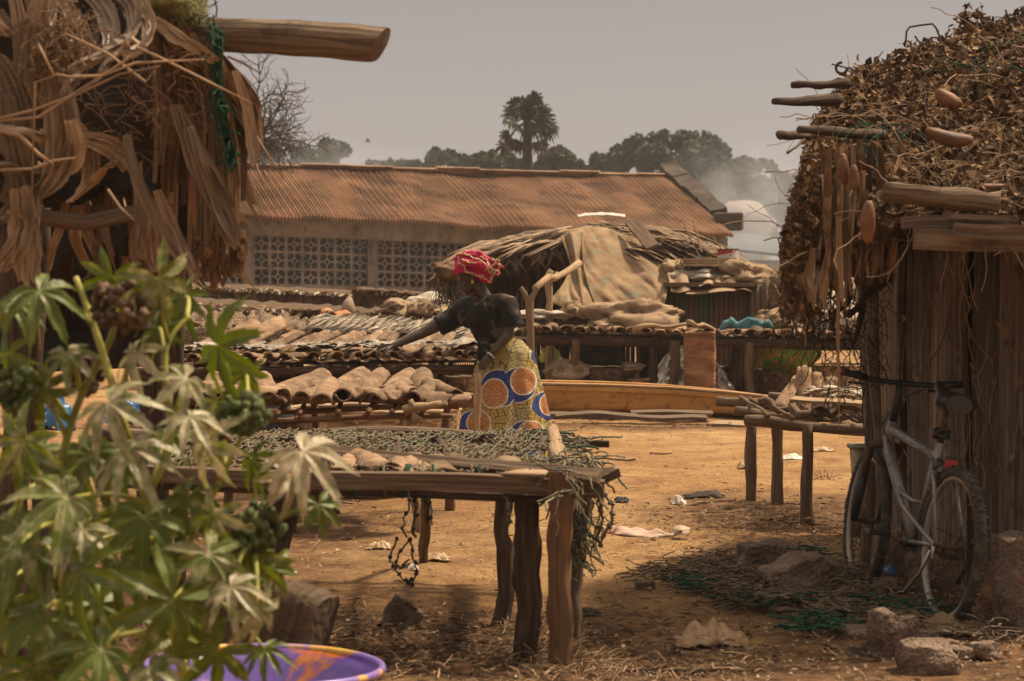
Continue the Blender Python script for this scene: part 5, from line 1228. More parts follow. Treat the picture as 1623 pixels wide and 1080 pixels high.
n_ = node(nt, 'ShaderNodeTexNoise', Scale=14, Detail=5); t_ = node(nt, 'ShaderNodeTexCoord'); nt.links.new(t_.outputs['Object'], n_.inputs['Vector']); bp = node(nt, 'ShaderNodeBump', Strength=.6, Distance=.03); nt.links.new(n_.outputs[0], bp.inputs['Height']); nt.links.new(bp.outputs[0], b_.inputs['Normal'])
so.data.materials.clear(); so.data.materials.append(m); M['wax'] = m
# headwrap
M['magenta'] = mat('magenta_cotton', [(.28, .004, .045), (.48, .012, .085), (.55, .03, .12)], (6, 6, 6), rough=.7, bump=.3, tint=.2, sheen=1)
tw_ = MB(6)
def Ht(px, py, dy=0): return Pw(px, py, dy)
tw_.blob(Ht(750, 419, -.0), (.15, .125, .098), 24, 16, .05, rot=Matrix.Rotation(.30, 3, 'Y'))
tw_.blob(Ht(741, 410, -.01), (.085, .09, .065), 16, 10, .1); tw_.blob(Ht(768, 428, -.0), (.09, .11, .085), 18, 12, .08)
tw_.tube([Ht(720, 430, -.05), Ht(735, 416, -.13), Ht(757, 416, -.15), Ht(780, 430, -.1)], [.02, .03, .034, .025], 10)
tw_.tube([Ht(722, 422, -.05), Ht(738, 404, -.10), Ht(760, 404, -.11), Ht(778, 418, -.06)], [.02, .03, .034, .03], 10)
tw_.tube([Ht(719, 432, -.03), Ht(738, 428, -.12), Ht(760, 437, -.11), Ht(777, 444, -.04)], [.015, .02, .022, .022], 10)
for i in range(9):
    a = i*.9; p = Ht(782, 424, -.06)+V((.05*math.cos(a), -.03*abs(math.sin(a*2)), .045*math.sin(a)))
    tw_.tube([Ht(778, 424, -.05), p, p+V((.03*math.cos(a), -.02, .03*math.sin(a)))], [.03, .024, .010], 8)
tw_.tube([Ht(765, 436, -.05), Ht(775, 446, -.05), Ht(778, 450, -.04)], [.05, .035, .015], 10)
to = tw_.build('headwrap', M['magenta'], wt, smooth=True); remesh(to, .0075, 2)
for v in to.data.vertices:
    p = v.co+V(wt.location); v.co += v.normal*(.012*noise.noise(V((p.x*14+p.z*20, p.y*8, p.z*26-p.x*16)))+.004*noise.noise(p*45))
# gold edging: strips laid over the folds
ed = MB(7); rg = random.Random(3)
M['trim'] = mat('gold_lace_trim', [(.34, .2, .10), (.6, .45, .27)], (60, 60, 60), rough=.5, bump=.3, tint=.4)
for P in ([(724, 408, -.09), (727, 419, -.15), (737, 429, -.185), (752, 437, -.185), (768, 441, -.16), (776, 449, -.08), (779, 443, -.09), (780, 433, -.1)],
          [(727, 403, -.07), (742, 404, -.14), (754, 412, -.16), (768, 419, -.15)], [(733, 413, -.15), (744, 416, -.17), (755, 417, -.175)], [(738, 396, -.03), (746, 398, -.07), (757, 402, -.1), (768, 410, -.12), (776, 416, -.12)],
          [(780, 410, -.1), (786, 415, -.12), (781, 422, -.14), (788, 428, -.12), (783, 434, -.1)], [(786, 414, -.08), (793, 421, -.08), (790, 427, -.09)], [(772, 424, -.15), (778, 420, -.15), (774, 430, -.15)]):
    pts = []
    for a, b in zip(P, P[1:]):
        for k in range(5):
            t = k/5; pts.append(Pw(a[0]+(b[0]-a[0])*t+.5*math.sin(k*2.4), a[1]+(b[1]-a[1])*t+.6*math.cos(k*2.9), a[2]+(b[2]-a[2])*t))
    pts.append(Pw(*P[-1]))
    # settle the strip onto the wrap
    q = []
    for p in pts:
        ok, loc, nrm, _ = to.closest_point_on_mesh(p-V(wt.location)); q.append(loc+V(wt.location)+nrm*.003)
    ed.tube(q, .0062, 5, tint=rg.random())
    for p in q[::2]: ed.blob(p, .0085, 6, 4, .2, tint=rg.random())
for i in range(60):
    p = Pw(rg.uniform(768, 794), rg.uniform(408, 438), -.13); ok, loc, nrm, _ = to.closest_point_on_mesh(p-V(wt.location)); ed.blob(loc+V(wt.location)+nrm*.003, .006, 5, 4, .2, tint=rg.random())
ed.build('gold_edging', M['trim'], wt)
er = MB(8); q = Hd(-.008, -.045, -.086)
if (q-V((q.x, 0, q.z))).length > DW: q = Hd(-.008, -.045, .086)
q = Pw(749, 447, -.085); er.blob(q, (.011, .009, .016), 10, 8, 0); er.blob(q+V((0, 0, .016)), (.006, .006, .006), 6, 5, 0); er.build('earring', M['gold'], wt, smooth=True)
M['bracelet'] = mat('pale_bracelet', [(.3, .28, .26), (.5, .47, .44)], (30, 30, 30), rough=.4, bump=.2, tint=.2, metal=.3)
br = MB(9); ax = (lw-le).normalized(); u_ = ax.orthogonal().normalized(); w_ = ax.cross(u_); br.tube([lw+u_*math.cos(k*PI/10)*.034+w_*math.sin(k*PI/10)*.034 for k in range(21)], .008, 7, cap=False); br.build('bracelet', M['bracelet'], wt, smooth=True)
# netted bundle hanging behind her on a tall stick
nbn = MB(31); c = W(712, 430, 20.5)
nbn.blob(c, (.14, .12, .085), 20, 12, .25, rot=Matrix.Rotation(.25, 3, 'Y'))
bn = thing('bundle', 'brown cloth bundle with trailing dark netting hung on a stick behind the woman face', 'bundle', (c.x, 20.5, 0))
nbn.build('cloth_bundle', M['vine'], bn, smooth=True)
sn = MB(32); rg = random.Random(8)
for i in range(90):
    p = c+V((rg.uniform(-.14, .12), rg.uniform(-.05, .05), -.04)); pts = [p]
    for k in range(5): p = p+V((rg.uniform(-.03, .04), rg.uniform(-.02, .02), -rg.uniform(.03, .08))); pts.append(p)
    sn.tube(pts, .0035, 3, tint=rg.random())
sn.build('trailing_net', M['netbrown'], bn)
stp = MB(33); stp.branch((c.x+.05, 20.55, -.05), c+V((.05, .05, -.05)), .03, .02, 7, 8, .03); stp.build('stick', M['darkwood'], bn, smooth=True)
# ------------------------------------------------------------------ near table covered with fishing net
nt_ = thing('net_table', 'near rough timber table covered with old fishing net, boards lashed along its edge', 'table', (-.3, 10.0, 0))
m1 = MB(1); m1.plank(W(150, 748, 9.1), W(958, 776, 8.85), .068, .05, side=(0, -.1, 1), seg=14, wob=.02, ragged=.12); m1.build('front_board', M['wood'], nt_)
m1 = MB(2); m1.plank(W(160, 770, 9.15), W(905, 789, 8.98), .03, .08, side=(0, 0, 1), seg=10, wob=.02, ragged=.1); m1.build('under_beam', M['darkwood'], nt_)
m1 = MB(3); m1.plank(W(480, 706, 9.9), W(948, 758, 8.72), .055, .022, side=(.1, .7, .45), seg=14, wob=.03, ragged=.15); m1.build('top_board', M['wood'], nt_)
m1 = MB(4); m1.branch(W(160, 690, 11.3), W(878, 696, 11.3), .032, .028, 8, 16, .03); m1.build('rear_beam', M['wood'], nt_, smooth=True)
m1 = MB(5); m1.plank(W(780, 703, 11.0), W(965, 704, 11.0), .06, .03, side=(.1, 1, 0), seg=5, ragged=.3); m1.build('side_board', M['darkwood'], nt_)
m1 = MB(6); m1.branch(W(876, 682, 11.2), W(893, 742, 9.4), .034, .036, 9, 9, .02); m1.build('end_pole', M['palewood'], nt_, smooth=True)
m1 = MB(7); m1.plank(W(905, 752, 9.2), W(968, 757, 8.95), .08, .035, side=(.1, 1, .2), seg=3, ragged=.4); m1.build('side_board', M['darkwood'], nt_)
for i in range(9):
    x = 230+i*78; m1 = MB(i+8); m1.branch(W(x, 752, 9.1), W(x*.93+50, 694, 11.35), .022, .02, 6, 7, .03); m1.build('cross_pole', M['darkwood'], nt_, smooth=True)
LG = [((889, 746), (886, 1052), 8.78, .046, .038, 'redwood', .008), ((833, 784), (835, 1042), 9.02, .050, .048, 'darkwood', .01), ((915, 785), (905, 1030), 9.18, .055, .036, 'wood', .015), ((800, 782), (792, 986), 9.95, .036, .036, 'wood', .022),
      ((682, 700), (672, 866), 12.0, .030, .026, 'wood', .02), ((452, 785), (438, 938), 10.8, .050, .04, 'darkwood', .03), ((232, 780), (226, 930), 11.0, .045, .04, 'darkwood', .03), ((252, 775), (250, 900), 11.4, .04, .035, 'wood', .02), ((436, 700), (432, 880), 11.4, .035, .03, 'wood', .02)]
for i, (a, b, d, r0, r1, mt, wb) in enumerate(LG):
    m1 = MB(i+40); t = W(a[0], a[1], d if i != 4 else 11.3); f = V((W(b[0], HY, d).x, d, -.05)); m1.branch(f, t, r1*1.1, r0, 14, 22, wb, knots=.16)
    lg = m1.build('leg', M[mt], nt_, smooth=True)
    if i == 0: lg['label'] = 'front leg with its orange bark stripped away'
# nets
TL, TR, BLn, BRn = W(250, 742, 9.3), W(905, 760, 8.95), W(300, 688, 11.3), W(885, 690, 11.2)
def tab(u, v, o=V((0, 0, 0)), amp=.03):
    p = TL.lerp(TR, u).lerp(BLn.lerp(BRn, u), v); z = amp*(.6+.9*noise.noise(o+V((u*9, v*4, 0)))+.8*noise.noise(o+V((u*26, v*10, 3))))
    return p+V((.03*noise.noise(o+V((u*30, v*20, 8))), .03*noise.noise(o+V((u*30, v*20, 5))), z+.012))
for L_ in range(3):
    nb = MB(L_+70); o = V((L_*9, 0, 0)); nu, nv = 46, 17
    for j in range(nv):
        for i in range(nu):
            if noise.noise(o+V((i*.16, j*.2, 4))) < -.06+.10*(L_): continue
            u0 = (i+.5*(j % 2))/nu
            for dx in (-.5, .5):
                u1 = u0+dx/nu
                if 0 <= u1 <= 1 and u0 <= 1:
                    a, b = tab(u0, j/nv, o, .012+.008*L_), tab(u1, (j+1)/nv, o, .012+.008*L_); c = (a+b)/2+V((0, 0, -.005)); nb.tube([a, c, b], .0036, 4, cap=False, tint=.3+.5*nb.rng.random())
            nb.blob(tab(u0, j/nv, o, .012+.008*L_), .0065, 5, 4, .2, tint=.6)
    nb.build('net_layer', M[('rope', 'netbrown', 'rope')[L_]], nt_, smooth=True)
# bunched rope edges, green lashings
def tangle(mb, c, ext, n, ln, r, rg, drop=0, tint=None, seg=9, curl=1.3, fz=1.0):
    for i in range(n):
        p = V(c)+V((rg.uniform(-1, 1)*ext[0], rg.uniform(-1, 1)*ext[1], rg.uniform(-1, 1)*ext[2])); d = V((rg.uniform(-1, 1), rg.uniform(-1, 1), rg.uniform(-.3, .3))).normalized(); pts = [p]
        for k in range(seg):
            d = (d+V((rg.uniform(-1, 1), rg.uniform(-1, 1), rg.uniform(-.7, .7)))*curl*.5+V((0, 0, -drop))).normalized(); p = p+V((d.x, d.y, d.z*fz))*ln/seg; pts.append(p.copy())
        mb.tube(pts, r*rg.uniform(.7, 1.2), 4, cap=False, tint=rg.random() if tint is None else tint)
rg = random.Random(12)
for (nm_, pl_, mt) in (('net_edge', [(500, 699), (560, 694), (620, 700), (690, 698), (760, 694), (820, 693), (870, 690), (850, 705)], 'rope'), ('green_lashing', [(655, 712), (600, 725), (845, 735), (885, 690), (893, 715), (520, 716), (760, 730)], 'netgreen'), ('net_edge', [(905, 715), (925, 735), (900, 700), (915, 750), (890, 735)], 'rope')):
    mb = MB(5)
    for k, (x, y) in enumerate(pl_):
        d = 11.2-(y-690)/70*2.1; tangle(mb, W(x, y-3, d), (.10, .08, .012), 14 if mt == 'rope' else 9, .20, .004, rg, fz=.35, curl=1.8)
    mb.build(nm_, M[mt], nt_, smooth=True)
mb = MB(6)                                              # net falling over the right end
tangle(mb, W(912, 735, 9.35), (.08, .25, .04), 60, .2, .0042, rg, .35, curl=1.9); tangle(mb, W(915, 800, 9.0), (.035, .04, .13), 90, .17, .0036, rg, .35, curl=2); tangle(mb, W(912, 850, 9.05), (.022, .03, .10), 40, .14, .0034, rg, .4, curl=2); tangle(mb, W(900, 765, 8.74), (.03, .02, .06), 20, .2, .0038, rg, .2)
mb.build('net_skirt', M['rope'], nt_, smooth=True)
def hang(pts_px, d, w, n, mb, rg, r=.004):
    a = W(*pts_px[0], d)
    P = [W(x, y, d) for x, y in pts_px]
    for s in range(n):
        off = V((rg.uniform(-w, w), rg.uniform(-w, w), 0)); q = []
        for k in range(len(P)-1):
            for j in range(4):
                t = j/4; q.append(P[k].lerp(P[k+1], t)+off+V((rg.uniform(-w, w)*.5, rg.uniform(-w, w)*.5, rg.uniform(-.005, .005))))
        mb.tube(q, r, 4, cap=False, tint=rg.random())
        for p in q[::3]: mb.blob(p, r*2.4, 5, 4, .3, tint=.2)
mb = MB(7); hang([(652, 775), (652, 800), (648, 830), (650, 860)], 8.95, .022, 3, mb, rg); hang([(650, 855), (630, 880), (628, 905), (645, 925), (656, 918)], 8.95, .014, 1, mb, rg); hang([(650, 855), (655, 880), (662, 905), (652, 925), (640, 915)], 8.95, .012, 1, mb, rg); hang([(635, 855), (620, 890), (638, 900), (655, 880)], 8.95, .014, 1, mb, rg)
mb.build('hanging_net', M['netdark'], nt_, smooth=True)
for i, (P, n) in enumerate(([[(670, 785), (682, 800), (683, 840)], 2], [[(518, 790), (528, 805), (533, 818)], 3], [[(955, 785), (968, 800), (966, 830), (952, 850), (948, 866)], 3], [[(948, 780), (952, 820), (945, 850), (948, 868)], 3], [[(905, 785), (902, 800), (908, 825)], 2], [[(805, 785), (808, 815), (806, 840)], 3])):
    mb = MB(i+80); hang(P, 8.9, .010, n, mb, rg); mb.build('hanging_net', M['netdark' if i < 2 else 'rope'], nt_, smooth=True)
for i, x in enumerate((447, 484, 560, 610, 642, 690, 750, 756, 838)):
    mb = MB(i+90); c = W(x, 762, 9.05); lean = .015*math.sin(i*2); q = [c+V((lean, -.045, .07)), c+V((0, -.058, 0)), c+V((-lean, -.055, -.06)), c+V((-lean, .03, -.07))]
    mb.tube(q, .006 if i != 4 else .013, 6, flat=1 if i != 4 else .3); mb.build('lashing', M['netgreen' if i % 3 else 'rope'], nt_, smooth=True)
mb = MB(99); mb.blob(W(836, 752, 8.9), (.095, .06, .018), 14, 8, .2); mb.build('wood_wedge', M['palewood'], nt_, smooth=True)
for i, (x, y, rz) in enumerate(((590, 738, 20), (632, 744, -15), (700, 746, 8), (790, 748, -12), (752, 744, 25), (540, 744, -5), (668, 750, 30), (480, 742, 12))):
    put(TM[i % 3], 'curved_tile', W(x, y+3, 9.12)+V((0, .2, .0)), (R(4), R((-1)**i*8), R(rz)), 'tile end peeping out under the net along the front of the near table', 'roof tile', 'tiles under the net on the near table', .95)
# ------------------------------------------------------------------ small rack at right
Q0, Q1 = W(1196, 660, 13.9), W(1420, 674, 13.5)
rkR = rack('drying_rack', 'small open rack on thin straight legs left of the bicycle, with whitish fish on it', Q0, Q1, 1.75, .02, [(.16, .85, .035, 0, 'wood'), (.345, .75, .035, 0, 'wood'), (.375, .0, .037, 0, 'wood'), (.9, .1, .04)], 131, wood='wood', nslat=5, thick=.034, legwob=.003, slr=.012)
m1 = MB(14); m1.plank(W(1256, 632, 13.9), W(1420, 644, 13.7), .14, .018, side=(.1, 1, .1), seg=8, wob=.02, ragged=.15); m1.build('top_plank', M['palewood'], rkR)
m1 = MB(4); m1.branch(W(1218, 629, 15.4), W(1400, 640, 15.2), .03, .026, 8, 8, .02); m1.build('beam', M['wood'], rkR, smooth=True)
m1 = MB(5); m1.branch(W(1203, 640, 14.4), W(1260, 646, 14.3), .028, .02, 8, 6, .03); m1.branch(W(1255, 645, 14.1), W(1300, 662, 13.8), .03, .026, 8, 6, .04); m1.build('gnarled_branch', M['wood'], rkR, smooth=True)
m1 = MB(6); m1.branch(W(1290, 655, 13.8), W(1360, 648, 14), .03, .03, 8, 6, .04); m1.build('gnarled_branch', M['wood'], rkR, smooth=True)
for i, (x, y, s, rx, rz) in enumerate(((1248, 612, .9, 35, -35), (1274, 610, .95, 62, -10), (1300, 614, .85, 60, 12), (1318, 618, .8, 55, -8), (1345, 612, .9, 66, 5), (1284, 650, .7, 5, 40), (1325, 662, .8, 5, -50), (1360, 664, .8, 5, 20), (1385, 655, .75, 8, -20))):
    lb = 'tile standing on end at the rear of the small rack left of the bicycle' if i < 5 else 'tile lying at the front of the small rack left of the bicycle'
    put(TML[i % 2], 'curved_tile', W(x, y+12, 15.0 if i < 5 else 14.0), (R(rx), 0, R(rz)), lb, 'roof tile', 'tiles standing on the small rack' if i < 5 else 'tiles lying on the small rack', s*.62 if i < 5 else s*.5)
for i in range(75):
    p = W(rg.uniform(1318, 1410), 655, 13.8)+V((0, rg.uniform(0, 1.5), .06+.05*rg.random()))
    put(rg.choice(FM), 'dried_fish', p, (R(rg.uniform(-30, 30)), R(rg.uniform(-12, 12)), R(rg.uniform(0, 180))), 'whitish fish drying in the loose pile on the small rack left of the bicycle', 'dried fish', 'whitish fish on the small rack', rg.uniform(.6, 1))
# ------------------------------------------------------------------ right hut
rh = thing('fisherman_hut', 'right hut with weathered plank wall and heaped dried vine roof', 'hut', (2.6, 11.0, 0))
WA, WB = V((W(1404, HY, 11.7).x, 11.7, 0)), V((W(1760, HY, 9.9).x, 9.9, 0))
wdir = (WB-WA).normalized(); wn = V((-wdir.y, wdir.x, 0)); wn = wn if wn.y < 0 else -wn
ln = (WB-WA).length; x = 0; rg = random.Random(17); i = 0
M['wallwood'] = mat('grey_plank_wood', [(.045, .031, .022), (.17, .122, .086), (.32, .245, .18)], (1.6, 45, 1), 'UV', bump=1.1, tint=.5, bscale=1.4, spots=(.02, .014, .01), spotscale=7, spotamt=.5)
while x < ln:
    w = rg.uniform(.15, .29); m1 = MB(i+500); c = x+w/2
    b_ = WA+wdir*c+wn*rg.uniform(-.015, .03); tz = 2.15+rg.uniform(-.1, .1); le = rg.uniform(-.03, .03)
    m1.plank(b_+V((0, 0, -.05)), b_+V((0, 0, tz))+wdir*le, w*(.95 if rg.random() < .75 else .86), .035, side=wdir, tint=rg.random(), seg=16, wob=.02, ragged=.14); m1.build('wall_plank', M['wallwood'], rh); x += w*.97; i += 1
x = 0
while x < 2.0:
    w = rg.uniform(.15, .26); m1 = MB(i+560); b_ = WB-wn*(x+w/2); m1.plank(b_+V((0, 0, -.05)), b_+V((0, 0, 2.15+rg.uniform(-.1, .1))), w*.95, .035, side=wn, tint=rg.random(), seg=12, wob=.02, ragged=.14); m1.build('wall_plank', M['wallwood'], rh); x += w*.97; i += 1
m1 = MB(600); m1.add([WA-wn*.25-wdir*0+V((0, 0, 0)), WB-wn*.25, WB-wn*.25+V((0, 0, 2.2)), WA-wn*.25+V((0, 0, 2.2))], [(0, 1, 2, 3)])
pa, pb = WA-wn*.02, WA-wn*1.8+V((.35, 0, 0))
m1.plank((pa+pb)/2+V((0, 0, 0)), (pa+pb)/2+V((0, 0, 2.1)), (pb-pa).length, .05, side=(pb-pa)); m1.build('dark_inner_wall', M['inside'], rh)  # inner wall with the hut's shade put into its dark colour
for k, (u, r_) in enumerate(((.02, .05), (.0, .04))):
    m1 = MB(601+k); p = WA+wdir*(u-.06-.05*k)+wn*(.03+.02*k); m1.branch(p+V((0, 0, -.05)), p+V((.0, 0, 2.05)), r_, r_*.8, 8, 14, .03); m1.build('corner_post', M['wallwood'], rh, smooth=True)
# eave timbers
for (nm, a, b, d0, d1, r_, mt) in (('eave_log', (1402, 304), (1585, 322), 9.3, 9.2, .042, 'wood'), ('roof_timber', (1226, 161), (1330, 158), 10.4, 10.6, .030, 'darkwood'), ('roof_timber', (1255, 135), (1345, 133), 10.8, 10.9, .024, 'darkwood'), ('roof_timber', (1236, 214), (1300, 214), 10.6, 10.8, .021, 'log'), ('roof_timber', (1266, 206), (1400, 214), 10.0, 10.3, .026, 'darkwood'), ('roof_stick', (1248, 243), (1275, 222), 10.2, 10.4, .006, 'darkwood')):
    m1 = MB(int(a[0])); A_, B_ = W(*a, d0), W(*b, d1); e = (A_-B_).normalized()
    P = m1.branch(A_, B_, r_*(.62 if 'timber' in nm and a[0] != 1236 else 1), r_*1.05, 10, 10, .004); m1.build(nm, M[mt], rh, smooth=True)
for (a, b, w, th, d) in (((1430, 352), (1600, 352), .05, .06, 9.25), ((1512, 364), (1720, 372), .06, .05, 9.1), ((1450, 378), (1720, 388), .085, .06, 9.2), ((1496, 342), (1610, 348), .02, .03, 9.15)):
    m1 = MB(a[0]); m1.plank(W(*a, d), W(*b, d), w, th, side=(0, 0, 1), seg=9, wob=.012, ragged=.12); m1.build('eave_board', M['log'], rh)
# roof body: silhouette from the measured outline
sil = [(1243, 470), (1246, 400), (1262, 340), (1278, 280), (1285, 225), (1296, 180), (1330, 140), (1362, 110), (1420, 88), (1470, 66), (1520, 48), (1570, 32), (1640, 18), (1750, 0)]
def rsf(u, v):      # u along the eave to the right, v from the lower front edge up over the ridge
    x0 = 1262+(1800-1262)*u
    ylow = 455-95*min(1, u*3.4)+0*u
    yt = 0
    for a, b in zip(sil[3:], sil[4:]):
        if a[0] <= x0 <= b[0] or b is sil[-1]: yt = a[1]+(b[1]-a[1])*max(0, min(1, (x0-a[0])/max(1, b[0]-a[0]))); break
    if x0 < 1278: yt = 300
    yt += 14
    if v <= 1:
        y = ylow+(yt-ylow)*v; d = 9.6+2.2*(v**1.2)-.2*u+.8*(1-min(1, u*4))*(1-v)
        p = W(x0+(10*(1-v) if u < .1 else 0), y, d)
    else:
        q = rsf(u, 1); p = q+V((.8*(v-1), 2.0*(v-1), -.5*(v-1)))
    bumpy = .07*noise.noise(V((u*9, v*5, 2)))+.04*noise.noise(V((u*25, v*14, 5)))
    return p+V((0, -bumpy, bumpy*.7))
rb_ = MB(7); rb_.grid(lambda u, v: rsf(u, v*2), 90, 90)
rb_.build('thatch_core', M['thatch'], rh, smooth=True)
# underside & soffit, its shade put into the dark colour
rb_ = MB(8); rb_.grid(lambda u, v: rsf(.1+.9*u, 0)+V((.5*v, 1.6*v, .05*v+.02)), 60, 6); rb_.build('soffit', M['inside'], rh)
def nrm_at(u, v):
    a = rsf(u, v); b = rsf(min(1, u+.01), v); c = rsf(u, v+.01); n = (b-a).cross(c-a); n.normalize(); return n if n.y < 0 else -n
rg = random.Random(33)
def scrap(mb, p, n, s):
    a = n.orthogonal().normalized(); th = rg.random()*6.28; b = n.cross(a); a, b = a*math.cos(th)+b*math.sin(th), b*math.cos(th)-a*math.sin(th)
    k1 = n*s*rg.uniform(-.5, .7); k2 = n*s*rg.uniform(-.4, .6)
    w = rg.uniform(.25, .6)
    mb.add([p-a*s+k1, p-a*s*.3+b*s*w, p-a*s*.2-b*s*w*.9+k2, p+a*s*.45+b*s*w*.7+k2, p+a*s*.4-b*s*w*.7, p+a*s*1.05+k1], [(0, 2, 1), (1, 2, 4, 3), (3, 4, 5)], tint=rg.random())
mb = MB(9)
for i in range(19000):
    u = rg.random()**1.25; v = rg.random()*1.06
    if rg.random() < .55*max(0, noise.noise(V((u*7, v*6, 8)))*2.2): continue
    n = nrm_at(u, min(v, 1)) if i % 4 == 0 or i == 0 else n
    p = rsf(u, v)+V((rg.uniform(-.03, .03), -rg.uniform(0, .09), rg.uniform(-.01, .07)))
    scrap(mb, p, (n+V([rg.uniform(-.8, .8) for _ in range(3)])).normalized(), rg.uniform(.010, .034) if i % 5 else rg.uniform(.03, .05))
o_ = mb.build('dried_vine_leaves', M['vine'], rh); o_['kind'] = 'stuff'
mb = MB(10)
for i in range(760):
    u = rg.random()*.98; v = rg.random()*.93; p = rsf(u, v)+V((0, -rg.uniform(.02, .12), rg.uniform(-.02, .05))); d = V((rg.uniform(-1, 1), rg.uniform(-.3, .1), rg.uniform(-1, .6))).normalized(); L_ = rg.uniform(.08, .45); pts = [p]
    for k in range(7): d = (d+V((rg.uniform(-.5, .5), rg.uniform(-.3, .2), rg.uniform(-.5, .4)))).normalized(); p = p+d*L_/7; pts.append(p)
    mb.tube(pts, rg.uniform(.0014, .003), 4, cap=False, tint=rg.random())
o_ = mb.build('vine_stems', M['twig'], rh); o_['kind'] = 'stuff'
for i in range(34):                # palm leaf fans where the vine has fallen away, at upper right of the front slope
    mb = MB(i+700); u = rg.uniform(.36, .68); v = rg.uniform(.3, .85); p = rsf(u, v)+V((0, -.05, .02)); base = V((rg.uniform(-.5, .3), -.15, -1)).normalized()
    for k in range(6):
        d = (base+V(((k-2.5)*.13, rg.uniform(-.1, .05), 0))).normalized(); l = rg.uniform(.2, .42); q = p+V(((k-2.5)*.012, 0, 0)); mb.ribbon([q, q+d*l*.4+V((0, -.02, 0)), q+d*l*.8+V((0, -.015, 0)), q+d*l+V((0, rg.uniform(-.02, .02), 0))], [.008, .02, .018, .004], (1, .1, 0), .35, tint=rg.random())
    mb.build('palm_leaf', M['leafdry'], rh)
# hanging fringe left of the wall
for g_ in range(9):
    mb = MB(g_+800)
    for i in range(48):
        u = rg.random(); px = 1248+u*170; y0 = rg.uniform(215, 400)-40*u*0; d = rg.uniform(9.7, 11.1); bot = 500-75*u*rg.random()-rg.uniform(0, 110) if px < 1330 else 430-rg.uniform(-25, 60)
        x_ = px+rg.uniform(-6, 6)+(8 if px < 1275 else 0); y0 = max(y0, 545-(px-1243)*3.4) if px < 1300 else y0
        if bot-y0 < 35: continue
        P = [W(x_, y0, d), W(x_+rg.uniform(-8, 6), (y0+bot)/2, d), W(x_+rg.uniform(-14, 8), bot, d+rg.uniform(-.05, .05))]; wd = rg.uniform(.006, .022)
        mb.ribbon(P, [wd*.7, wd, wd*.2], (1, rg.uniform(-.8, .8), 0), .3, tint=rg.random()*.9)
    mb.build('hanging_palm_fringe', M['leafdry' if g_ % 3 == 0 else 'thatch' if g_ % 3 == 1 else 'vine'], rh)
mb = MB(820)
for i in range(2600):
    y = rg.uniform(225, 500); xl = 1240 if y > 380 else 1240+(380-y)*.26; px = xl+abs(rg.gauss(0, 1))*38
    if y > 440 and rg.random() < .5: continue
    scrap(mb, W(px, y, rg.uniform(9.9, 10.9)), V((rg.uniform(-1, 1), -1, rg.uniform(-1, 1))).normalized(), rg.uniform(.010, .034))
o_ = mb.build('hanging_vine_leaves', M['vine'], rh); o_['kind'] = 'stuff'
mb = MB(821)
for i in range(170):
    y = rg.uniform(200, 440); xl = 1240 if y > 380 else 1240+(380-y)*.26; p = W(xl+abs(rg.gauss(0, 1))*50, y, rg.uniform(9.9, 10.9)); pts = [p]
    for k in range(8): p = p+V((rg.uniform(-.03, .025), rg.uniform(-.02, .02), -rg.uniform(.01, .07))); pts.append(p)
    mb.tube(pts, rg.uniform(.0015, .004), 4, cap=False, tint=rg.random())
o_ = mb.build('hanging_stems', M['fibre'], rh); o_['kind'] = 'stuff'
for i, (x, y0, y1, w) in enumerate(((1282, 400, 480, .03), (1306, 398, 490, .028), (1290, 430, 492, .02), (1330, 340, 680, .009), (1348, 380, 470, .012), (1362, 350, 440, .02), (1420, 250, 330, .025))):
    mb = MB(i+830); mb.ribbon([W(x+6, y0, 9.9), W(x-3, (y0+y1)/2, 9.85), W(x, y1, 9.9)], [w*.4, w, w*.15], (1, .3, 0), .5, tint=.8); mb.build('palm_leaf', M['leafgrey' if i < 3 else 'leafdry'], rh)
# beam and dark struts in the gap below the eave
for i, (a, b, r_) in enumerate((((1405, 432), (1300, 432), .05), ((1400, 450), (1345, 500), .022), ((1345, 452), (1318, 520), .018), ((1383, 455), (1352, 545), .016))):
    m1 = MB(i+840); m1.branch(W(*a, 11.4), W(*b, 11.2), r_, r_*.8, 7, 7, .02); m1.build('strut', M['darkwood'], rh, smooth=True)
# wire and twigs on the ridge
M['iron'] = mat('rusty_wire', [(.03, .018, .012), (.07, .045, .03)], (30, 30, 30), bump=.2, tint=.2)
ww = MB(5); d = 11.0
ww.tube([W(x, y, d) for x, y in ((1434, 74), (1436, 62), (1437, 50), (1442, 43), (1460, 40), (1478, 38), (1484, 45), (1490, 60))], .005, 5); ww.tube([W(1438+6*math.cos(k*.8), 70+5*math.sin(k*.8), d) for k in range(9)], .004, 5)
ww.tube([W(1334+9*math.cos(k*.6), 108+9*math.sin(k*.6), 10.6) for k in range(9)], .007, 5); ww.tube([W(1318, 102, 10.6), W(1352, 110, 10.6)], .004, 5)
ww.tube([W(x, y, d) for x, y in ((1450, 57), (1456, 66), (1466, 70), (1476, 60), (1486, 60), (1492, 66))], .005, 5)
ww.tube([W(x, y, d) for x, y in ((1594, 16), (1597, 28), (1606, 30), (1612, 20), (1623, 12))], .005, 5)
tag(ww.build('bent_wire', M['iron']), 'bent rusty wire loops sticking up from the ridge of the right hut', 'wire')
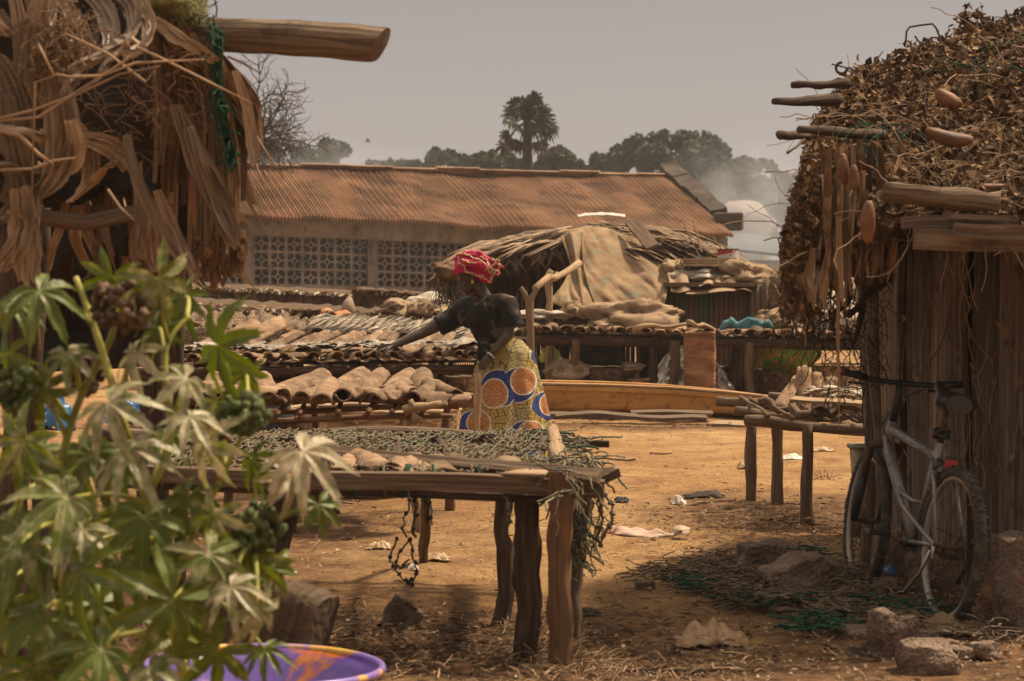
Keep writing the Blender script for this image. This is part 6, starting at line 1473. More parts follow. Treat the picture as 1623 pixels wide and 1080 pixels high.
# pods
M['pod'] = mat('orange_brown_pod', [(.065, .024, .010), (.15, .058, .02), (.24, .11, .045)], (3, 3, 9), rough=.65, bump=.5, tint=.2, spec=.5, spots=(.06, .03, .02), spotscale=12, spotamt=.6)
def pod(x, y, d, l, w, ang, label, seed):
    mb = MB(seed); c = W(x, y, d); k = F/d; L_ = l/k; r = w/k/2; ax = V((math.cos(R(ang)), 0, -math.sin(R(ang)))); nn = V((ax.z, 0, -ax.x)); pts = []; rs = []
    for i in range(13):
        t = i/12; pts.append(c+ax*(t-.5)*L_+nn*(.10*L_*math.sin(t*PI))*(1 if abs(ang) < 60 else .15)); rs.append(r*max(.12, math.sin(PI*(t*.94+.03))**.45))
    mb.tube(pts, rs, 16)
    for q in range(len(mb.v)): mb.v[q] += V((0, 0, 0))+V([r*.12*noise.noise(mb.v[q]*9)]*3)
    tag(mb.build('seed_pod', M['pod'], smooth=True), label, 'pod')
pod(1505, 154, 10.3, 46, 26, 30, 'dark reddish pod lying highest on the vine roof of the right hut', 1)
pod(1505, 213, 9.9, 76, 26, 12, 'largest orange brown pod lying across the middle of the vine roof', 2)
pod(1377, 352, 9.5, 68, 25, 92, 'long orange pod hanging vertically at the left edge of the plank wall', 3)
pod(1354, 282, 9.6, 42, 16, 88, 'smaller brown pod hanging high, left of a paired one', 4)
pod(1338, 268, 9.65, 50, 18, 85, 'brown pod hanging furthest left in the fringe of the right hut', 5)
pod(1560, 292, 9.6, 60, 14, 5, 'dull pod half buried in the vine just above the pale eave log', 6)
# green net strands on the roof
mb = MB(6); tangle(mb, W(1390, 200, 9.8), (.10, .1, .03), 9, .25, .0024, rg, .2); tangle(mb, W(1560, 105, 10.7), (.2, .1, .03), 12, .3, .0024, rg, .1); tag(mb.build('green_string', M['netgreen'], smooth=True), 'green net string caught in the vine roof of the right hut', 'string')
# hanging nets: dark coarse net in the gap, fine net on planks
M['netfine'] = M['netdark']
mb = MB(7)
def hn(u, v): return W(1250+160*u+4*math.sin(v*9), 440+230*v*(1-.25*u)+10*noise.noise(V((u*5, v*3, 1))), 10.2+.3*noise.noise(V((u*4, v*4, 3))))
for j in range(14):
    for i in range(13):
        u0 = (i+.5*(j % 2))/13
        if j > 6 and u0 < .32: continue
        if rg.random() < .12: continue
        for dx in (-.5, .5):
            u1 = u0+dx/13
            if 0 <= u1 <= 1: a, b = hn(u0, j/14), hn(u1, (j+1)/14); mb.tube([a, (a+b)/2+V((rg.uniform(-.02, .02), 0, rg.uniform(-.02, .01))), b], .0022, 4, cap=False, tint=rg.random())
tangle(mb, W(1300, 505, 10.2), (.15, .1, .12), 45, .3, .0022, rg, .2)
tag(mb.build('hanging_net', M['netdark'], smooth=True), 'dark coarse fishing net hanging under the eave left of the plank wall', 'net')
mb = MB(8)
for i in range(26):
    u = rg.uniform(.02, 1); p = WA+wdir*ln*u+wn*.06+V((0, 0, rg.uniform(.9, 2.0))); pts = [p]; d = V((rg.uniform(-.5, .5), 0, -1))
    for k in range(10): d = (d+V((rg.uniform(-.5, .5), 0, rg.uniform(-.4, .3)))).normalized(); p = p+(wdir*d.x+V((0, 0, d.z)))*rg.uniform(.04, .12); pts.append(p+wn*rg.uniform(0, .03))
    mb.tube(pts, rg.uniform(.002, .005), 4, cap=False, tint=rg.random())
    if rg.random() < .7:
        for q in range(3): scrap(mb, pts[rg.randrange(11)]+wn*.02, -wn, rg.uniform(.015, .04))
tag(mb.build('dry_creeper', M['twig']), 'dry creeper stems hanging down over the plank wall behind the bicycle', 'creeper')
# ------------------------------------------------------------------ bicycle leaning on the plank wall
M['rubber'] = mat('dusty_tyre_rubber', [(.018, .015, .013), (.05, .042, .034), (.11, .09, .07)], (20, 20, 20), rough=.85, bump=.4, tint=.2)
M['alu'] = mat('worn_aluminium', [(.27, .235, .2), (.4, .35, .3)], (20, 20, 20), rough=.5, bump=.1, tint=.1, metal=.4)
M['frame'] = mat('scratched_grey_paint', [(.12, .11, .10), (.20, .185, .17), (.27, .25, .235)], (9, 9, 9), rough=.4, bump=.15, tint=.1, metal=.35, spec=.6, spots=(.08, .05, .03), spotscale=30, spotamt=.5)
M['blk'] = mat('black_plastic', [(.010, .009, .009), (.022, .019, .017)], (20, 20, 20), rough=.45, bump=.15, tint=.1, spec=.5)
M['rusty'] = mat('rusted_steel', [(.05, .03, .018), (.13, .07, .035)], (25, 25, 25), rough=.7, bump=.3, tint=.1, metal=.4)
M['chrome'] = mat('dull_chrome', [(.22, .2, .17), (.3, .27, .24)], (25, 25, 25), rough=.25, bump=.05, tint=.1, metal=.95)
M['redlens'] = mat('red_reflector', [(.25, .005, .01), (.4, .015, .02)], (60, 60, 60), rough=.25, bump=.3, tint=.1, spec=.6)
rw_ = V((W(1493, HY, 9.62).x, 9.62, .015)); fw_ = V((W(1365, HY, 10.64).x, 10.64, .015))
bu = (fw_-rw_).normalized(); lean = R(6.5); bs_ = bu.cross(V((0, 0, 1))).normalized()   # towards the wall (right)
if bs_.x < 0: bs_ = -bs_
bz = (V((0, 0, 1))*math.cos(lean)+bs_*math.sin(lean)).normalized(); bsd = (bs_*math.cos(lean)-V((0, 0, 1))*math.sin(lean)).normalized()
def B(u, s, z): return rw_+bu*u+bsd*s+bz*z
bk_ = thing('bicycle', 'old grey mountain bicycle with black saddle leaning against the plank wall', 'bicycle', rw_)
RW = .345
def steer(p, ang=0): return p
def wheel(uc, zc, knob, turn):
    t = bpy.data.objects.new('wheel', None); C.objects.link(t); t.parent = bk_; t.location = B(uc, 0, zc)-rw_; t.matrix_basis = Matrix.Translation(B(uc, 0, zc)-rw_)
    c = B(uc, 0, zc); ct, st = math.cos(turn), math.sin(turn); a = bu*ct+bsd*st; sdx = bsd*ct-bu*st
    o_loc = t.matrix_basis.copy()
    def put_(mb, nm, mt, smooth=True):
        ob = mb.build(nm, M[mt], None, smooth); ob.data.transform(Matrix.Translation(-c)); ob.parent = t; return ob
    def ring(mb, rr, prof, n=72, tint=.5):
        mb.grid(lambda u, v: c+(a*math.cos(u*2*PI)+bz*math.sin(u*2*PI))*(rr+prof[int(round(v*(len(prof)-1)))][1])+sdx*prof[int(round(v*(len(prof)-1)))][0], n, len(prof)-1, closeu=True, tint=tint)
    mb = MB(1); m_ = 12; rt = .0245; ring(mb, RW-.026, [(rt*math.cos(k*2*PI/m_), rt*math.sin(k*2*PI/m_)) for k in range(m_+1)])
    nk = 88 if knob else 60
    for i in range(nk):
        th = 2*PI*i/nk
        for s in ((-.8, .8) if i % 2 else (-.3, .3)) if knob else (-.5, .5):
            ds = sdx*math.sin(s)+(a*math.cos(th)+bz*math.sin(th))*math.cos(s); p = c+(a*math.cos(th)+bz*math.sin(th))*(RW-.026)+ds*(rt+.002)
            tg = (bz*math.cos(th)-a*math.sin(th)); h = .005 if knob else .002; Mx = Matrix((tg, sdx, ds)).transposed(); mb.box(p, (.011, .012, h*2), Mx, tint=.3)
    put_(mb, 'tyre', 'rubber', False)
    mb = MB(2); ring(mb, RW-.05, [(-.014, .012), (-.014, -.004), (-.008, -.012), (.008, -.012), (.014, -.004), (.014, .012)]); put_(mb, 'rim', 'alu')
    mb = MB(3)
    for i in range(32):
        th = 2*PI*i/32; s = (-1 if i % 2 else 1); off = (.35 if (i//2) % 2 else -.35)*2.2
        p0 = c+(a*math.cos(th+off)+bz*math.sin(th+off))*.022+sdx*s*.03; p1 = c+(a*math.cos(th)+bz*math.sin(th))*(RW-.06); mb.tube([p0, p1], .0013, 4, cap=False)
    put_(mb, 'spokes', 'rusty')
    mb = MB(4); mb.tube([c-sdx*.062, c-sdx*.034, c-sdx*.032, c-sdx*.028, c+sdx*.028, c+sdx*.032, c+sdx*.034, c+sdx*.062], [.008, .010, .026, .014, .014, .026, .010, .008], 14); put_(mb, 'hub', 'rusty')
    return t
wheel(0, RW, True, 0); wheel(1.07, RW, False, .07)
def tb(nm, pts, r, mt='frame', n=12, flat=1.0, parent=None):
    mb = MB(3); mb.tube(pts, r, n, flat=flat, up=bsd); return mb.build(nm, M[mt], parent or bk_, smooth=True)
BB = (.43, 0, .315); HTb = (.895, 0, .69); HTt = (.865, 0, .81); SC = (.275, 0, .71)
tb('top_tube', [B(HTt[0], 0, HTt[2]-.02), B(SC[0], 0, SC[2])], [.024, .021]); tb('down_tube', [B(HTb[0]+.005, 0, HTb[2]+.06), B(HTb[0]-.02, 0, HTb[2]), B(BB[0]+.01, 0, BB[2]+.01)], [.027, .028, .026])
tb('seat_tube', [B(BB[0], 0, BB[2]), B(.25, 0, .775)], .018); tb('head_tube', [B(HTb[0]+.008, 0, HTb[2]-.03), B(HTt[0]-.002, 0, HTt[2]+.02)], .024)
tb('seat_post', [B(.25, 0, .77), B(.205, 0, .93)], .0145, 'rusty'); 
mb = MB(5)
for k in range(3):
    mb.tube([B(.245+.03*math.cos(t*.7+k), .035*math.sin(t*.7+k), .80+.02*k*.6+.01*math.sin(t*1.3)) for t in range(10)], .007, 6)
mb.build('cable_lock', M['blk'], bk_, smooth=True)
for s in (-1, 1):
    tb('seat_stay', [B(.268, s*.02, .70), B(.14, s*.05, .60), B(.0, s*.066, RW)], .0085); tb('chain_stay', [B(.41, s*.03, .32), B(.2, s*.05, .335), B(0, s*.066, RW)], .010)
    tb('fork_leg', [B(.945, s*.065, .70), B(.985, s*.066, .60), B(1.0, s*.066, .56)], [.020, .019, .019], 'rusty'); tb('fork_leg', [B(.995, s*.066, .60), B(1.05, s*.066, .42), B(1.065, s*.066, RW)], [.026, .024, .017], 'blk')
tb('swing_brace', [B(.66, -.02, .53), B(.50, -.045, .47), B(.28, -.055, .41), B(.01, -.068, RW)], .010); tb('swing_brace', [B(.66, -.02, .53), B(.42, -.03, .50), B(.33, -.0, .5)], .010)
tb('fork_crown', [B(.94, -.075, .70), B(.915, -.03, .715), B(.905, 0, .72), B(.915, .03, .715), B(.94, .075, .70)], .020, 'rusty')
tb('stem', [B(HTt[0], 0, HTt[2]+.01), B(.85, 0, .90), B(.838, 0, .955), B(.842, 0, 1.02)], [.021, .019, .017, .018], 'blk')
tb('handlebar', [B(.80, -.29, 1.03), B(.825, -.15, 1.01), B(.848, 0, 1.005), B(.825, .15, 1.01), B(.80, .29, 1.03)], .0125, 'blk')
for s in (-1, 1):
    tb('grip', [B(.805, s*.175, 1.016), B(.80, s*.29, 1.03)], .0175, 'blk'); g_ = tb('brake_lever', [B(.825, s*.145, 1.005), B(.86, s*.15, .985), B(.86, s*.235, .985)], .006, 'blk')
tb('grip_end', [B(.80, -.285, 1.03), B(.799, -.296, 1.031)], .02, 'redlens')
tb('cable', [B(.86, -.14, .99), B(.98, -.12, .95), B(1.0, -.10, .82), B(.95, -.08, .70), B(.93, -.06, .6)], .003, 'blk', 6); tb('cable', [B(.86, .14, .99), B(.97, .05, .93), B(.93, -.03, .80), B(.80, -.02, .72)], .003, 'blk', 6)
tb('cable', [B(.60, -.03, .755), B(.45, -.035, .735), B(.32, -.03, .74), B(.27, -.03, .70)], .003, 'chrome', 6)
# saddle
sm_ = MB(8)
def sfn2(u, v):
    x = -.12+.27*v; w = .088*(1-v)**1.2+.018 if v > .08 else .06; th = u*2*PI; h = .028*(1+.6*(1-v)**3)
    return B(.195+x, math.cos(th)*w, .935+.075*v**.8+.008*math.cos(v*5)+math.sin(th)*(h if math.sin(th) > 0 else .040*(1-.3*v)))
sm_.grid(sfn2, 24, 20, closeu=True); c0 = B(.195-.12, 0, .965); n0 = len(sm_.v); sm_.add([sfn2(i/24, 0) for i in range(24)], [tuple(range(24))[::-1]]); sm_.add([sfn2(i/24, 1) for i in range(24)], [tuple(range(24))]); sm_.build('saddle', M['blk'], bk_, smooth=True)
sm_ = MB(9)
for s in (-1, 1): sm_.tube([B(.08, s*.04, .935), B(.16, s*.022, .92), B(.25, s*.022, .92), B(.33, s*.01, .94)], .0035, 6)
sm_.build('saddle_rails', M['rusty'], bk_, smooth=True)
# reflector and bracket
Mx = Matrix((bsd, bu, bz)).transposed(); mb = MB(4); mb.box(B(.12, .01, .685), (.056, .014, .044), Mx, bev=.005); mb.build('reflector', M['redlens'], bk_)
mb = MB(5); mb.box(B(.135, .01, .69), (.05, .016, .06), Mx, bev=.004); mb.box(B(.17, -.01, .625), (.07, .05, .05), Mx, bev=.006); mb.tube([B(.25, 0, .70), B(.14, .01, .68)], .008, 6); mb.build('bracket', M['blk'], bk_)
# cranks, pedals, chainring, derailleur, stand
mb = MB(6)
for k in range(40): pass
mb.grid(lambda u, v: B(BB[0]+math.cos(u*2*PI)*(.095-.03*v+.003*math.sin(u*2*PI*36)*(1-v)), .045, BB[2]+math.sin(u*2*PI)*(.095-.03*v+.003*math.sin(u*2*PI*36)*(1-v))), 144, 2, closeu=True); mb.build('chainring', M['rusty'], bk_, solid=.003)
tb('crank', [B(BB[0], .055, BB[2]), B(BB[0]-.16, .07, BB[2]-.03)], .010, 'rusty'); tb('crank', [B(BB[0], -.055, BB[2]), B(BB[0]+.15, -.07, BB[2]+.02)], .011, 'rusty'); tb('bottom_bracket', [B(BB[0], -.055, BB[2]), B(BB[0], .055, BB[2])], .022, 'blk')
for (u, s, z) in ((BB[0]+.15, -.12, BB[2]+.02), (BB[0]-.16, .12, BB[2]-.03)):
    mb = MB(7)
    for k in (-.035, .035): mb.box(B(u+k, s, z), (.10, .012, .024), Mx, bev=.003)
    for k in (-.045, 0, .045): mb.box(B(u, s+k, z), (.010, .075, .022), Mx, bev=.003)
    mb.build('pedal', M['blk'], bk_)
mb = MB(8)
for k in range(5): mb.tube([B(math.cos(t*PI/10)*(.022+.007*k), .030+.004*k, RW+math.sin(t*PI/10)*(.022+.007*k)) for t in range(21)], .002, 4, cap=False)
mb.build('sprockets', M['rusty'], bk_)
tb('derailleur', [B(0, .06, RW-.01), B(-.01, .075, RW-.08), B(.03, .06, RW-.15)], .011, 'blk'); tb('chain', [B(.0, .048, RW+.035), B(BB[0], .046, BB[2]+.095)], .004, 'rusty', 5); tb('chain', [B(.03, .05, RW-.15), B(BB[0]-.02, .046, BB[2]-.094)], .004, 'rusty', 5)
tb('axle_lever', [B(-.0, -.075, RW), B(-.02, -.085, RW-.01), B(-.03, -.088, RW-.09)], [.014, .009, .006], 'chrome'); tb('kick_stand', [B(.02, -.08, RW-.02), B(.07, -.10, RW-.13), B(.12, -.14, RW-.22), B(.15, -.15, RW-.225)], .008, 'chrome')
tb('rear_brake', [B(.17, -.05, .66), B(.16, 0, .70), B(.17, .05, .66)], .007, 'blk')
# lettering down the down tube
fc = bpy.data.curves.new('maker_lettering', 'FONT'); fc.body = 'MERCATO'; fc.size = .040; fc.space_character = 1.28; fc.extrude = .0004; fc.align_x = 'LEFT'; fc.align_y = 'CENTER'
ft = bpy.data.objects.new('tmp', fc); C.objects.link(ft); dg = bpy.context.evaluated_depsgraph_get(); fm_ = bpy.data.meshes.new_from_object(ft.evaluated_get(dg)); bpy.data.objects.remove(ft)
t0 = B(HTb[0]-.02, 0, HTb[2]-.01); t1 = B(BB[0]+.01, 0, BB[2]+.01); dx = (t1-t0).normalized(); out = (-bsd*.75-bu*.66+dx*((bsd*.75+bu*.66).dot(dx))).normalized(); dy = out.cross(dx).normalized()
Mt = Matrix((dx, dy, out)).transposed().to_4x4()
for v in fm_.vertices:        # bend round the tube
    y = v.co.y; th = y/.028; p = dx*(v.co.x+.01)+dy*math.sin(th)*.0283+out*(math.cos(th)*.0283+v.co.z); v.co = t0+p-rw_
lo = bpy.data.objects.new('maker_lettering', fm_); C.objects.link(lo); M['letter'] = mat('pale_worn_lettering', [(.24, .22, .2), (.34, .31, .28)], (30, 30, 30), bump=0, tint=.1); fm_.materials.append(M['letter']); lo.parent = bk_

# ------------------------------------------------------------------ ground things near the right hut
def rock(px, py, d, sx, sy, sz, label, seed, mt='stone', rz=0, zoff=0, ry=0):
    p = W(px, HY, d); mb = MB(seed); o = V((seed*5, 0, 0))
    Rm = Matrix.Rotation(rz, 3, 'Z') @ Matrix.Rotation(ry, 3, 'Y')
    def fn(u, v):
        th = u*2*PI; ph = v*PI; d_ = V((math.cos(th)*math.sin(ph), math.sin(th)*math.sin(ph), -math.cos(ph))); q = d_.copy()
        m_ = max(abs(q.x), abs(q.y), abs(q.z)); q = q*.22+q/m_*.60
        k = 1+.22*noise.noise(o+d_*1.1)*1.6; f = abs(noise.noise(o+d_*3.5))*.10; k2 = k-f+.03*noise.noise(o+d_*9)
        return V((p.x, d, gz(p.x, d)+sz*.32+zoff))+Rm @ V((q.x*sx*k2, q.y*sy*k2, q.z*sz*k2))
    mb.grid(fn, 44, 28, closeu=True); tag(mb.build('stone', M[mt], smooth=False), label, 'stone')
rock(1207, 0, 10.75, .15, .13, .12, 'flat topped broad stone wrapped in old net at the back of the heap', 1, rz=.2, zoff=.06)
rock(1262, 0, 10.3, .19, .14, .11, 'pale wedge shaped stone pointing left in front of the bicycle wheel', 2, rz=.5, ry=-.25, zoff=.06)
rock(1295, 0, 10.6, .15, .12, .09, 'low broad slab between the netted stone and the front bicycle wheel', 3, zoff=.04)
rock(1372, 0, 9.35, .12, .07, .045, 'flat brown stone on the ground between the green net and the rear wheel', 4)
rock(1425, 0, 9.6, .09, .08, .055, 'light grey stone just left of the rear bicycle wheel', 5)
rock(1412, 0, 8.95, .11, .10, .15, 'big pale block at the lower right edge standing below the rear wheel', 6, rz=.3)
rock(1468, 0, 8.55, .13, .12, .10, 'pale angular stone at the bottom edge right of the big block', 7)
rock(1355, 0, 9.0, .035, .03, .035, 'small round whitish stone near the big pale block', 8)
rock(1650, 0, 9.5, .24, .2, .36, 'largest grey boulder leaning at the far right below the plank wall', 9, rz=.3)
rock(1575, 0, 9.9, .08, .09, .24, 'tall tilted orange brown slab standing between rear wheel and boulder', 10, 'rawbark', ry=.35)
rock(1445, 0, 8.9, .04, .035, .04, 'small greyish stone lying among dry stems at the foot of the rear wheel', 11)
rock(1378, 0, 13.2, .16, .14, .20, 'reddish stone under the dirty white bucket', 31)
rock(1420, 0, 11.4, .14, .1, .16, 'reddish stone seen through the spokes of the front wheel', 12)
rock(1480, 0, 10.6, .15, .12, .14, 'dark stone seen through the spokes of the rear wheel', 13)
rock(1520, 0, 8.9, .07, .06, .04, 'low brown stone below the right side of the rear wheel', 14)
rock(640, 0, 9.9, .10, .09, .10, 'dark pointed stone on the litter below the near table', 15, ry=.5)
rock(730, 0, 8.6, .05, .04, .035, 'reddish lump on the litter at the bottom edge under the near table', 16, 'rawbark')
rock(1022, 0, 10.9, .06, .05, .035, 'small brown stone at the left tip of the old net heap', 17)
for i, (x, d, s) in enumerate(((1340, 9.9, .05), (1385, 9.1, .045), (1330, 9.5, .035), (1452, 9.2, .05), (1300, 9.75, .04), (1500, 9.0, .045), (1238, 9.9, .035), (1560, 8.9, .06), (1405, 10.4, .06), (1350, 10.9, .07))):
    rock(x, 0, d, s*1.3, s, s*.7, ['small tan stone between the wedge stone and the front wheel', 'small pale stone just above the big pale block', 'small brown stone at the front edge of the green net', 'small stone just right of the big pale block', 'small stone in front of the wedge shaped stone', 'small stone in front of the rear wheel', 'small stone at the front left of the net heap', 'brown stone at the bottom right below the plank wall', 'stone lying under the bicycle pedal', 'stone just left of the front wheel'][i], 60+i, rz=i, zoff=.02)
# net heap
nh = MB(11); rg = random.Random(44)
for (x, y, ex, n, mt) in ((1080, 935, .22, 60, 0), (1140, 930, .22, 110, 0), (1200, 920, .2, 90, 0), (1230, 955, .28, 140, 0), (1290, 975, .25, 90, 0), (1330, 950, .2, 60, 0), (1180, 975, .15, 60, 0), (1390, 1000, .25, 60, 0), (1500, 1020, .25, 70, 0)):
    p = G(x, y); tangle(nh, p+V((0, 0, gz(p.x, p.y)+.05)), (ex, ex, .045), int(n*1.7), .22, .0028, rg, .02, fz=.32, curl=1.9)
tag(nh.build('old_net_heap', M['netbrown'], smooth=True), 'heap of old brown fishing net spread over the stones left of the bicycle', 'net')
nh = MB(12)
for (x, y, ex, n) in ((1100, 948, .05, 30), (1130, 955, .08, 18), (1190, 975, .12, 26), (1240, 975, .14, 30), (1300, 1015, .09, 46), (1335, 1003, .06, 30), (1390, 988, .1, 34), (1430, 990, .08, 26), (1490, 1000, .06, 18), (1290, 890, .08, 10)):
    p = G(x, y); tangle(nh, p+V((0, 0, gz(p.x, p.y)+.055)), (ex, ex, .02), n, .2, .0042, rg, .02, curl=2, fz=.25)
tag(nh.build('green_net', M['netgreen'], smooth=True), 'tangled green fishing net lying in front of the stones by the bicycle', 'net')
M['bag'] = mat('tan_plastic_bag', [(.28, .16, .075), (.42, .27, .14), (.5, .36, .21)], (9, 9, 9), rough=.4, bump=.6, tint=.2, trans=.25, spec=.5)
def gcloth(px, py, *a, **k):
    p = G(px, py); p.z = gz(p.x, p.y)+.003; return cloth(a[0], p, *a[1:], **k)
gcloth(1130, 1018, 'plastic_bag', .30, .22, .07, 'bag', 'crumpled tan plastic bag lying on the path at the bottom right', 'bag', 5, fold=5, amp=.8)
gcloth(1182, 740, 'litter_scrap', .12, .16, .045, 'bag', 'small orange tan scrap on the sand halfway to the small right rack', 'litter', 6)
gcloth(1298, 718, 'litter_scrap', .25, .12, .04, 'bag', 'yellowish plastic scrap on the ground just right of the small rack legs', 'litter', 7)
gcloth(985, 797, 'litter_scrap', .09, .1, .035, 'bluedark', 'small dark blue crumpled rag on the sand right of the near table', 'litter', 8)
gcloth(1075, 798, 'litter_scrap', .10, .1, .05, 'plastic', 'crumpled silvery plastic wrapper lying beside a flattened dark rag', 'litter', 9)
gcloth(1118, 789, 'litter_rag', .28, .14, .05, 'darkstone', 'flattened dark rag on the sand right of the silvery wrapper', 'litter', 10)
gcloth(970, 665, 'litter_rag', .25, .22, .06, 'sack', 'pale crumpled rag on the sand just below the boat', 'litter', 11)
gcloth(1255, 728, 'litter_scrap', .22, .16, .04, 'plastic', 'whitish wrapper on the sand between the legs of the small rack', 'litter', 12)
gcloth(458, 915, 'litter_scrap', .07, .07, .012, 'plastic', 'flat white scrap on the sand right of the castor leaves', 'litter', 13)
gcloth(655, 908, 'litter_scrap', .05, .05, .035, 'plastic', 'crumpled white scrap below the hanging dark net under the near table', 'litter', 14)
gcloth(690, 890, 'dry_husk', .16, .12, .04, 'bag', 'torn dry tan husk on the sand under the near table, right of the hanging net', 'husk', 15)
gcloth(600, 868, 'dry_husk', .14, .12, .04, 'bag', 'pale dry husk on the sand under the near table, left of the hanging net', 'husk', 16)
gcloth(925, 972, 'litter_rag', .16, .12, .03, 'netdark', 'small dark flattened rag right of the near table legs', 'litter', 17)
gcloth(1410, 925, 'bottle_scrap', .07, .07, .05, 'blueplastic', 'small dark blue plastic piece between the two bicycle wheels', 'litter', 18)
gcloth(1500, 1010, 'litter_rag', .34, .2, .07, 'sack', 'dirty brown cloth on the ground under the rear bicycle wheel', 'rag', 19)
gcloth(1040, 655, 'litter_scrap', .14, .08, .06, 'plastic', 'clear crushed plastic cup below the middle of the boat', 'litter', 20)
# dead fish-shaped cloth on the path
M['pinkcl'] = mat('faded_pink_cloth', [(.30, .10, .06), (.42, .3, .23), (.5, .4, .32)], (5, 5, 5), bump=.5, tint=.2)
pc_ = MB(6); a, b = G(948, 846), G(1068, 852)
pc_.grid(lambda u, v: a.lerp(b, u)+V((0, (v-.5)*.20*(math.sin(PI*min(1, u*1.1+.02))+.1), .008+gz(a.x+(b.x-a.x)*u, a.y)+.03*math.sin(v*PI)*(1+noise.noise(V((u*6, v*5, 0)))))), 36, 10)
e_ = b+V((0, 0, .01))
for k in range(5): pc_.ribbon([e_, e_+V((.03, .02*(k-2), .02+.02*(k % 2))), e_+V((.07+.02*math.sin(k), .05*(k-2), .02+.02*(k % 2)))], [.02, .03, .015], (0, 1, .3), .3)
tag(pc_.build('cloth', M['pinkcl'], smooth=True, solid=.004), 'long faded pink cloth lying flat on the sand right of the near table', 'cloth')
sk1 = MB(7); p0, p1 = G(990, 1062), G(1170, 1062); sk1.tube([p0.lerp(p1, t/8)+V((0, .03*math.sin(t), .014+gz(p0.x+(p1.x-p0.x)*t/8, p0.y))) for t in range(9)], [.012, .014, .012, .01, .012, .01, .008, .01, .005], 7); tag(sk1.build('rope_end', M['netdark'], smooth=True), 'thin dark rope lying on the path at the bottom edge', 'rope')
for i, (x0, y0, x1, y1, r_, lb) in enumerate(((1075, 803, 1122, 801, .012, 'short dark stick beside the flattened rag on the sand'), (425, 795, 560, 798, .01, 'thin stick lying on the sand under the left of the near table'), (1030, 720, 1065, 722, .008, 'thin twig lying on the open sand below the boat'), (1190, 902, 1240, 880, .012, 'crooked twig lying on the rear of the net heap'))):
    q = MB(i+60); a, b = G(x0, y0), G(x1, y1); a.z = gz(a.x, a.y)+.01; b.z = gz(b.x, b.y)+.012; q.branch(a, b, r_, r_*.7, 6, 6, .02); tag(q.build('stick', M['twig'], smooth=True), lb, 'stick')
# white bucket behind the front wheel
M['bucket'] = mat('dirty_white_bucket', [(.2, .19, .13), (.34, .32, .24)], (6, 6, 6), rough=.5, bump=.1, tint=.1, spots=(.1, .08, .05), spotscale=7, spotamt=.5)
bk2 = thing('plastic_bucket', 'dirty white square bucket behind the front bicycle wheel', 'bucket', (W(1374, HY, 13.2).x, 13.2, 0))
mb = MB(4); c = V((W(1380, HY, 13.2).x, 13.2, .27)); zt = W(1376, 708, 13.2).z-.27
def sq(u, v, k=1.0):
    th = u*2*PI; cc, ss = math.cos(th), math.sin(th); r = (abs(cc)**6+abs(ss)**6)**(-1/6)*.115*(.84+.16*v)*k; return c+V((cc*r, ss*r, zt*v))
mb.grid(lambda u, v: sq(u, v), 40, 6, closeu=True); mb.grid(lambda u, v: sq(u, .9, 1-v*.98), 40, 2, closeu=True); mb.build('bucket_body', M['bucket'], bk2, smooth=True)
M['lidgreen'] = mat('grey_green_rim', [(.07, .08, .05), (.11, .12, .08)], (6, 6, 6), rough=.5, bump=.1, tint=.1)
mb = MB(5); mb.tube([sq(k/40, 1, 1.03) for k in range(41)], .012, 7, cap=False); mb.build('rim', M['lidgreen'], bk2, smooth=True)
# straw, chips, pebbles
def litter(name, spots, label, mt, r0, r1, l0, l1, seed, flat=True, cat='litter'):
    rg = random.Random(seed); mb = MB(seed)
    for (cx, cy, rx, ry, n) in spots:
        for _ in range(n):
            x = cx+rg.gauss(0, .5)*rx; y = cy+rg.gauss(0, .5)*ry; th = rg.random()*PI; l = rg.uniform(l0, l1); r = rg.uniform(r0, r1); z = gz(x, y)+r*.8+.004+rg.random()**3*.05*(l > .03)
            d = V((math.cos(th), math.sin(th), rg.uniform(-.12, .25))); p = V((x, y, z)); c_ = V((rg.uniform(-.2, .2), rg.uniform(-.2, .2), rg.uniform(-.05, .2)))*l
            if flat: mb.ribbon([p-d*l/2, p+c_*.5, p+d*l/2], [r, r*1.3, r*.5], V((-math.sin(th), math.cos(th), rg.uniform(-.5, .5))), .4, tint=rg.random())
            else: mb.blob(p, (r, r*rg.uniform(.6, 1), r*.6), 5, 4, .3, tint=rg.random())
    return tag(mb.build(name, M[mt]), label, cat, None, 'stuff')
litter('straw_litter', [(-.35, 9.3, 1.5, 1.1, 2600), (.35, 8.7, .8, .6, 900), (1.9, 9.9, .9, 1.2, 900), (1.75, 13.6, .9, 1.2, 700), (1.5, 12.2, .8, .9, 500), (-2, 13, 1.5, 2, 500), (.3, 13, 3.5, 5, 500), (.1, 22, 5, 1.2, 300)], 'dry straw and leaf litter scattered under the racks and by the huts', 'straw', .001, .003, .03, .14, 1)
litter('bark_chips', [(1.55, 12.3, .7, .6, 700), (.3, 12.5, 3, 4, 420), (1.2, 15, 2.2, 4, 320), (-.4, 9.6, 1.2, .8, 500), (1.0, 9, 1.6, 1, 160)], 'pale bark chips and shells strewn over the sand', 'palewood', .003, .009, .012, .045, 2)
litter('dark_debris', [(-.3, 9.3, 1.3, 1.0, 1000), (1.8, 10, 1, 1.4, 800), (1.75, 14, 1, 1.3, 500), (.4, 13, 3, 5, 60), (0, 22.3, 6, .7, 500)], 'dark leaf crumbs and debris trodden into the earth', 'thatch', .003, .009, .01, .045, 3)
litter('pebbles', [(.5, 12, 3, 5, 700), (1.2, 8.8, 1.6, 1, 260), (.5, 18, 4, 5, 400), (1.8, 10, .8, 1.2, 300)], 'small pale pebbles and grit scattered over the sand', 'sackpale', .002, .009, .01, .02, 4, flat=False)
rg = random.Random(6); gt = MB(3)
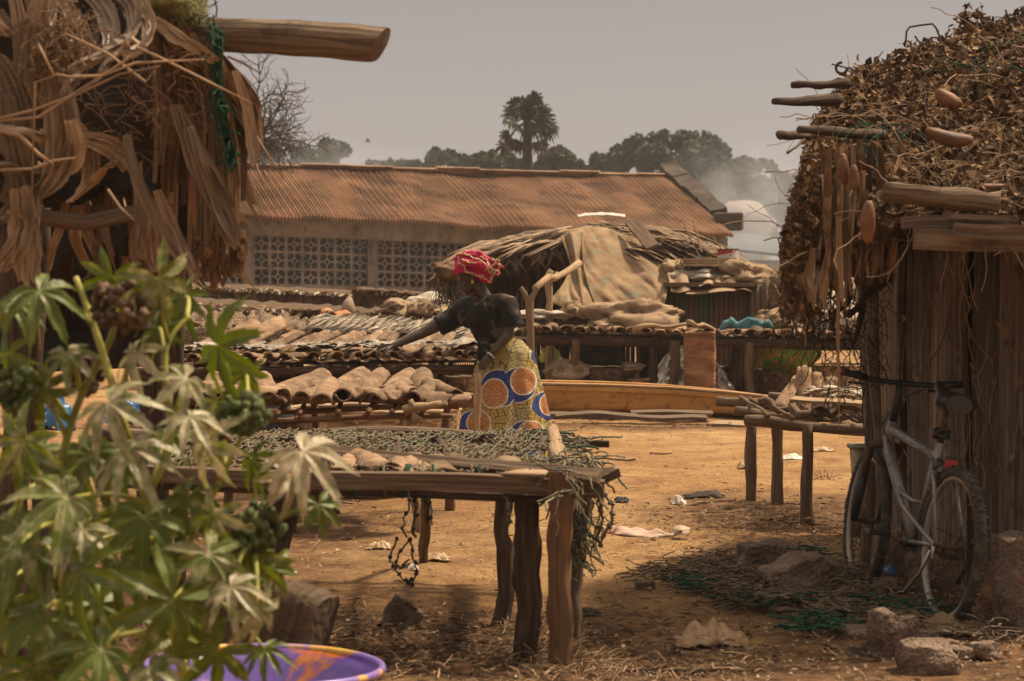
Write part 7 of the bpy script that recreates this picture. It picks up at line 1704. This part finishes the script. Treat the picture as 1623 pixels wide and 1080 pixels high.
for (x, y, n, h) in ((870, 1040, 90, .22), (1330, 985, 40, .12), (1305, 760, 26, .12), (905, 1055, 60, .16), (1440, 1000, 40, .12), (1290, 1015, 22, .1)):
    p = G(x, y)
    for _ in range(n):
        q = p+V((rg.gauss(0, .06), rg.gauss(0, .06), gz(p.x, p.y))); d = V((rg.uniform(-1, 1), rg.uniform(-1, 1), rg.uniform(.3, 1.2))).normalized(); l = h*rg.uniform(.5, 1.2); gt.tube([q, q+d*l*.5, q+d*l+V((0, 0, -l*.25))], .0018, 3, cap=False, tint=rg.random())
tag(gt.build('dry_grass_tuft', M['straw']), 'dry straw grass tufts sticking up at the table feet and by the stones', 'grass', None, 'stuff')
# ------------------------------------------------------------------ left hut
lh = thing('palm_leaf_hut', 'left hut of big curled dry palm leaves with a dark open inside', 'hut', (-1.6, 8.6, 0))
rg = random.Random(71)
outl = [(300, -30), (345, 20), (385, 110), (400, 200), (398, 255), (372, 310), (378, 395), (360, 425)]
def ol(t): t *= len(outl)-1; i = min(int(t), len(outl)-2); t -= i; return [outl[i][k]+(outl[i+1][k]-outl[i][k])*t for k in (0, 1)]
mb = MB(1)
def lcore(u, v):
    x, y = ol(v); x -= 26; xl = -120; d = 8.9+.5*v-.7*(1-u)
    if u < .76: y = min(y, 300+40*noise.noise(V((u*9, 3, 0))))
    return W(xl+(x-xl)*u, y+(-26*(1-u) if v < .5 else 0), d)+V((0, .10*noise.noise(V((u*8, v*6, 1))), 0))
mb.grid(lcore, 50, 40); mb.build('thatch_core', M['inside'], lh, smooth=True, solid=.05)  # shade between the leaves put into the near-black core colour
mb = MB(2); mb.grid(lambda u, v: W(-150+(430*u), -40+640*v-20*u, 10.4)+V((0, .2*noise.noise(V((u*5, v*5, 1))), 0)), 20, 20); mb.build('rear_leaf_wall', M['inside'], lh)  # rear sheet with the cavity's shade put into its colour
mb = MB(3); mb.grid(lambda u, v: W(-60+120*u, -60, 8.2)+V((-.8+.9*u, 2.6*v, .35-.3*u)), 10, 10); mb.build('roof_sheet', M['thatch'], lh, solid=.05)
for i, (x, d, r_) in enumerate(((18, 8.8, .06), (62, 9.4, .04), (250, 9.9, .045), (283, 10.2, .03))):
    m1 = MB(i+4); q = W(x, HY, d); m1.branch((q.x, d, -.05), W(x+6, 330, d), r_, r_*.8, 8, 12, .03); m1.build('post', M['darkwood'], lh, smooth=True)
m1 = MB(9); m1.branch(W(-40, 350, 8.7), W(230, 338, 8.9), .035, .03, 8, 8, .02); m1.build('beam', M['wood'], lh, smooth=True)
def leafpart(nm, mt, strips, seed):
    mb = MB(seed)
    for (P, d0, d1, w, fold, side) in strips:
        n = len(P)-1; q = []
        pts = [W(x, y, d0+(d1-d0)*k/n) for k, (x, y) in enumerate(P)]
        m_ = 14; sm = []
        for k in range(m_+1):        # quadratic / cubic smoothing
            t = k/m_; Q = pts[:]
            while len(Q) > 1: Q = [Q[i].lerp(Q[i+1], t) for i in range(len(Q)-1)]
            sm.append(Q[0]+V((0, .015*math.sin(t*6+seed), .004*math.sin(t*11+seed))))
        ws = [w*(.35+.65*math.sin(PI*min(1, .12+.80*(k/m_)))**.8)*(1 if k < m_ else .15) for k in range(m_+1)]
        sv_ = V(side).normalized(); t0_ = rg.random()*.8
        for o_ in (-.62, 0, .62):
            ph = rg.random()*6; sp = [p+sv_*(ws[k]*o_*(1+.25*math.sin(k*.5+ph)))+V((0, .004*math.sin(k+ph), 0)) for k, p in enumerate(sm)]
            mb.ribbon(sp[:len(sp)-rg.randrange(0, 3)], [w_*.42*(1+.18*math.sin(k*1.9+ph)) for k, w_ in enumerate(ws)], side, fold*1.6, tint=min(1, t0_+rg.uniform(0, .2)))
    return mb.build(nm, M[mt], lh, smooth=False)
# A: broad grey leaves curling down at the far left
A = [((20, -20), (60, 120), (10, 330), (60, 420)), ((60, 60), (110, 200), (120, 330), (20, 300)), ((-20, 80), (60, 150), (40, 280), (-10, 330)), ((90, 130), (130, 230), (90, 330), (20, 240)), ((10, 150), (30, 260), (60, 340), (10, 400)),
     ((110, 190), (140, 260), (70, 300), (30, 250)), ((-30, 260), (60, 250), (60, 330), (-20, 360)), ((30, 300), (50, 380), (20, 420), (-20, 430)), ((45, 40), (20, 150), (50, 200), (100, 170)), ((-20, 20), (20, 80), (60, 60), (70, 0)), ((70, -10), (40, 60), (80, 120), (110, 60)), ((0, 200), (90, 200), (110, 270), (60, 310)), ((20, 330), (50, 350), (30, 430), (50, 460)), ((-20, 130), (20, 170), (-10, 230), (40, 260))]
for i, P in enumerate(A): leafpart('palm_leaf', 'leafgrey', [(P, 7.2, 7.35, rg.uniform(.028, .045), .45, V((1, rg.uniform(-.5, .5), rg.uniform(-.3, .3)))), ([(x+rg.uniform(8, 22), y+rg.uniform(-10, 10)) for x, y in P], 7.25, 7.4, .018, .3, (1, .2, 0))], i)
# B: top centre leaves arching
Bq = [((150, -30), (230, -10), (235, 60), (170, 100)), ((170, -20), (250, 10), (220, 90), (100, 110)), ((120, -20), (190, 10), (200, 90), (150, 130)), ((200, -20), (260, 30), (250, 90), (190, 80)), ((90, -10), (140, 40), (160, 100), (110, 150)), ((230, 20), (260, 60), (220, 100), (200, 60)), ((60, -20), (100, 20), (60, 60), (100, 100)), ((180, 10), (140, 60), (160, 120), (90, 140))]
for i, P in enumerate(Bq): leafpart('palm_leaf', 'leafgrey', [(P, 7.5, 7.3, rg.uniform(.022, .038), .5, V((.6, .2, .8)))]+[([(x+rg.uniform(-14, 14), y+rg.uniform(-10, 10)) for x, y in P], 7.55, 7.4, .014, .4, (.6, .2, .8)) for _ in range(2)], i+30)
# C: long blades running down the right slope
for i in range(20):
    st = []
    for _ in range(4):
        t = rg.random(); sx, sy = 225+125*t, 0+95*t+rg.uniform(-15, 15); bow = rg.uniform(15, 55); ex = min(408, sx+rg.uniform(10, 130)); ey = rg.uniform(230, 425) if ex < 385 else rg.uniform(190, 270)
        st.append((((sx, sy), (sx+bow, sy+60), (ex+rg.uniform(0, 15), (sy+ey)/2), (ex, ey)), rg.uniform(7.9, 8.3), rg.uniform(8.0, 8.6), rg.uniform(.013, .026), rg.uniform(.2, .5), V((1, rg.uniform(-1, .6), rg.uniform(-.2, .5)))))
    leafpart('palm_leaf', 'leafdry', st, i+60)
for i, P in enumerate((((280, 165), (310, 260), (350, 330), (384, 392)), ((286, 175), (320, 250), (360, 300), (372, 350)), ((240, 30), (290, 60), (330, 90), (355, 102)), ((200, 215), (220, 300), (262, 380), (300, 430)), ((300, 200), (330, 280), (345, 350), (382, 410)), ((375, 110), (395, 170), (398, 220), (404, 268)), ((250, 300), (270, 360), (300, 400), (312, 450)))):
    leafpart('palm_leaf', 'leafgrey', [(P, 7.8, 7.9, (.036, .022, .03, .024, .03, .02, .022)[i], .35, V((1, -.3, .2)))], i+100)
# D: brown leaves hanging in the shade inside
for i in range(8):
    st = []
    for _ in range(5):
        x = rg.uniform(60, 370); y0 = rg.uniform(130, 330)+(x > 300)*40; st.append((((x, y0), (x+rg.uniform(-20, 30), y0+50), (x+rg.uniform(-30, 40), y0+110), (x+rg.uniform(-25, 60), min(455, y0+rg.uniform(110, 230)))), rg.uniform(8.7, 9.5), rg.uniform(8.8, 9.5), rg.uniform(.014, .028), rg.uniform(.2, .5), V((1, rg.uniform(-.8, .8), 0))))
    leafpart('palm_leaf', 'leafdry', st, i+120)
for i, P in enumerate((((115, 195), (160, 260), (150, 310), (105, 325)), ((110, 320), (150, 300), (165, 260), (188, 258)), ((60, 210), (120, 230), (190, 200), (220, 300)), ((228, 310), (232, 350), (210, 400), (225, 420)), ((240, 330), (250, 380), (235, 410), (260, 440)))):
    leafpart('palm_leaf', 'leafdry', [(P, 8.1, 8.0, .036, .4, V((.8, .2, .6)))], i+150)
# E: ragged bottom edge
for i in range(8):
    st = []
    for _ in range(6):
        x = rg.uniform(190, 392); y0 = rg.uniform(350, 410); st.append((((x, y0), (x+rg.uniform(-5, 12), y0+25), (x+rg.uniform(-10, 10), min(455, y0+rg.uniform(40, 80)))), 8.3, 8.35, rg.uniform(.010, .024), .4, V((1, rg.uniform(-1, 1), 0))))
    leafpart('palm_leaf', 'leafdry', st, i+170)
for i in range(2):          # a loose curtain of leaves in the lower dark
    st = []
    for _ in range(7):
        x = rg.uniform(-20, 285); y0 = rg.uniform(360, 430); st.append((((x, y0), (x+rg.uniform(-12, 12), y0+70), (x+rg.uniform(-16, 16), y0+rg.uniform(90, 160))), 9.6, 9.8, rg.uniform(.014, .03), .4, V((1, rg.uniform(-1, 1), 0))))
    leafpart('palm_leaf', 'thatch', st, i+190)
mb = MB(210)
for (x, y, ex, n, d) in ((95, 60, .05, 90, 7.15), (75, 95, .06, 70, 7.15), (120, 40, .05, 40, 7.2), (90, 20, .08, 40, 7.2), (260, 130, .16, 80, 7.9), (200, 190, .16, 60, 8.0)):
    tangle(mb, W(x, y, d), (ex, .03, ex*.8), n, .12, .0016, rg, .15)
mb.build('fibre_clumps', M['fibre'], lh, smooth=True)
# twigs crossing
for i, P in enumerate((((88, 118), (110, 122), (160, 120), (215, 100), (325, 95)), ((0, 188), (50, 175), (120, 150), (190, 118), (255, 105)), ((0, 192), (60, 186), (130, 140), (200, 95), (210, 85)), ((0, 208), (30, 215), (60, 245), (86, 262)), ((105, 55), (170, 85), (230, 130), (250, 105)), ((0, 270), (50, 268), (85, 255), (120, 250)), ((215, 75), (250, 90), (330, 130), (400, 165)), ((60, 70), (85, 120), (55, 130), (50, 310)), ((170, 300), (190, 330), (212, 350)), ((360, 90), (385, 100), (415, 118)), ((405, 215), (420, 240), (450, 285)), ((398, 240), (408, 270), (421, 300)))):
    mb = MB(i+220); mb.tube([W(x, y, 7.05 if i < 9 else 8.0)+V((0, .01*math.sin(k), 0)) for k, (x, y) in enumerate(P)], [.0045 if i != 3 else .007]*(len(P)-1)+[.002], 5, tint=.8); mb.build('twig', M['twig'], lh, smooth=True)
# moss, log, green net
M['moss'] = mat('dry_yellow_moss', [(.09, .085, .03), (.19, .175, .065), (.27, .25, .11)], (20, 20, 20), bump=.8, tint=.4)
mb = MB(3); mb.blob(W(268, 12, 8.0), (.10, .1, .055), 20, 12, .3)
for i in range(2200):
    d = V([rg.gauss(0, 1) for _ in range(3)]).normalized(); p = W(268, 12, 8.0)+V((d.x*.115, d.y*.1, d.z*.065)); mb.ribbon([p, p+d*rg.uniform(.01, .03)+V((rg.uniform(-.01, .01), 0, rg.uniform(-.01, .01)))], [.0022, .0008], d.orthogonal(), .2, tint=rg.random())
tag(mb.build('moss_clump', M['moss'], smooth=True), 'dry yellow green moss clump sitting on top of the left hut', 'moss')
mb = MB(4); P0, P1 = W(285, 55, 8.15), W(598, 74, 7.95)
pts = []; rs = []; N = 26
for i in range(N+1):
    t = i/N; pts.append(P0.lerp(P1, t)+V((0, 0, .012*math.sin(t*2.6)))); rs.append((.063+.006*noise.noise(V((t*6, 0, 0))))*(1 if t < .97 else .96))
b0 = len(mb.v); mb.tube(pts, rs, 22)
for q in range(b0, len(mb.v)):
    i, k = (q-b0)//22, (q-b0) % 22; th = 2*PI*k/22; r_ = 1+.05*noise.noise(V((math.cos(th)*2.2, math.sin(th)*2.2, i*.12)))+.035*noise.noise(V((math.cos(th)*7, math.sin(th)*7, i*.1)))
    mb.v[q] = pts[i]+(mb.v[q]-pts[i])*r_+(V((.022*math.cos(th)+.012, 0, 0)) if i == N else V((0, 0, 0)))
mb.add([pts[-1]+V((.02, 0, 0))]+[mb.v[b0+N*22+k] for k in range(22)], [(0, 1+(k+1) % 22, 1+k) for k in range(22)])
tag(mb.build('log', M['log'], smooth=False), 'thick rough log jutting right from the top of the left hut against the sky', 'log')
mb = MB(5)
for (x, y, d) in ((340, 50, 8.0), (335, 90, 8.0), (330, 65, 7.95), (342, 130, 8.0), (352, 180, 8.05), (360, 220, 8.1), (368, 250, 8.1), (355, 200, 8.1), (345, 155, 8.0), (334, 35, 8.0)): tangle(mb, W(x, y, d-.1), (.015, .03, .04), 7, .07, .003, rg, .3, curl=2)
for k in range(5): mb.tube([W(340+k*3, 60, 7.85), W(335+k*4, 110, 7.9), W(348+k*3, 190, 8.0), W(362+k*3, 262, 8.05)], .004, 5, tint=rg.random())
tag(mb.build('green_net', M['netgreen'], smooth=True), 'green net cord tied round the log and trailing down the left hut leaves', 'net')
mb = MB(6); mb.tube([W(x, y, 8.1) for x, y in ((318, 40), (322, 15), (330, -5))], .004, 5); mb.tube([W(x, y, 8.1) for x, y in ((340, 40), (344, 15), (338, -8))], .003, 5); mb.tube([W(320, 5, 8.1), W(332, 12, 8.1), W(345, 3, 8.1)], .003, 5); tag(mb.build('bent_wire', M['iron'], smooth=True), 'thin wires standing up from the log beside the moss', 'wire')
mb = MB(7)
mb.tube([W(60+2*math.sin(k*.8), 300+k*14, 8.3) for k in range(20)], .006, 5); tag(mb.build('rope', M['fibre'], smooth=True), 'old rope hanging down in the dark of the left hut', 'rope')
# ------------------------------------------------------------------ hewn block and basin
M['stump'] = mat('hewn_block_wood', [(.035, .022, .013), (.08, .05, .03), (.13, .088, .055)], (1.2, 14, 1), 'UV', bump=.8, tint=.2, spots=(.03, .02, .013), spotscale=11, spotamt=.6, fine=30)
mb = MB(8); c = V((W(412, HY, 8.75).x, 8.75, .185)); Rm = Matrix.Rotation(R(16), 3, 'Y') @ Matrix.Rotation(R(-14), 3, 'Z')
def stf(u, v):
    th = u*2*PI; cc, ss = math.cos(th), math.sin(th); r = (abs(cc)**5+abs(ss)**5)**(-1/5); e = 1-.10*max(0, abs(v-.5)*2-.8)/.2; n = noise.noise(V((cc*2, ss*2, v*4)))*.05
    tp = .90+.16*v
    return c+Rm @ V(((v-.5)*.50, cc*r*.15*e*tp*(1+n), ss*r*.175*e*tp*(1+n)))
mb.grid(stf, 44, 30, closeu=True)
for v in (0, 1): mb.add([c+Rm @ V(((v-.5)*(.50+.02), 0, 0))]+[stf(k/44, v) for k in range(44)], [(0, 1+(k+1) % 44, 1+k)[::(1 if v == 0 else -1)] for k in range(44)])
tag(mb.build('hewn_block', M['stump'], smooth=True), 'dark hewn wooden block lying tilted behind the purple basin', 'wood block')
M['purple'] = bowl_mat('purple_orange_enamel', [(.085, .045, .24), (.12, .07, .32), (.11, .06, .29), (.10, .055, .27), (.11, .06, .28), (.09, .05, .25), (.42, .12, .015), (.50, .28, .03)], (2.6, 2.6, 2.6), sharp=.02)
M['lilac'] = bowl_mat('lilac_rim_enamel', [(.20, .13, .42), (.24, .17, .48), (.22, .14, .44), (.22, .14, .46), (.2, .13, .42), (.22, .14, .44), (.62, .34, .05), (.60, .36, .06)], (2.6, 2.6, 2.6), sharp=.02)
bc = V((W(418, HY, 7.5).x, 7.5, .015)); bs3 = bowl(bc, .385, .205, 'wash_basin', 'large round purple basin with orange and yellow patches, half hidden at the bottom left', 'purple', Matrix.Rotation(R(1.5), 3, 'Y'), rimr=.013, mrim='lilac')
# ------------------------------------------------------------------ castor plant
def castor_mat():
    m = bpy.data.materials.new('castor_leaf'); m.use_nodes = True; nt = m.node_tree; nt.nodes.clear(); L = nt.links.new
    tc = node(nt, 'ShaderNodeTexCoord'); oi = node(nt, 'ShaderNodeAttribute', attribute_name='tint')
    n1 = node(nt, 'ShaderNodeTexNoise', Scale=26, Detail=5, Roughness=.65); L(tc.outputs['Object'], n1.inputs['Vector'])
    n2 = node(nt, 'ShaderNodeTexNoise', Scale=7, Detail=3); L(tc.outputs['Object'], n2.inputs['Vector'])
    g = node(nt, 'ShaderNodeMixRGB'); g.inputs[1].default_value = (.030, .050, .006, 1); g.inputs[2].default_value = (.13, .165, .012, 1); L(n2.outputs[0], g.inputs[0])
    ad = node(nt, 'ShaderNodeMath', operation='MULTIPLY_ADD'); L(n1.outputs[0], ad.inputs[0]); ad.inputs[1].default_value = 2.4; ad.inputs[2].default_value = -1.25
    a2 = node(nt, 'ShaderNodeMath', operation='ADD', use_clamp=True); L(ad.outputs[0], a2.inputs[0]); L(oi.outputs['Fac'], a2.inputs[1])
    d = node(nt, 'ShaderNodeMixRGB'); d.inputs[2].default_value = (.46, .38, .27, 1); L(a2.outputs[0], d.inputs[0]); L(g.outputs[0], d.inputs[1])  # beige mix paints dust and sun sheen into the leaf colour
    w = node(nt, 'ShaderNodeUVMap'); sx = node(nt, 'ShaderNodeSeparateXYZ'); L(w.outputs[0], sx.inputs[0])
    vm = node(nt, 'ShaderNodeMapRange'); vm.inputs[1].default_value = .0; vm.inputs[2].default_value = .045; vm.inputs[3].default_value = .55; vm.inputs[4].default_value = 0; L(sx.outputs['X'], vm.inputs[0])
    e = node(nt, 'ShaderNodeMixRGB'); e.inputs[2].default_value = (.36, .34, .14, 1); L(vm.outputs[0], e.inputs[0]); L(d.outputs[0], e.inputs[1])
    bs = node(nt, 'ShaderNodeBsdfPrincipled', Roughness=.45); bs.inputs['Specular IOR Level'].default_value = .4; L(e.outputs[0], bs.inputs['Base Color'])
    bp = node(nt, 'ShaderNodeBump', Strength=.4, Distance=.01); L(n1.outputs[0], bp.inputs['Height']); L(bp.outputs[0], bs.inputs['Normal'])
    tr = node(nt, 'ShaderNodeBsdfTranslucent'); hs = node(nt, 'ShaderNodeHueSaturation', Saturation=1.3, Value=1.5); L(e.outputs[0], hs.inputs['Color']); L(hs.outputs[0], tr.inputs[0])
    mx = node(nt, 'ShaderNodeMixShader'); mx.inputs[0].default_value = .22; L(bs.outputs[0], mx.inputs[1]); L(tr.outputs[0], mx.inputs[2]); o = node(nt, 'ShaderNodeOutputMaterial'); L(mx.outputs[0], o.inputs[0]); return m
M['castor'] = castor_mat()
M['petiole'] = mat('yellow_green_stem', [(.16, .17, .03), (.30, .29, .06), (.40, .37, .10)], (9, 9, 9), rough=.5, bump=.1, tint=.3, trans=.1)
M['capsule'] = mat('green_capsule', [(.035, .05, .015), (.075, .10, .03), (.12, .14, .05)], (30, 30, 30), rough=.7, bump=.6, tint=.4)
M['capsbrown'] = mat('brown_capsule', [(.04, .022, .012), (.10, .06, .035), (.19, .13, .08)], (30, 30, 30), rough=.8, bump=.6, tint=.4)
cp_ = thing('castor_plant', 'castor oil plant with star shaped leaves and spiky seed heads, nearest left corner', 'plant', (-1.1, 5.8, 0))
def leaf_mesh(seed, nl=8):
    rg = random.Random(seed); vs = [V((0, 0, 0))]; fs = []; uv = []; rings = 8; per = 14; span = R(320); th0 = -span/2
    tot = nl*per; ll = [.62+.38*math.cos((i-(nl-1)/2)/(nl/2)*1.25)+rg.uniform(-.06, .06) for i in range(nl)]; cur = [rg.uniform(.15, .5) for _ in range(nl)]
    def P(i, j):
        t = j/rings; li = min(nl-1, i//per) if i < tot else nl-1; s = ((i-li*per)/per-.5)*2; th = th0+span*i/tot; ct = th0+span*(li+.5)/nl
        prof = .30+.70*(max(0, 1-abs(s)**1.25)**.85); ser = 1+.075*(1 if (i % 2) else -1)*(abs(s) < .95)
        L_ = ll[li]; r = L_*prof*ser*t
        # narrow the lobe: pull direction toward the lobe axis with distance
        dth = th-ct; a = ct+dth*(1.0 if r < .3 else (1-.30*(r-.3)/.7))
        x, y = math.sin(a)*r, math.cos(a)*r
        z = -cur[li]*(r**2)*1.1+.05*math.sin(r*9+li*2)*r+.16*abs(s)*min(1, r*2.2)*.6*(r > 0)+.03*noise.noise(V((x*4, y*4, seed)))
        return V((x, y, z)), abs(s)*(.25+t)
    N = tot+1; us = {}
    for j in range(1, rings+1):
        for i in range(N): p, u = P(i, j); us[len(vs)] = u; vs.append(p)
    us[0] = 0
    for i in range(N-1): fs.append((0, 1+i+1, 1+i))
    for j in range(rings-1):
        for i in range(N-1): a = 1+j*N+i; fs.append((a, a+1, a+N+1, a+N))
    return vs, fs, [[(us[k], 0) for k in f] for f in fs]
LMs = [leaf_mesh(i, 8 if i % 2 else 7) for i in range(5)]
rg = random.Random(55)
stalks = [[(120, 1120, 5.9), (105, 960, 5.85), (88, 800, 5.8), (120, 650, 5.8), (172, 545, 5.8), (185, 500, 5.8)], [(300, 1120, 5.9), (265, 960, 5.8), (235, 800, 5.7), (190, 650, 5.7), (150, 520, 5.75), (120, 440, 5.8)],
          [(20, 1120, 6), (10, 900, 6), (40, 740, 6), (28, 640, 5.9)], [(250, 1000, 5.8), (300, 860, 5.75), (350, 760, 5.7), (384, 690, 5.7)], [(255, 980, 5.8), (330, 900, 5.7), (400, 860, 5.65)], [(230, 790, 5.7), (270, 700, 5.7), (262, 560, 5.75), (300, 500, 5.8)], [(95, 830, 5.8), (30, 700, 5.9), (-20, 560, 5.9)]]
SP = []
for s_ in stalks:
    mb = MB(len(SP)); P = [W(*q) for q in s_]
    if s_[0][1] > 1100: P.insert(0, V((P[0].x*.97, P[0].y+.05, -.05)))
    sm = []
    for a, b, c_, d_ in zip([P[0]]+P, P, P[1:], P[2:]+[P[-1]]):
        for k in range(6):
            t = k/6; sm.append(.5*((2*b)+(c_-a)*t+(2*a-5*b+4*c_-d_)*t*t+(3*b-a-3*c_+d_)*t**3))
    sm.append(P[-1]); r0 = .016 if s_[0][1] > 1100 else .011
    mb.tube(sm, [r0*(1-.55*i/len(sm)) for i in range(len(sm))], 8, tint=rg.random()*.8); mb.build('stem', M['petiole'], cp_, smooth=True); SP += sm
Lf = [(480, 716, 78, .95, 5.5), (462, 752, 60, .9, 5.6), (345, 548, 88, .05, 5.7), (172, 640, 82, .75, 5.5), (105, 790, 98, .5, 5.4), (62, 462, 72, .25, 5.7), (178, 440, 62, .35, 5.8), (250, 442, 74, .6, 5.7), (292, 470, 60, .1, 5.9), (295, 600, 62, .75, 5.6), (215, 560, 62, .8, 5.7),
      (130, 905, 92, .3, 5.3), (275, 950, 104, .35, 5.3), (330, 880, 82, .5, 5.4), (505, 800, 46, .05, 5.6), (410, 965, 62, .75, 5.4), (35, 700, 82, .5, 5.5), (30, 870, 84, .4, 5.4), (60, 975, 94, .2, 5.4), (160, 1030, 94, .2, 5.3), (228, 820, 84, .15, 5.5), (205, 715, 84, .7, 5.5),
      (325, 700, 72, .8, 5.5), (15, 560, 64, .2, 5.7), (105, 560, 54, .6, 5.7), (262, 690, 62, .2, 5.8), (392, 875, 74, .35, 5.6), (345, 1030, 74, .3, 5.4), (190, 890, 82, .25, 5.7), (90, 1050, 84, .3, 5.5), (0, 960, 80, .3, 5.7), (300, 785, 70, .3, 5.6), (145, 720, 80, .35, 5.8), (60, 620, 66, .5, 5.7),
      (400, 730, 50, .1, 5.7), (430, 900, 52, .2, 5.8), (350, 640, 50, .4, 5.9), (250, 520, 50, .2, 5.9), (20, 480, 48, .2, 5.9), (390, 590, 44, .05, 5.9), (235, 1060, 80, .5, 5.3), (420, 1030, 44, .1, 5.6), (340, 815, 56, .6, 5.5), (60, 1060, 90, .4, 5.3), (300, 660, 56, .85, 5.45), (130, 840, 60, .7, 5.35), (365, 930, 60, .8, 5.35)]
for i in range(20):
    x = rg.uniform(-20, 400); y = rg.uniform(640, 1090)
    if x > 180+(y-640)*.42: continue
    Lf.append((x, y, rg.uniform(50, 92), rg.choice((.0, .05, .1, .2, .5)), rg.uniform(5.8, 6.5)))
bodies = 0
for i, (x, y, r, dust_sheen, d) in enumerate(Lf[:96]):
    vs, fs, us = LMs[i % 5]; k = r/(F/d)*1.12; c = W(x, y, d); n = V((rg.uniform(-.9, .9), -.75, rg.uniform(-.3, 1.3))).normalized()
    tip = V((rg.uniform(-1.1, 1.1), 0, -1)) if i not in (2,) else V((1, 0, -.25)); tip = (tip-n*tip.dot(n)).normalized(); sx_ = tip.cross(n)
    Mx = Matrix((sx_, tip, n)).transposed(); mb = MB(i); mb.add([c+Mx @ (v*k)+V((0, 0, -.32*k*(v.x*v.x+v.y*v.y)*(.3+.7*abs(n.z)))) for v in vs], fs, us, tint=max(-.3, dust_sheen*1.2-.42)); lf_ = mb.build('leaf', M['castor'], cp_, smooth=True)
    q = min((s_ for s_ in SP), key=lambda s_: (s_-c-V((0, 0, -.12))).length); mb = MB(i)
    mid = (q+c)/2+V((rg.uniform(-.02, .02), .02, .035)); pts = [(q*(1-t)**2+mid*2*t*(1-t)+c*t*t)+n*(-.004*t) for t in [j/8 for j in range(9)]]
    mb.tube(pts, [.0075-.003*j/8 for j in range(9)], 6, tint=rg.random()); pe = mb.build('petiole', M['petiole'], None, smooth=True)
    pe.parent = lf_; pe.data.transform(Matrix.Translation(-V(cp_.location)))
for i, (x, y, rx, rz_, mt, d, n) in enumerate(((190, 487, .075, .062, 'capsbrown', 5.7, 75), (25, 615, .055, .06, 'capsule', 5.7, 60), (385, 655, .062, .05, 'capsule', 5.65, 60), (408, 838, .06, .062, 'capsule', 5.6, 70), (138, 595, .045, .05, 'capsbrown', 5.9, 40), (345, 685, .03, .04, 'capsbrown', 5.8, 18))):
    mb = MB(i+50); c = W(x, y, d)
    for _ in range(n):
        dv = V([rg.gauss(0, 1) for _ in range(3)]).normalized(); p = c+V((dv.x*rx, dv.y*rx*.8, dv.z*rz_))*rg.uniform(.75, 1.0); r_ = rg.uniform(.010, .0145)
        mb.blob(p, r_, 8, 6, .3, freq=3, tint=rg.random())
        for _ in range(9):
            e = V([rg.gauss(0, 1) for _ in range(3)]).normalized(); mb.add([p+e*r_*.8+e.orthogonal()*.0018, p+e*r_*.8-e.orthogonal()*.0018, p+e*r_*1.45], [(0, 1, 2)], tint=rg.random())
    mb.build('seed_head', M[mt], cp_, smooth=True)
